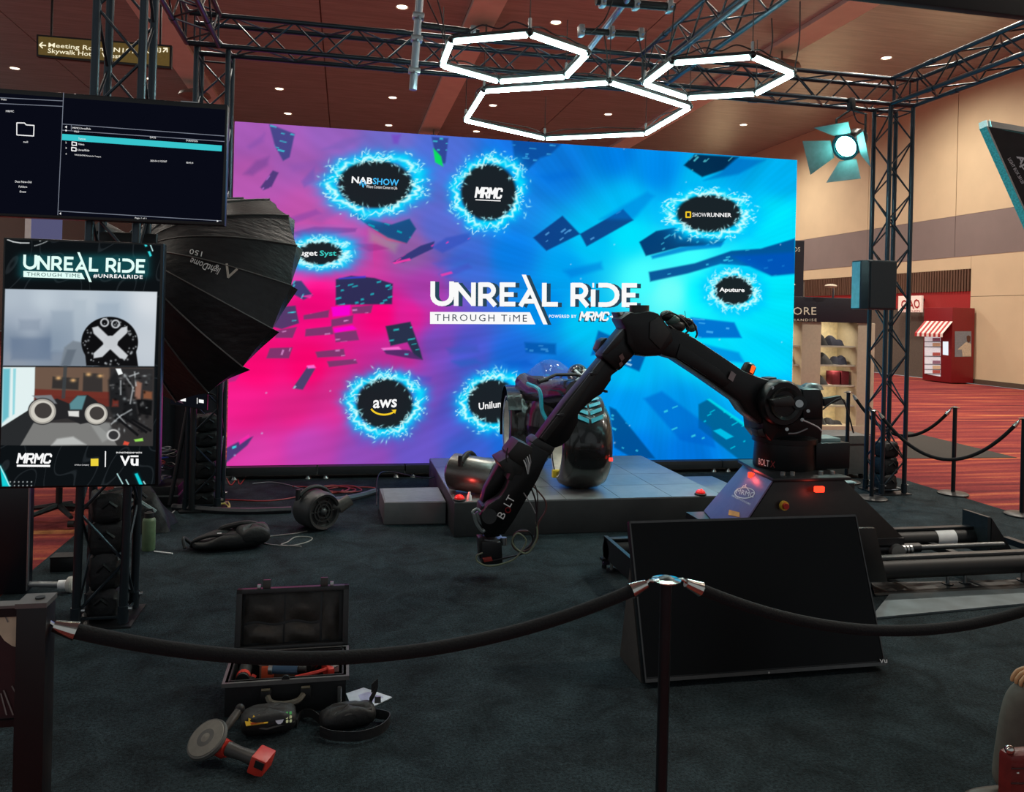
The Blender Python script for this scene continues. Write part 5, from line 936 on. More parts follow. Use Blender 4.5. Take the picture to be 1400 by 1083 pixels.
for X in (2.05, 2.9, 3.6, 4.48, 4.63, 5.14):
    for Yq in (5.3,) if X not in (2.05,) else (5.15, 5.95):
        MB().box((X, Yq-.04, .09), (.16, .06, .02)).build('foot_bracket', BLK, t); MB().cyl((X, Yq-.05, .0), (X, Yq-.05, .17), .013, n=8).build('levelling_bolt', STEEL, t); MB().cyl((X, Yq-.05, .001), (X, Yq-.05, .015), .04, n=12).build('foot_pad', BLK, t)
for X in (2.3, 3.2, 4.2, 4.8, 5.6): MB().bb((X-.03, 5.2, .1), (X+.03, 5.9, .15)).build('cross_tie', BLK, t)
MB().prism([(5.29, 5.72, .08), (5.5, 5.72, .08), (5.29, 5.72, .36)], (0, .012, 0)).build('end_gusset', BLK, t); MB().bb((5.25, 5.72, .05), (5.28, 6.0, .37)).build('end_plate', mat('end_plate_slate', (50, 58, 62), .35, .5), t)
MB().prism([(2.0, 5.95, .03), (2.0, 5.95, .05), (2.34, 5.95, .33), (2.34, 5.95, .03)], (0, .02, 0)).build('end_gusset', mat('gusset_purple_grey', (64, 56, 74), .4, .3), t); MB().bb((2.0, 5.15, .1), (2.03, 5.95, .26)).build('end_plate', BLK, t)
MB().cyl((2.02, 5.98, 0.001), (2.02, 5.98, .05), .02, n=8).build('levelling_bolt', BLK, t)
q = [pz(1190, 848), pz(1420, 826), pz(1420, 806), pz(1216, 815)]; o = MB().prism([(a[0], a[1], .003) for a in q], (0, 0, .012)).build('floor_plate', mat('floor_plate_steel', (96, 106, 110), .45, .5, var=.25, scale=6)); tag(o, 'thin scuffed metal plate lying on the carpet before the track', 'plate')
q = [pz(1195, 800), pz(1420, 795), pz(1420, 806), pz(1305, 813), pz(1200, 818)]; o = MB().prism([(a[0], a[1]+.03, .002) for a in q], (0, 0, .006)).build('rubber_mat', mat('rubber_mat_black', (30, 33, 34), .5)); tag(o, 'dark rubber mat under the feet of the track', 'mat')
# robot
RY = 5.9
rob = thing('camera_robot', 'black six-axis camera robot arm reaching over from its track carriage', 'robot arm', (3.5, RY, .26))
def P3(pix, Y0, d, nm, m_, bevel=.01, par=None): return MB().prism([py(x, y, Y0) for x, y in pix], (0, d, 0)).build(nm, m_, par or rob, bevel=bevel)
CAR = mat('carriage_charcoal', (34, 33, 31), .42, .25, var=.1); PUR = mat('carriage_purple_panel', (118, 104, 138), .4, .3, var=.06)
# carriage: hipped body on the rails
z0, z1 = .30, .76; cb = [(2.80, 5.42), (4.25, 5.42), (4.25, 6.36), (3.02, 6.36)]; ct = [(3.15, 5.46), (3.74, 5.46), (3.74, 6.19), (3.32, 6.19)]
mb = MB(); mb.add([(x, y, z0) for x, y in cb]+[(x, y, z1) for x, y in ct], [(3, 2, 1, 0), (4, 5, 6, 7), (0, 1, 5, 4), (1, 2, 6, 5), (2, 3, 7, 6), (3, 0, 4, 7)]); mb.build('carriage', CAR, rob, bevel=.012)
MB().bb((2.86, 5.40, .27), (4.22, 6.36, .32)).build('carriage_skirt', BLK, rob); 
for s, X in ((1, 4.2), ): MB().prism([py(x_, y_, 5.08) for x_, y_ in ((1172, 722), (1197, 722), (1214, 796), (1188, 796))], (0, .035, 0)).build('flank_plate', CAR, rob, bevel=.006)
for X in (2.95, 4.15): MB().cyl((X, 5.37, .22), (X, 5.42, .22), .06, n=14).build('roller', STEEL, rob)
# sloping left panel
Lb0, Lb1, Lt0, Lt1 = np.array((2.80, 5.42, .30)), np.array((3.02, 6.36, .30)), np.array((3.15, 5.46, .76)), np.array((3.3216, 6.1932, .76)); n_ = np.cross(Lb1-Lb0, Lt0-Lb0); n_ /= np.linalg.norm(n_); n_ = n_ if n_[0] < 0 else -n_
MB().prism([Lb0+(Lt0-Lb0)*.04+n_*.004, Lb1+(Lt1-Lb1)*.04+n_*.004, Lt1+n_*.004, Lt0+n_*.004], n_*.012).build('side_panel', PUR, rob, bevel=.003)
fp = lambda x, y: ppl(x, y, Lb0+n_*.02, n_)
shape(strokes([arc(1018, 674, 13.5, 7.2, 0, 360, 24)], 1.1)[0:48], fp, WHTP, rob, 'logo'); text('MRMC', 1006, 674.5, 1030, 680.5, 7, fp, WHTP, rob, bold=.0); shape(strokes([[(1013, 668), (1017, 664), (1020, 666), (1024, 671)], [(1018, 667), (1020, 662)]], 1.2), fp, WHTP, rob, 'logo'); text('MARK ROBERTS MOTION CONTROL', 1000, 678.5, 1025.5, 691, 2.6, fp, WHTP, rob); shape([[(997, 697), (1011, 700.5), (1011, 707), (995.5, 704)]], fp, mat('warning_label_orange', (230, 160, 40), .5), rob, 'warning_label')
AMB = emis('robot_red_lamp', (255, 52, 30), 3.)
for (x, y), Pp, nn_ in (((1027, 650), Lb0+n_*.02, n_),): c = ppl(x, y, Pp, nn_); MB().box(c, (.03, .06, .045)).build('indicator_lamp', AMB, rob, bevel=.008); lamp('indicator_glow', 'POINT', c+n_*.06, .6, (1, .08, .05), None, .02)
c = py(1120, 669, 5.40); MB().box(c, (.075, .03, .045)).build('indicator_lamp', AMB, rob, bevel=.008); lamp('indicator_glow', 'POINT', c+np.array((0, -.06, 0)), .5, (1, .08, .05), None, .02)
c = py(1071, 691, 5.42); MB().cyl(c, c+np.array((0, -.02, 0)), .035, n=18).build('stop_button_ring', mat('stop_ring_yellow', (214, 176, 60), .4), rob); MB().cyl(c+np.array((0, -.015, 0)), c+np.array((0, -.045, 0)), .022, n=16).build('stop_button', mat('stop_button_red', (170, 40, 34), .4), rob)
MB().prism([(3.13, 5.44, .76), (3.78, 5.44, .76), (3.78, 6.22, .76), (3.25, 6.22, .76)], (0, 0, .025)).build('carriage_top', BLK, rob, bevel=.006)
for X in (3.28, 3.36, 3.6, 3.7): MB().cyl((X, 5.56, .785), (X, 5.56, .81), .018, n=8).build('mount_bolt', STEEL, rob)
# pedestal, turret, motor box
bc = np.array((3.49, RY, 0)); MB().lathe([(.24, .785), (.245, .8), (.235, .985), (.255, .99), (.255, 1.03), (.2, 1.05), (.001, 1.05)], bc, ZU, 32).build('pedestal', ROB, rob)
MB().bb((3.66, 5.72, .79), (3.96, 6.1, 1.0)).build('connector_box', ROB, rob, bevel=.012); MB().bb((3.72, 5.76, 1.0), (3.9, 5.95, 1.03)).build('connector_plug', mat('plug_pale_teal', (130, 160, 160), .4), rob, bevel=.006)
text('BOLT', 1036, 641.0, 1056, 641.8, 9, lambda x, y: bc+np.array((math.sin((x-1102)/46.), -math.cos((x-1102)/46.), 0))*.247+np.array((0, 0, py(1060, y, 5.67)[2])), WHTP, rob); text('X', 1058, 641.8, 1065, 642, 9, lambda x, y: bc+np.array((math.sin((x-1102)/46.), -math.cos((x-1102)/46.), 0))*.247+np.array((0, 0, py(1060, y, 5.67)[2])), mat('letter_dark_red', (140, 40, 40), .5), rob)
tur = P3([(1043, 572), (1046, 552), (1060, 540), (1085, 536), (1100, 530), (1124, 531), (1126, 575), (1124, 606), (1056, 606), (1045, 592)], RY-.16, .34, 'turret', ROB, .025)
SH = py(1068, 551, RY-.2); MB().lathe([(.001, -.05), (.165, -.05), (.18, -.03), (.18, .1), (.15, .12), (.15, .42), (.12, .44), (.001, .44)], SH, (0, 1, 0), 36).build('shoulder_joint', ROB, rob); MB().lathe([(.10, -.055), (.125, -.07), (.125, -.05)], SH, (0, 1, 0), 28).build('shoulder_ring', ROBS, rob)
P3([(1056, 547), (1082, 541), (1088, 549), (1086, 556), (1060, 556)], RY-.32, .2, 'motor_cover', ROBS, .012, rob); MB().cyl(py(1093, 551, RY-.28), py(1093, 551, RY-.1), .055, n=18).build('motor', ROB, rob); MB().cyl(py(1093, 552, RY-.32), py(1093, 552, RY-.28), .03, n=12).build('motor_cap', STEEL, rob)
P3([(1098, 532), (1122, 532), (1126, 540), (1126, 574), (1098, 574)], RY-.24, .3, 'gearbox', ROB, .02); MB().lathe([(.09, 0), (.075, .03), (.05, .045), (.001, .05)], py(1110, 532, RY-.08), ZU, 20).build('gearbox_cap', mat('cap_pale', (92, 104, 106), .35, .5), rob)
P3([(1126, 545), (1150, 541), (1152, 546), (1128, 556)], RY-.1, .05, 'cable_arm', BLK, .004)
P3([(1051, 517), (1062, 516), (1062, 523), (1051, 523)], RY-.1, .12, 'cable_bracket', BLK, .006); P3([(1035, 588), (1047, 585), (1050, 598), (1037, 597)], RY-.14, .1, 'stop_block', BLK, .006)
for pts, m_ in (([(1096, 574), (1106, 578), (1118, 584), (1124, 590)], WC), ([(1078, 593), (1090, 592), (1104, 586)], GC), ([(1125, 560), (1135, 552), (1150, 545), (1158, 560), (1167, 592)], BC)): MB().tube(catmull([py(x, y, RY-.26) for x, y in pts], 6), .006).build('cable', mat('cable_'+m_[0], m_[1], .5), rob)
for x, y in ((1076, 587), (1097, 574), (1105, 562), (1056, 530)): MB().cyl(py(x, y, RY-.2), py(x, y, RY-.25), .014, n=8).build('bolt', STEEL, rob)
# upper arm
P3([(905, 452), (922, 448), (951, 462), (989, 487), (1018, 507), (1040, 516), (1066, 523), (1088, 540), (1090, 560), (1074, 578), (1048, 584), (1036, 578), (1019, 564), (1010, 550), (960, 515), (925, 492), (903, 486)], RY-.14, .2, 'upper_arm', ROB, .035)
P3([(930, 470), (985, 506), (1000, 522), (990, 530), (925, 488)], RY-.155, .02, 'arm_cover', ROB, .006)
shape([[(1000, 507), (1006.5, 512), (1002, 522), (995.5, 517.5)]], lambda x, y: py(x, y, RY-.165), mat('sticker_grey', (132, 120, 122), .5), rob, 'sticker')
bc2 = py(1022, 507, RY-.02); MB().lathe([(.05, -.03), (.055, 0), (.05, .05), (.03, .065), (.001, .07)], bc2, np.array((.45, 0, .9)), 18).build('beacon_base', ROB, rob); MB().box(py(1028, 505, RY-.06), (.035, .03, .06), rotm('Y', .4)).build('beacon_lamp', emis('robot_orange_lamp', (255, 96, 40), 1.4), rob, bevel=.006)
# elbow
P3([(848, 436), (862, 426), (870, 428), (888, 425), (901, 428), (919, 451), (922, 466), (904, 487), (882, 488), (868, 486), (858, 470), (855, 448)], RY-.22, .25, 'elbow_housing', ROB, .03)
P3([(889, 440), (901, 433), (917, 455), (903, 478), (888, 463)], RY-.235, .03, 'elbow_cover', ROBS, .008)
MB().cyl(py(874, 428, RY-.1), py(874, 421, RY-.1)+np.array((0, 0, .02)), .075, n=22).build('elbow_cap', ROBS, rob); P3([(843, 427), (866, 426), (872, 432), (862, 440), (850, 442)], RY-.12, .14, 'cable_guide', BLK, .008); shape([[(847, 427), (851, 426.5), (856, 434), (860, 434.5), (857, 436.5), (851, 435)]], lambda x, y: py(x, y, RY-.13), WHTP, rob, 'sticker')
for k, (x, y, r_) in enumerate(((912, 432, .05), (920, 438, .055), (930, 437, .045), (940, 441, .04), (945, 448, .04), (925, 446, .06))): MB().sph(py(x, y, RY-.02), (r_*1.2, r_, r_*.9), 12, 8).build('connector', [BLK, mat('connector_green_grey', (70, 96, 90), .35), ROBS][k % 3], rob)
for k, pts in enumerate(([(905, 432), (918, 428), (932, 436), (942, 450), (930, 458), (915, 450)], [(938, 436), (948, 442), (953, 455), (951, 462)], [(936, 445), (937, 432), (936, 425)], [(915, 445), (925, 452), (942, 458)])): MB().tube(catmull([py(x, y, RY-.1) for x, y in pts], 6), .007 if k != 2 else .002).build('cable', RUB, rob)
# forearm
P3([(855, 446), (873, 462), (868, 486), (848, 508), (842, 506), (821, 487), (838, 466)], RY-.18, .19, 'forearm_sleeve', ROB, .03); P3([(840, 464), (855, 447), (862, 452), (846, 471), (830, 485), (824, 483)], RY-.185, .03, 'sleeve_rail', ROBS, .005)
P3([(817, 478), (822, 466), (828, 462), (839, 463), (834, 476), (822, 485)], RY+.02, .14, 'side_box', ROB, .012)
shape([[(846, 487), (851, 483), (854, 490), (850, 494)], [(846, 497), (850, 494), (852, 498), (848, 502)]], lambda x, y: py(x, y, RY-.19), mat('sticker_pinkish', (120, 84, 80), .5), rob, 'sticker')
P3([(826, 486), (847, 506), (836, 514), (836, 520), (823, 539), (812, 546), (802, 555), (791, 566), (791, 578), (778, 602), (768, 610), (759, 613), (735, 600), (772, 550), (804, 512)], RY-.13, .14, 'forearm', ROB, .03)
P3([(822, 492), (828, 496), (790, 548), (746, 604), (739, 599), (776, 551)], RY-.145, .03, 'forearm_rail', ROBS, .005)
for x, y in ((812, 512), (767, 569)): P3([(x-5, y-2), (x+4, y-4), (x+6, y), (x-3, y+2)], RY-.16, .03, 'clip', BLK, .003)
P3([(827, 533), (831, 534), (831, 537), (827, 537)], RY-.1, .1, 'side_peg', BLK, .002)
P3([(735, 598), (760, 612), (753, 624), (744, 622), (728, 614), (727, 604)], RY-.12, .22, 'wrist_collar', ROBS, .015)
# yoke head
P3([(727, 606), (752, 620), (736, 655), (703, 712), (690, 731), (671, 733), (660, 722), (656, 706), (668, 690), (684, 680), (692, 668), (697, 655), (706, 648), (712, 634)], RY-.15, .12, 'yoke_arm', ROB, .012)
P3([(720, 608), (728, 612), (712, 640), (700, 652), (690, 664), (680, 676), (664, 694), (658, 690), (664, 668), (684, 632)], RY+.03, .12, 'yoke_arm', ROB, .012)
P3([(682, 632), (700, 622), (722, 634), (712, 650), (704, 649), (700, 658), (694, 656), (698, 648), (690, 646)], RY-.16, .3, 'yoke_bridge', ROBS, .006)
P3([(695, 620), (709, 603), (728, 612), (727, 630), (715, 639), (697, 627)], RY-.17, .26, 'control_box', CAR, .006); 
for k in range(4): MB().tube([py(716+k*2.5, 629-k*2.4, RY-.18), py(719+k*2.2, 636-k*1.5, RY-.2), py(722, 648, RY-.19)], .005).build('cable', mat('cable_'+('white', 'grey')[k % 2], (196, 196, 196), .5), rob)
fb = lambda x, y: py(x, y, RY-.156)
text('B', 688, 710.5, 692.2, 703.5, 10.5, fb, WHTP, rob, space=1.); text('LT', 697.5, 694, 704.5, 681.5, 10.5, fb, WHTP, rob); shape(strokes([arc(694.5, 697.5, 3.4, 3.4, 0, 360, 16)], 1.6), fb, mat('letter_red', (170, 40, 46), .5), rob, 'lettering')
MB().cyl(py(669, 706, RY-.17), py(669, 706, RY+.17), .055, n=20).build('wrist_joint', ROB, rob); P3([(658, 692), (684, 690), (690, 712), (684, 734), (664, 736), (656, 718)], RY-.09, .2, 'wrist_block', ROB, .012)
for pts, r_ in (([(648, 703), (646, 700), (652, 696), (657, 700)], .01), ([(648, 703), (652, 716), (660, 726), (664, 722)], .014), ([(652, 700), (656, 712), (664, 720)], .012)): MB().tube(catmull([py(x, y, RY-.12) for x, y in pts], 6), r_, 8).build('connector_hose', mat('hose_silver', (150, 158, 156), .35, .5), rob)
MB().cyl(py(672, 734, RY), py(672, 741, RY), .08, n=20).build('tool_flange', STEEL, rob)
P3([(659, 741), (686, 741), (688, 771), (659, 773)], RY-.09, .18, 'camera_plate', BLK, .012); P3([(654, 736), (662, 735), (662, 760), (656, 764)], RY-.05, .1, 'plate_arm', ROBS, .004); MB().cyl(py(689, 735, RY-.06), py(689, 745, RY-.06), .022, n=10).build('tool_knob', STEEL, rob); P3([(660, 764), (672, 762), (674, 767), (662, 769)], RY-.11, .03, 'connector', mat('connector_red', (150, 50, 44), .4), .003)
for k, (pts, c_) in enumerate((([(722, 662), (728, 672), (733, 690), (733, 720), (728, 742), (712, 754), (704, 748), (702, 736), (712, 725), (724, 728), (728, 740), (716, 756), (695, 762), (672, 767)], BC), ([(718, 656), (732, 668), (745, 684), (746, 698), (736, 716), (734, 738), (722, 752), (706, 752), (700, 742), (706, 728), (722, 726)], ('maroon', (84, 50, 48))), ([(733, 714), (734, 735), (722, 756), (708, 752), (700, 740), (706, 730), (714, 732), (719, 742), (706, 762), (690, 770), (668, 774), (653, 768), (652, 760), (660, 756)], ('olive', (108, 118, 96))), ([(722, 650), (733, 668), (735, 690), (733, 720)], BC), ([(716, 674), (726, 690), (732, 702)], GC), ([(694, 612), (692, 624), (694, 632)], BC))):
    MB().tube(catmull([py(x, y, RY-.1-.015*k) for x, y in pts], 6), .0065 if k < 3 else .005, 6).build('cable', mat('cable_'+c_[0], c_[1], .45), rob)
# side cabinet behind carriage
t = thing('control_cabinet', 'black robot control box with a pale blue lid beside the carriage', 'cabinet', (4.1, 6.6, 0)); MB().bb((3.95, 6.42, .003), (4.5, 6.9, .52)).build('body', BLK, t, bevel=.008); MB().bb((3.94, 6.41, .52), (4.51, 6.91, .53)).build('lid', mat('lid_pale_blue', (140, 176, 180), .35), t)
o = MB().bb((4.1, 6.5, .531), (4.36, 6.66, .57)).build('tablet', BLK, bevel=.008); tag(o, 'small black device lying on the pale blue lid', 'device')
o = MB().tube(catmull([(4.45, 6.38, .02), (4.62, 6.36, .14), (4.72, 6.3, .02), (4.62, 6.2, .02), (4.5, 6.36, .1)], 8), .022, 10).build('cable_coil', mat('coil_grey', (130, 140, 142), .35, .4)); tag(o, 'grey cable coil on the carpet beside the control box', 'cable')
t = thing('road_case', 'grey road case behind the robot next to the store', 'case', (6.0, 9.2, 0)); a = py(1128, 596, 9.0); b = py(1188, 680, 9.0); MB().bb((a[0], 9.0, .06), (b[0], 9.5, a[2])).build('body', mat('case_dark_grey', (72, 76, 76), .5), t, bevel=.01); MB().bb((a[0]-.005, 8.995, a[2]-.12), (b[0]+.005, 9.505, a[2]-.1)).build('lid_seam', BLK, t)
for X in (a[0]+.08, b[0]-.08):
    for Yq in (9.06, 9.44): MB().sph((X, Yq, .03), (.035, .035, .03), 8, 6).build('caster', RUB, t)
MB().bb((b[0]-.04, 8.99, .06), (b[0]+.004, 9.03, a[2])).build('corner_rail', STEEL, t)
# ================================================================ FLOOR MONITOR
c = [py(882, 934, 4.0), py(1213, 909, 4.0), py(1168, 705, 4.3), py(860, 712, 4.3)]
x0, x1 = (c[0][0]+c[3][0])/2, (c[1][0]+c[2][0])/2; B0 = np.array((x0, 4.0, .03)); ex = np.array((x1-x0, 0, 0)); ey = np.array((0, .3, .775)); en = np.cross(ex, ey); en /= np.linalg.norm(en); en = en if en[1] < 0 else -en
t = thing('floor_monitor', 'large black switched-off monitor leaning back on a floor wedge', 'monitor', (x0+.7, 4.2, 0))
def quad(o_, u, v): return [o_, o_+u, o_+u+v, o_+v]
MB().prism(quad(B0, ex, ey), -en*.05).build('housing', BEZ, t, bevel=.006); MB().prism(quad(B0+ex*.008+ey*.03+en*.0005, ex*.984, ey*.955), en*.002).build('screen', SCRD, t)
for q in ((B0, ex*1., ey*.0), ): MB().prism(quad(B0+en*.003, ex, ey*.022), en*.004).build('lower_bezel', mat('bezel_grey_metal', (70, 70, 70), .3, .7), t)
MB().prism(quad(B0+ey*.985+en*.002, ex, ey*.015), en*.002).build('upper_bezel', MATS['bezel_grey_metal'], t); MB().prism(quad(B0+en*.002, ex*.005, ey), en*.002).build('side_bezel', MATS['bezel_grey_metal'], t); MB().prism(quad(B0+ex*.995+en*.002, ex*.005, ey), en*.002).build('side_bezel', MATS['bezel_grey_metal'], t)
ff = lambda x, y: ppl(x, y, B0+en*.01, en)
text('V', 1203, 907, 1208.5, 906.6, 5.5, ff, WHTP, t, bold=.02); text('u', 1209, 906.6, 1213.2, 906.3, 4.5, ff, WHTP, t, bold=.02); text('o', 1050.5, 921, 1052.5, 921, 2.5, ff, WHTP, t)
for s in (.0, 1.):
    o_ = B0+ex*s+np.array((.0 if s == 0 else -.03, .05, 0)); MB().prism([(o_[0], 4.06, .003), (o_[0], 4.4, .003), (o_[0], 4.27, .55)], (.03, 0, 0)).build('wedge_side', mat('wedge_board', (58, 57, 54), .6), t)
MB().prism([(x0+.03, 4.38, .003), (x0+.03, 4.40, .003), (x0+.03, 4.28, .52), (x0+.03, 4.26, .52)], (x1-x0-.06, 0, 0)).build('wedge_back', MATS['wedge_board'], t)
# ================================================================ STANCHIONS AND ROPES
def stanchion(label, x, Y, h=.98, r=.023, base=True):
    t = thing('stanchion', label, 'stanchion', (x, Y, 0)); MB().cyl((x, Y, .03), (x, Y, h-.02), r, n=16).build('post', mat('stanchion_black', (26, 30, 34), .35, .3), t); MB().lathe([(.001, .003), (.165, .003), (.165, .015), (.15, .024), (.03, .034), (.001, .034)], (x, Y, 0), ZU, 28).build('base', mat('stanchion_base', (46, 46, 46), .4, .3), t)
    MB().lathe([(r, h-.03), (r+.008, h-.02), (r+.008, h-.008), (r*.7, h), (.001, h)], (x, Y, 0), ZU, 16).build('cap', BLK, t); MB().lathe([(.024, h-.022), (.052, h-.018), (.054, h-.013), (.024, h-.008)], (x, Y, 0), ZU, 18).build('ring_plate', CHROME, t); return t
def rope(label, a, b, sag, r=.019, ch=.085):
    a = np.array(a, float); b = np.array(b, float); t = thing('velvet_rope', label, 'rope', (a+b)/2-np.array((0, 0, sag)))
    pts = [a+(b-a)*u+np.array((0, 0, -4*sag*u*(1-u))) for u in np.linspace(0, 1, 25)]
    L = np.cumsum([0]+[np.linalg.norm(pts[i+1]-pts[i]) for i in range(24)])
    def at(s): i = min(23, max(0, int(np.searchsorted(L, s)-1))); f = (s-L[i])/(L[i+1]-L[i]); return pts[i]+(pts[i+1]-pts[i])*f
    tot = L[-1]; MB().tube([at(s) for s in np.linspace(ch, tot-ch, 28)], r, 10).build('rope', VEL, t)
    for s0, s1 in ((.03, ch+.01), (tot-ch-.01, tot-.03)):
        MB().cyl(at(s0), at(s1), r*(.75 if s0 < 1*tot/2 else 1.3), r*(1.3 if s0 < tot/2 else .75), 12).build('ferrule', CHROME, t)
    for s0, s1 in ((.0, .035), (tot-.035, tot)): MB().tube([at(s0), at((s0+s1)/2)+np.array((0, 0, .008)), at(s1)], .006, 6).build('hook', CHROME, t)
    return t
pf_ = py(911, 792, 2.78); S1 = (pf_[0], 2.78); h1 = pf_[2]+.012; stanchion('black rope stanchion standing before the floor monitor', S1[0], S1[1], h1, .0215)
# sign stanchion
qs = py(50, 818, 2.62); t = thing('sign_stand', 'black square-post sign stand with a framed poster', 'sign stand', (qs[0], 2.62, 0)); sz_ = qs[2]
SQ = mat('sign_post_black', (24, 22, 24), .35, .2); MB().bb((qs[0]-.04, 2.58, .02), (qs[0]+.04, 2.66, sz_-.012)).build('post', SQ, t, bevel=.003); MB().bb((qs[0]-.25, 2.42, .003), (qs[0]+.25, 2.82, .02)).build('base', SQ, t, bevel=.004); MB().bb((qs[0]-.042, 2.575, sz_-.014), (qs[0]+.042, 2.665, sz_)).build('top_plate', mat('top_plate_grey', (120, 118, 116), .4, .6), t); MB().cyl((qs[0]+.01, 2.62, sz_), (qs[0]+.01, 2.62, sz_+.004), .014, n=12).build('screw', BLK, t)
zb_ = py(10, 985, 2.6)[2]; MB().bb((qs[0]-.75, 2.60, zb_-.02), (qs[0]-.04, 2.64, zb_)).build('frame_bar', SQ, t); MB().bb((qs[0]-.75, 2.60, sz_-.045), (qs[0]-.04, 2.64, sz_-.02)).build('frame_bar', SQ, t); MB().bb((qs[0]-.75, 2.60, sz_-.02), (qs[0]-.04, 2.645, sz_-.012)).build('top_strip', MATS['top_plate_grey'], t)
MB().bb((qs[0]-.74, 2.612, zb_), (qs[0]-.04, 2.628, sz_-.045)).build('poster', mat('poster_maroon', (50, 22, 26), .5), t)
fg = lambda x, y: py(x, y, 2.609); shape([[(-30, 828), (27, 830), (26, 886), (16, 883), (6, 876), (-4, 862), (-30, 850)]], fg, mat('poster_beige', (206, 186, 158), .6), t, 'poster_print'); [shape(strokes([sg], 2.0), lambda x, y: py(x, y, 2.607), mat('poster_grey', (130, 124, 120), .6), t, 'poster_line') for sg in ([(2, 832), (11, 851)], [(17, 829), (26, 845)], [(1, 948), (9, 978)], [(5, 944), (18, 978)], [(16, 938), (24, 952)])]
ra = py(62, 852, 2.62); rb = py(884, 796, 2.78); rope('black velvet rope hanging between the sign stand and the stanchion', (ra[0]-.005, ra[1], ra[2]), (S1[0]-.05, S1[1], h1-.016), .0+((pf_[2]+ra[2])/2-py(420, 901, 2.7)[2]), .0225)
e_ = py(1440, 845, 2.75); S2 = (S1[0]+2.15, S1[1]+.02); stanchion('black rope stanchion out past the bag of the seated person', S2[0], S2[1], .98, .0215)
rope('black velvet rope hanging across the front of the floor monitor', (S1[0]+.05, S1[1], h1-.016), (S2[0]-.05, S2[1], .962), h1-py(1180, 858, 2.78)[2], .0215)
p = pz(1303, 676); sA = (p[0], p[1]); stanchion('black rope stanchion standing on the carpet edge by the red hall', sA[0], sA[1], 1.02)
p = pz(1397, 705); sB = (p[0], p[1]); stanchion('black rope stanchion close to the end of the robot track', sB[0], sB[1], 1.02)
p = pz(1188, 668); sC = (py(1188, 660, 8.0)[0], 7.95); stanchion('black rope stanchion standing next to the loudspeaker column', sC[0], sC[1], 1.0)
sD = (py(1145, 600, 9.0)[0], 8.8); stanchion('black rope stanchion behind the robot shoulder', sD[0], sD[1], 1.12)
rope('black velvet rope sagging from loudspeaker column to the track-end stanchion', (sC[0]+.05, sC[1], .98), (sB[0]-.04, sB[1], 1.0), .48)
rope('black velvet rope sagging from the robot to the carpet-edge stanchion', (sD[0]+.05, sD[1], 1.1), (sA[0]-.04, sA[1], 1.0), .42)
# ================================================================ TOOL CASE AND TOOLS
CS = mat('case_black_resin', (27, 28, 30), .45, var=.15, scale=50, bump=.1); LIP = mat('case_lip_grey', (92, 92, 92), .4)
cx0, cx1, cy0, cy1, cz = -.52, .045, 4.02, 4.36, .168
t = thing('tool_case', 'open black hard-shell tool case with its lid upright on the carpet', 'case', ((cx0+cx1)/2, 4.2, 0))
mb = MB(); mb.bb((cx0, cy0, .004), (cx1, cy0+.02, cz)).bb((cx0, cy1-.02, .004), (cx1, cy1, cz)).bb((cx0, cy0+.02, .004), (cx0+.02, cy1-.02, cz)).bb((cx1-.02, cy0+.02, .004), (cx1, cy1-.02, cz)).bb((cx0+.02, cy0+.02, .004), (cx1-.02, cy1-.02, .02)); mb.build('tub', CS, t)
mb = MB(); e = .014; mb.bb((cx0-e, cy0-e, cz-.02), (cx1+e, cy0+.012, cz)).bb((cx0-e, cy1-.012, cz-.02), (cx1+e, cy1+e, cz)).bb((cx0-e, cy0+.012, cz-.02), (cx0+.012, cy1-.012, cz)).bb((cx1-.012, cy0+.012, cz-.02), (cx1+e, cy1-.012, cz)); mb.build('rim', LIP, t)
lidR = rotm('X', math.radians(-12)); lc = np.array(((cx0+cx1)/2, cy1+.05, cz-.02))
def lidp(x, y, z): return lc+lidR@np.array((x, y, z))
W2 = (cx1-cx0)/2; LH = .315
def lbox(nm, lo, hi, m_, par=t, bev=.004): return MB().box(lidp(*((np.array(lo)+np.array(hi))/2)), np.array(hi)-np.array(lo), lidR).build(nm, m_, par, bevel=bev)
lbox('lid_back', (-W2, .05, 0), (W2, .07, LH), CS); lbox('lid_rim', (-W2-.01, -.005, LH-.025), (W2+.01, .07, LH), CS); lbox('lid_rim', (-W2-.01, -.005, 0), (W2+.01, .07, .025), CS); lbox('lid_rim', (-W2-.01, -.005, 0), (-W2+.02, .07, LH), CS); lbox('lid_rim', (W2-.02, -.005, 0), (W2+.01, .07, LH), CS)
PKT = mat('mesh_pocket_brown', (44, 40, 36), .55, var=.3, scale=30, bump=.3)
for (a, b, c_, d_) in ((-.25, -.05, .14, .285), (-.04, .14, .14, .285), (-.25, -.05, .03, .125), (-.04, .14, .03, .125), (.155, .24, .03, .285)):
    MB().grid(lambda u, v: lidp(a+(b-a)*u, .045-.03*math.sin(math.pi*u)*math.sin(math.pi*min(1, v*1.1)), c_+(d_-c_)*v+.008*math.sin(u*6)), 8, 6).build('lid_pocket', PKT, t, solid=.003)
for x in (-.14, .16): lbox('latch', (x-.02, -.01, LH), (x+.02, .02, LH+.045), mat('latch_metal', (60, 58, 56), .35, .5)); 
for x in (-.18, .2): lbox('lock_hasp', (x-.01, -.005, LH), (x+.01, .02, LH+.022), STEEL)
for x in (-.33, -.145): MB().bb((x-.025, cy0-.028, .07), (x+.025, cy0, .13)).build('front_latch', CS, t, bevel=.006); MB().cyl((x-.02, cy0-.03, .133), (x+.02, cy0-.03, .133), .007, n=8).build('hinge_pin', mat('hinge_brass', (104, 96, 78), .4, .5), t)
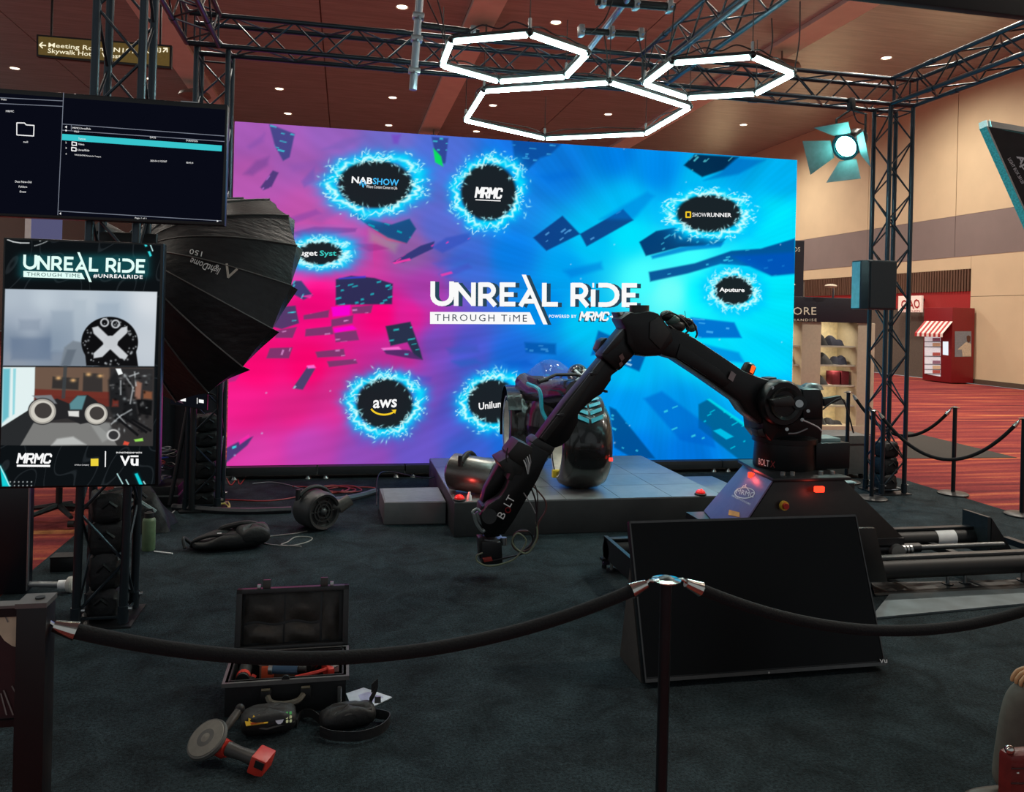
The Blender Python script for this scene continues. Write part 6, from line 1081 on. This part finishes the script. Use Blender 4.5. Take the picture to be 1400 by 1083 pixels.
MB().tube(catmull([(-.32, cy0-.03, .1), (-.3, cy0-.06, .085), (-.24, cy0-.075, .08), (-.18, cy0-.06, .085), (-.155, cy0-.03, .1)], 6), .014).build('handle', mat('handle_taupe', (84, 80, 70), .5), t); MB().cyl((-.24, cy0-.012, .17), (-.24, cy0, .17), .018, n=14).build('vent_valve', CS, t)
for x in (cx1-.03,): MB().cyl((x, cy0-.02, .02), (x, cy0-.02, .12), .01, n=8).build('strap_rod', STEEL, t)
def tool(name, label, cat, parts):
    c = np.mean([np.mean(np.array(mb.v), 0) for _, mb, _, _ in parts], 0); lo = min(min(p[2] for p in mb.v) for _, mb, _, _ in parts); t = thing(name, label, cat, (c[0], c[1], lo))
    for nm, mb, m_, bv in parts: mb.build(nm, m_, t, bevel=bv)
    return t
GRYP = mat('tool_grey_plastic', (60, 58, 56), .45); zt = .118
tool('power_drill', 'black and red power drill in the corner of the tool case', 'drill', [('body', MB().cyl((-.45, 4.1, zt+.02), (-.45, 4.24, zt+.02), .032, n=14), RUB, 0), ('collar', MB().cyl((-.45, 4.12, zt+.02), (-.45, 4.15, zt+.02), .034, n=14), RED, 0), ('grip', MB().box((-.45, 4.2, zt-.06), (.035, .05, .12)), RUB, .01), ('battery', MB().box((-.45, 4.19, zt-.115), (.06, .09, .04)), RED, .006)])
tool('parts_organiser', 'clear parts organiser with orange pieces inside the tool case', 'box', [('box', MB().bb((-.38, 4.2, .02), (-.2, 4.32, zt+.045)), mat('organiser_smoke', (120, 96, 84), .3), .005), ('lid', MB().bb((-.385, 4.195, zt+.045), (-.195, 4.325, zt+.055)), mat('organiser_lid', (150, 132, 120), .25), .003), ('orange_insert', MB().bb((-.37, 4.19, .06), (-.31, 4.205, zt+.04)), mat('insert_orange', (226, 96, 60), .5), .003)])
tool('torch', 'blue and silver torch lying across the tool case', 'torch', [('barrel', MB().cyl((-.31, 4.15, zt+.045), (-.19, 4.13, zt+.045), .024, n=14), mat('torch_blue', (58, 84, 110), .35, .4), 0), ('head', MB().cyl((-.33, 4.153, zt+.045), (-.31, 4.15, zt+.045), .027, n=14), STEEL, 0), ('tail_cap', MB().cyl((-.19, 4.13, zt+.045), (-.15, 4.124, zt+.045), .015, n=12), RUB, 0)])
tool('pliers', 'red-handled pliers lying in the tool case', 'pliers', [('handle', MB().tube(catmull([(-.2, 4.07, zt+.03), (-.1, 4.09, zt+.04), (-.03, 4.12, zt+.045)], 5), .009), RED, 0), ('handle', MB().tube(catmull([(-.2, 4.085, zt+.02), (-.1, 4.11, zt+.03), (-.03, 4.125, zt+.045)], 5), .009), RED, 0), ('jaw', MB().tube([(-.03, 4.122, zt+.045), (.005, 4.135, zt+.05)], [.014, .005]), STEEL, 0)])
tool('level', 'red spirit level standing in the right side of the tool case', 'level', [('bar', MB().box((-.045, 4.16, zt+.02), (.03, .16, .07), rotm('Z', .25)), RED, .005), ('vial', MB().box((-.045, 4.16, zt+.058), (.012, .03, .008), rotm('Z', .25)), mat('vial_green', (190, 210, 90), .3), 0)])
tool('salmon_pouch', 'salmon pink notebook tucked in front of the torch', 'notebook', [('cover', MB().box((-.26, 4.07, zt+.0), (.12, .02, .05), rotm('X', -.4)), mat('salmon_card', (216, 132, 112), .6), .002), ('pages', MB().box((-.26, 4.074, zt+.003), (.114, .012, .046), rotm('X', -.4)), WHTP, 0)])
tool('impact_driver', 'black and red impact driver wedged beside the spirit level', 'drill', [('body', MB().cyl((-.15, 4.2, zt+.03), (-.09, 4.27, zt+.035), .03, n=14), RUB, 0), ('band', MB().cyl((-.125, 4.229, zt+.032), (-.11, 4.247, zt+.033), .032, n=14), RED, 0), ('grip', MB().box((-.12, 4.24, zt-.05), (.035, .045, .12)), RUB, .01)])
tool('charger', 'black charger block with white label in the tool case', 'charger', [('block', MB().bb((-.02, 4.22, .05), (.015, 4.32, zt+.03)), RUB, .008), ('label', MB().bb((-.012, 4.218, zt-.02), (.01, 4.2202, zt+.02)), WHTP, 0)])
tool('cable_tester', 'small black tool with red tip in the tool case', 'tool', [('body', MB().cyl((-.42, 4.07, zt-.01), (-.4, 4.1, zt+.03), .018, n=12), RUB, 0), ('tip', MB().cyl((-.4, 4.1, zt+.03), (-.395, 4.107, zt+.04), .012, n=10), RED, 0)])
# angle grinder
gd0 = pz(268, 1012); dc = pz(286, 1012, .05); dn = np.array((-.35, -.45, .8)); dn /= np.linalg.norm(dn)
dc = py(284, 1003, 3.66); gh = py(312, 1022, 3.62); ge = py(348, 1030, 3.56)
t = thing('angle_grinder', 'red cordless angle grinder with a grey disc lying before the tool case', 'grinder', (gh[0], gh[1], 0))
mz = lambda p, z: np.array((p[0], p[1], z)); dc = mz(dc, .085); gh = mz(gh, .06); ge = mz(ge, .04)
dn = np.array((-.42, -.42, .8)); dn /= np.linalg.norm(dn); GR = mat('grinder_disc_grey', (112, 108, 100), .6, scale=30)
MB().lathe([(.001, -.01), (.085, -.012), (.092, .0), (.088, .012), (.03, .02), (.001, .02)], dc, dn, 28).build('disc_guard', mat('guard_grey', (74, 74, 72), .5), t); MB().lathe([(.082, .012), (.08, .016), (.02, .02), (.001, .024)], dc, dn, 28).build('disc', GR, t)
gx = (gh-dc)/np.linalg.norm(gh-dc); MB().tube([dc-dn*.03, dc+gx*.07-dn*.02, gh], [.035, .04, .033], 12).build('gear_head', RED, t); MB().tube([gh, (gh+ge)/2, ge], [.03, .026, .03], 12).build('grip', GRYP, t)
MB().box(ge+(ge-gh)/np.linalg.norm(ge-gh)*.035, (.07, .1, .075), rotm('Z', -.35)@rotm('Y', .3)).build('battery_mount', RED, t, bevel=.008); MB().box(ge+(ge-gh)/np.linalg.norm(ge-gh)*.035+np.array((-.005, -.052, .012)), (.04, .006, .03), rotm('Z', -.35)@rotm('Y', .3)).build('battery_terminal', RUB, t)
sh_ = dc+gx*.05; MB().tube(catmull([sh_+np.array((0, .02, .01)), sh_+np.array((.03, .07, .04)), sh_+np.array((.07, .14, .075))], 5), [.012, .014, .016, .016, .014, .016, .018, .018, .018, .017, .018], 10).build('side_handle', GRYP, t); MB().sph(sh_+np.array((.072, .143, .077)), .022, 10, 8).build('handle_end', RUB, t)
# patched pouch
def soft(c, s, rz, wob=.06, n=18, m_=10, pw=.45):
    R = rotm('Z', rz); mb = MB()
    def f(u, v):
        a = 2*math.pi*u; ca = math.copysign(abs(math.cos(a))**pw, math.cos(a)); sa = math.copysign(abs(math.sin(a))**pw, math.sin(a)); q = math.pi*(v-.5); cq = abs(math.cos(q))**pw; sq = math.copysign(abs(math.sin(q))**.7, math.sin(q))
        return np.array(c)+R@np.array((s[0]/2*ca*cq, s[1]/2*sa*cq, s[2]/2*(1+sq)*(1+wob*math.sin(4*a+1)*(sq > 0))))
    return mb.grid(f, n*2, m_)
pc = pz(366, 1003); pc = np.array((pc[0], pc[1]+.03, .003)); t = thing('patched_pouch', 'black zip pouch covered with flame and cartoon patches', 'pouch', pc)
soft(pc, (.25, .15, .1), .12, .03).build('body', FAB, t); R = rotm('Z', .12)@rotm('X', math.radians(42))
def patch(dx, dz, poly, m_, nm='patch'):
    o_ = pc+rotm('Z', .12)@np.array((0, -.062, .078)); MB().prism([o_+R@np.array((dx+x, dz+y, 0)) for x, y in poly], R@np.array((0, 0, .004))).build(nm, m_, t, smooth=False)
fl_ = [(-.05, -.018), (-.055, .004), (-.04, 0), (-.04, .016), (-.025, .008), (-.018, .026), (-.006, .01), (.006, .026), (.014, .008), (.028, .018), (.03, 0), (.046, .006), (.044, -.018)]
patch(-.05, .0, fl_, mat('patch_yellow', (236, 190, 50), .6)); patch(-.05, -.006, [(x*.6, y*.55-.002) for x, y in fl_], mat('patch_orange_red', (220, 60, 40), .6))
patch(.045, .0, [(.02*math.cos(a), .03*math.sin(a)) for a in np.linspace(0, 6.0, 12)], mat('patch_pale_lilac', (176, 178, 196), .6)); patch(.045, .004, [(.011*math.cos(a), .014*math.sin(a)) for a in np.linspace(0, 6.0, 10)], GRYP)
for i in range(3):
    for j in range(2): patch(.078+.016*j, -.022+.018*i, [(-.005, -.006), (.005, -.006), (.006, .005), (0, .008), (-.005, .004)], mat('patch_green', (90, 200, 110), .6) if i == 2 else mat('patch_cream', (206, 214, 170), .6))
MB().tube([pc+np.array((-.12, -.05, .05)), pc+np.array((0, -.085, .045)), pc+np.array((.12, -.045, .05))], .005).build('zip', GRYP, t)
# shoulder bag with strap
sc = pz(475, 995); sc = np.array((sc[0], sc[1]+.02, .003)); t = thing('shoulder_bag', 'black shoulder bag with a looped strap beside the tool case', 'bag', sc)
soft(sc, (.26, .12, .09), .22, .08).build('body', FAB, t); MB().tube([sc+np.array((-.1, -.06, .06)), sc+np.array((0, -.055, .075)), sc+np.array((.11, -.015, .075))], .006).build('zip', GRYP, t)
def strap(pts, w_, nm='strap'):
    P = catmull(pts, 8); mb = MB(); mb.grid(lambda u, v: P[min(len(P)-1, int(round(u*(len(P)-1))))]+np.array((0, 0, w_*(v-.5))), len(P)-1, 1); mb.build(nm, FAB, t, solid=.004)
strap([pz(437, 1000, .03), pz(455, 1006, .03), pz(490, 1007, .03), pz(520, 998, .03), pz(533, 985, .03), pz(528, 978, .03), pz(500, 974, .04)], .045); strap([sc+np.array((.1, .04, .08)), sc+np.array((.13, .06, .13)), sc+np.array((.14, .06, .16)), sc+np.array((.11, .05, .14))], .04)
strap([pz(440, 985, .02), pz(425, 975, .03), pz(410, 978, .02), pz(405, 990, .02)], .04); MB().box(sc+np.array((.14, .04, .09)), (.03, .01, .03)).build('buckle', STEEL, t)
q = [pz(473, 950), pz(497, 942), pz(536, 955), pz(505, 970), pz(480, 966)]; t = thing('leaflet', 'glossy pale blue leaflet lying on the carpet by the tool case', 'leaflet', (q[0][0], q[0][1], 0)); MB().prism([(a[0], a[1], .003) for a in q], (0, 0, .004)).build('sheet', mat('leaflet_pale', (206, 220, 226), .25), t, smooth=False); mm = np.mean(q, 0); MB().prism([((a[0]*.55+mm[0]*.45)+.02, a[1]*.55+mm[1]*.45, .0072) for a in q], (0, 0, .0005)).build('printed_panel', mat('leaflet_print', (160, 170, 196), .3, var=.3), t, smooth=False)
# backpack
bc_ = pz(310, 752); bc_ = np.array((bc_[0]+.02, bc_[1]+.1, .003)); t = thing('backpack', 'black backpack lying flat on the carpet near the blower', 'backpack', bc_)
mbp = soft(bc_, (.6, .36, .145), .12, .1, 24, 14, .7); mbp.v = [(x, y, max(.003, .003+(z-.003)*(.62+.6*(x-bc_[0]+.3)/.6)*(1+.08*math.sin(x*23+y*9)+.06*math.sin(y*31)))) for x, y, z in mbp.v]; mbp.build('body', FAB, t); soft(bc_+np.array((.17, -.03, .035)), (.26, .24, .14), .3, .1).build('front_pocket', FAB, t)
MB().tube(catmull([bc_+np.array((-.1, .02, .12)), bc_+np.array((-.05, -.0, .155)), bc_+np.array((.12, -.0, .185)), bc_+np.array((.25, .02, .15))], 6), .022, 8).build('carry_handle', FAB, t); MB().tube(catmull([bc_+np.array((-.3, -.05, .02)), bc_+np.array((-.26, -.1, .08)), bc_+np.array((-.12, -.13, .125)), bc_+np.array((.1, -.14, .12))], 6), .014, 8).build('shoulder_strap', RUB, t); MB().tube(catmull([bc_+np.array((-.3, .0, .02)), bc_+np.array((-.36, -.05, .09)), bc_+np.array((-.34, -.1, .02))], 6), .014, 8).build('shoulder_strap', RUB, t); MB().box(bc_+np.array((-.08, -.1, .128)), (.03, .02, .012)).build('buckle', WHTP, t)
# ================================================================ SEATED PERSON AT THE EDGE
kn = np.array((2.66, 2.72, .50))
t = thing('person', 'person in olive grey trousers seated with a hand on the knee', 'person', (2.95, 2.4, 0))
SKIN = mat('skin_warm', (206, 158, 112), .5, var=.05); TRO = mat('trousers_olive_grey', (106, 104, 94), .8, var=.12, scale=16, bump=.3); SHI = mat('shirt_dark', (70, 74, 84), .8)
def skinmesh(name, verts, edges, radii, m_, par, lev=2):
    me = bpy.data.meshes.new(name); off = np.array(woff(par)); me.from_pydata([tuple(np.array(v)-off) for v in verts], edges, []); o = bpy.data.objects.new(name, me); COL.objects.link(o); o.parent = par
    md = o.modifiers.new('skin', 'SKIN'); md.use_smooth_shade = True
    for i, r in enumerate(radii): me.skin_vertices[0].data[i].radius = (r, r) if not hasattr(r, '__len__') else r
    me.skin_vertices[0].data[0].use_root = True
    s = o.modifiers.new('sub', 'SUBSURF'); s.levels = s.render_levels = lev; me.materials.append(m_); return o
hx, hy = 3.08, 2.38
body = [(hx, hy, .52), (hx-.02, hy-.01, .72), (hx-.04, hy, .92), (hx-.05, hy+.01, 1.06), (hx-.06, hy+.02, 1.14), (hx-.07, hy+.04, 1.23), (hx-.07, hy+.05, 1.33),
        (hx-.03, hy+.2, 1.03), (hx-.12, hy+.33, .82), (2.82, 2.70, .64), (2.74, 2.72, .585),
        (hx-.05, hy-.2, 1.03), (hx-.1, hy-.3, .8), (hx-.28, hy-.26, .63), (hx-.33, hy-.25, .6)]
skinmesh('body', body, [(0, 1), (1, 2), (2, 3), (3, 4), (4, 5), (5, 6), (3, 7), (7, 8), (8, 9), (9, 10), (3, 11), (11, 12), (12, 13), (13, 14)], [(.16, .12), (.14, .11), (.15, .105), (.11, .08), .055, .085, .09, .06, .047, .034, .028, .06, .047, .034, .028], SKIN, t)
skinmesh('shirt', [body[0], body[1], body[2], body[3], body[7], (hx-.08, hy+.27, .92), body[11], (hx-.08, hy-.25, .92)], [(0, 1), (1, 2), (2, 3), (3, 4), (4, 5), (3, 6), (6, 7)], [(.19, .15), (.18, .15), (.205, .155), (.165, .125), .09, .075, .09, .075], SHI, t)
skinmesh('trousers', [(hx, hy, .54), (hx-.12, hy+.14, .53), (kn[0]+.02, kn[1], .5), (2.645, 2.73, .3), (2.625, 2.745, .1), (hx-.1, hy-.14, .53), (kn[0]+.05, hy-.2, .5), (2.64, hy-.2, .3), (2.62, hy-.2, .1)], [(0, 1), (1, 2), (2, 3), (3, 4), (0, 5), (5, 6), (6, 7), (7, 8)], [(.17, .12), (.1, .1), .075, .062, .055, (.1, .1), .075, .062, .055], TRO, t)
for Yq in (2.745, hy-.2): soft((2.58, Yq, .003), (.27, .1, .1), 0, .0, pw=.6).build('shoe', mat('shoe_brown', (70, 50, 40), .5), t)
hr = np.array((2.73, 2.71, .578))
for k in range(4):
    o_ = hr+np.array((-.02, -.03+.022*k, 0)); skinmesh('finger', [o_+np.array((.05, 0, -.005)), o_, o_+np.array((-.035, 0, -.008)), o_+np.array((-.055-.004*(k in (1, 2)), 0, -.03)), o_+np.array((-.06, 0, -.05))], [(0, 1), (1, 2), (2, 3), (3, 4)], [.013, .011, .009, .0085, .007], SKIN, t, 1)
skinmesh('thumb', [hr+np.array((.03, -.035, -.005)), hr+np.array((0, -.06, -.02)), hr+np.array((-.03, -.07, -.035))], [(0, 1), (1, 2)], [.015, .011, .009], SKIN, t, 1)
skinmesh('palm', [hr+np.array((.05, .003, .002)), hr+np.array((.015, .003, .0)), hr+np.array((-.02, .003, -.003))], [(0, 1), (1, 2)], [(.03, .018), (.042, .017), (.042, .014)], SKIN, t, 1)
hd = np.array((hx-.08, hy+.05, 1.33)); MB().sph(hd+np.array((.015, 0, .03)), (.1, .085, .115), 16, 12).build('hair', mat('hair_dark_brown', (50, 36, 28), .7, scale=60, bump=.4), t)
MB().sph(hd+np.array((-.095, 0, -.005)), (.018, .012, .02), 8, 6).build('nose', SKIN, t)
for s in (-1, 1): MB().sph(hd+np.array((-.083, s*.032, .015)), (.01, .014, .009), 8, 6).build('eye', RUB, t); MB().sph(hd+np.array((0, s*.088, 0)), (.018, .008, .03), 8, 6).build('ear', SKIN, t)
MB().sph(hd+np.array((-.083, 0, -.045)), (.008, .025, .007), 8, 6).build('mouth', mat('lip_tone', (160, 96, 80), .5), t)
t = thing('stool', 'black upholstered stool under the seated person', 'stool', (hx+.02, hy, 0)); MB().cyl((hx+.02, hy, .34), (hx+.02, hy, .41), .19, n=24).build('seat', FAB, t, bevel=.02)
for k in range(4): a = math.pi/4+k*math.pi/2; rod('leg', (hx+.02+.13*math.cos(a), hy+.13*math.sin(a), .35), (hx+.02+.18*math.cos(a), hy+.18*math.sin(a), .003), .014, BLK, t)
rq = py(1383, 1022, 2.3); t = thing('red_leather_bag', 'red leather bag with studs and stitched seams beside the seated person', 'bag', (rq[0]+.12, 2.38, 0))
RL = mat('red_leather', (112, 32, 28), .4, var=.2, scale=25, bump=.3); MB().bb((rq[0], 2.3, .003), (rq[0]+.3, 2.36, rq[2]-.03)).build('body', RL, t, bevel=.02); MB().tube(catmull([(rq[0]+.11, 2.33, rq[2]-.04), (rq[0]+.14, 2.33, rq[2]+.06), (rq[0]+.21, 2.33, rq[2]+.06), (rq[0]+.25, 2.33, rq[2]-.04)], 6), .01).build('handle', RL, t); MB().sph((rq[0]+.012, 2.32, rq[2]-.02), .016, 10, 8).build('clasp', CHROME, t)
for k in range(6): MB().sph((rq[0]+.028, 2.3, rq[2]-.09-.035*k), (.006, .004, .006), 8, 6).build('stud', CHROME, t)
for z in (.05, .1): MB().tube([(rq[0]+.0, 2.298, rq[2]-z-.02), (rq[0]+.3, 2.298, rq[2]-z-.05)], .003, 5).build('stitched_seam', mat('seam_dark', (60, 18, 16), .6), t)
# ================================================================ SUB-PARTS: pieces that belong to a part go under it
def kind(o): return o.name.split('.')[0]
SUB = {'camera_robot': {'side_panel': 'carriage', 'carriage_skirt': 'carriage', 'flank_plate': 'carriage', 'roller': 'carriage', 'indicator_lamp': 'carriage', 'stop_button_ring': 'carriage', 'stop_button': 'carriage', 'logo': 'carriage', 'warning_label': 'carriage', 'carriage_top': 'carriage', 'mount_bolt': 'carriage',
                        'connector_plug': 'connector_box', 'shoulder_ring': 'shoulder_joint', 'motor_cap': 'motor', 'gearbox_cap': 'gearbox', 'arm_cover': 'upper_arm', 'beacon_base': 'upper_arm', 'beacon_lamp': 'upper_arm', 'elbow_cover': 'elbow_housing', 'elbow_cap': 'elbow_housing', 'cable_guide': 'elbow_housing',
                        'sleeve_rail': 'forearm_sleeve', 'side_box': 'forearm_sleeve', 'forearm_rail': 'forearm', 'clip': 'forearm', 'side_peg': 'forearm', 'tool_knob': 'camera_plate', 'plate_arm': 'camera_plate'},
       'tool_case': {'lid_rim': 'lid_back', 'lid_pocket': 'lid_back', 'latch': 'lid_back', 'lock_hasp': 'lid_back', 'rim': 'tub', 'front_latch': 'tub', 'hinge_pin': 'tub', 'handle': 'tub', 'vent_valve': 'tub', 'strap_rod': 'tub'},
       'stage_light': {'lens_ring': 'housing', 'lens': 'housing'}, 'blower_fan': {'grille_ring': 'end_cap', 'grille_bar': 'end_cap', 'hub': 'end_cap', 'pivot_knob': 'stand_arm'},
       'monitor': {'screen_lines': 'screen', 'highlight_row': 'screen', 'folder_icon': 'screen', 'arrow_icon': 'screen', 'lettering': 'screen', 'sensor': 'housing'},
       'portrait_display': {'lettering': 'screen', 'print': 'screen'}, 'small_display': {'picture': 'screen', 'logo': 'screen'}, 'led_wall': {'lettering': 'screen', 'print': 'screen'},
       'floor_monitor': {'lower_bezel': 'housing', 'upper_bezel': 'housing', 'side_bezel': 'housing', 'lettering': 'housing'}, 'stanchion': {'ring_plate': 'post', 'cap': 'post'},
       'vending_kiosk': {'snack_row': 'display_glass', 'shelf': 'display_glass', 'poster_print': 'poster'}, 'wayfinding_sign': {'lettering': 'face', 'arrow': 'face'}, 'cafe_sign': {'lettering': 'board'}, 'merchandise_store': {'lettering': 'header'}, 'sign_stand': {'poster_print': 'poster', 'poster_line': 'poster', 'screw': 'top_plate'},
       'concept_bike': {'chevron_decal': 'fender', 'grip': 'handlebar', 'canopy_frame': 'canopy'}, 'helmet': {'cross_stripe': 'shell', 'neck_trim': 'shell'}, 'strip_softbox': {'honeycomb': 'grid_frame'}, 'angle_grinder': {'disc': 'disc_guard', 'battery_terminal': 'battery_mount', 'handle_end': 'side_handle'}, 'beacon_light': {'led': 'dome'}}
for o in list(bpy.data.objects):
    if o.parent is None and kind(o) in SUB:
        parts = {}
        for c in o.children: parts.setdefault(kind(c), c)
        for c in list(o.children):
            tgt = parts.get(SUB[kind(o)].get(kind(c), ''))
            if tgt is not None and tgt is not c and tgt.parent is o: c.parent = tgt
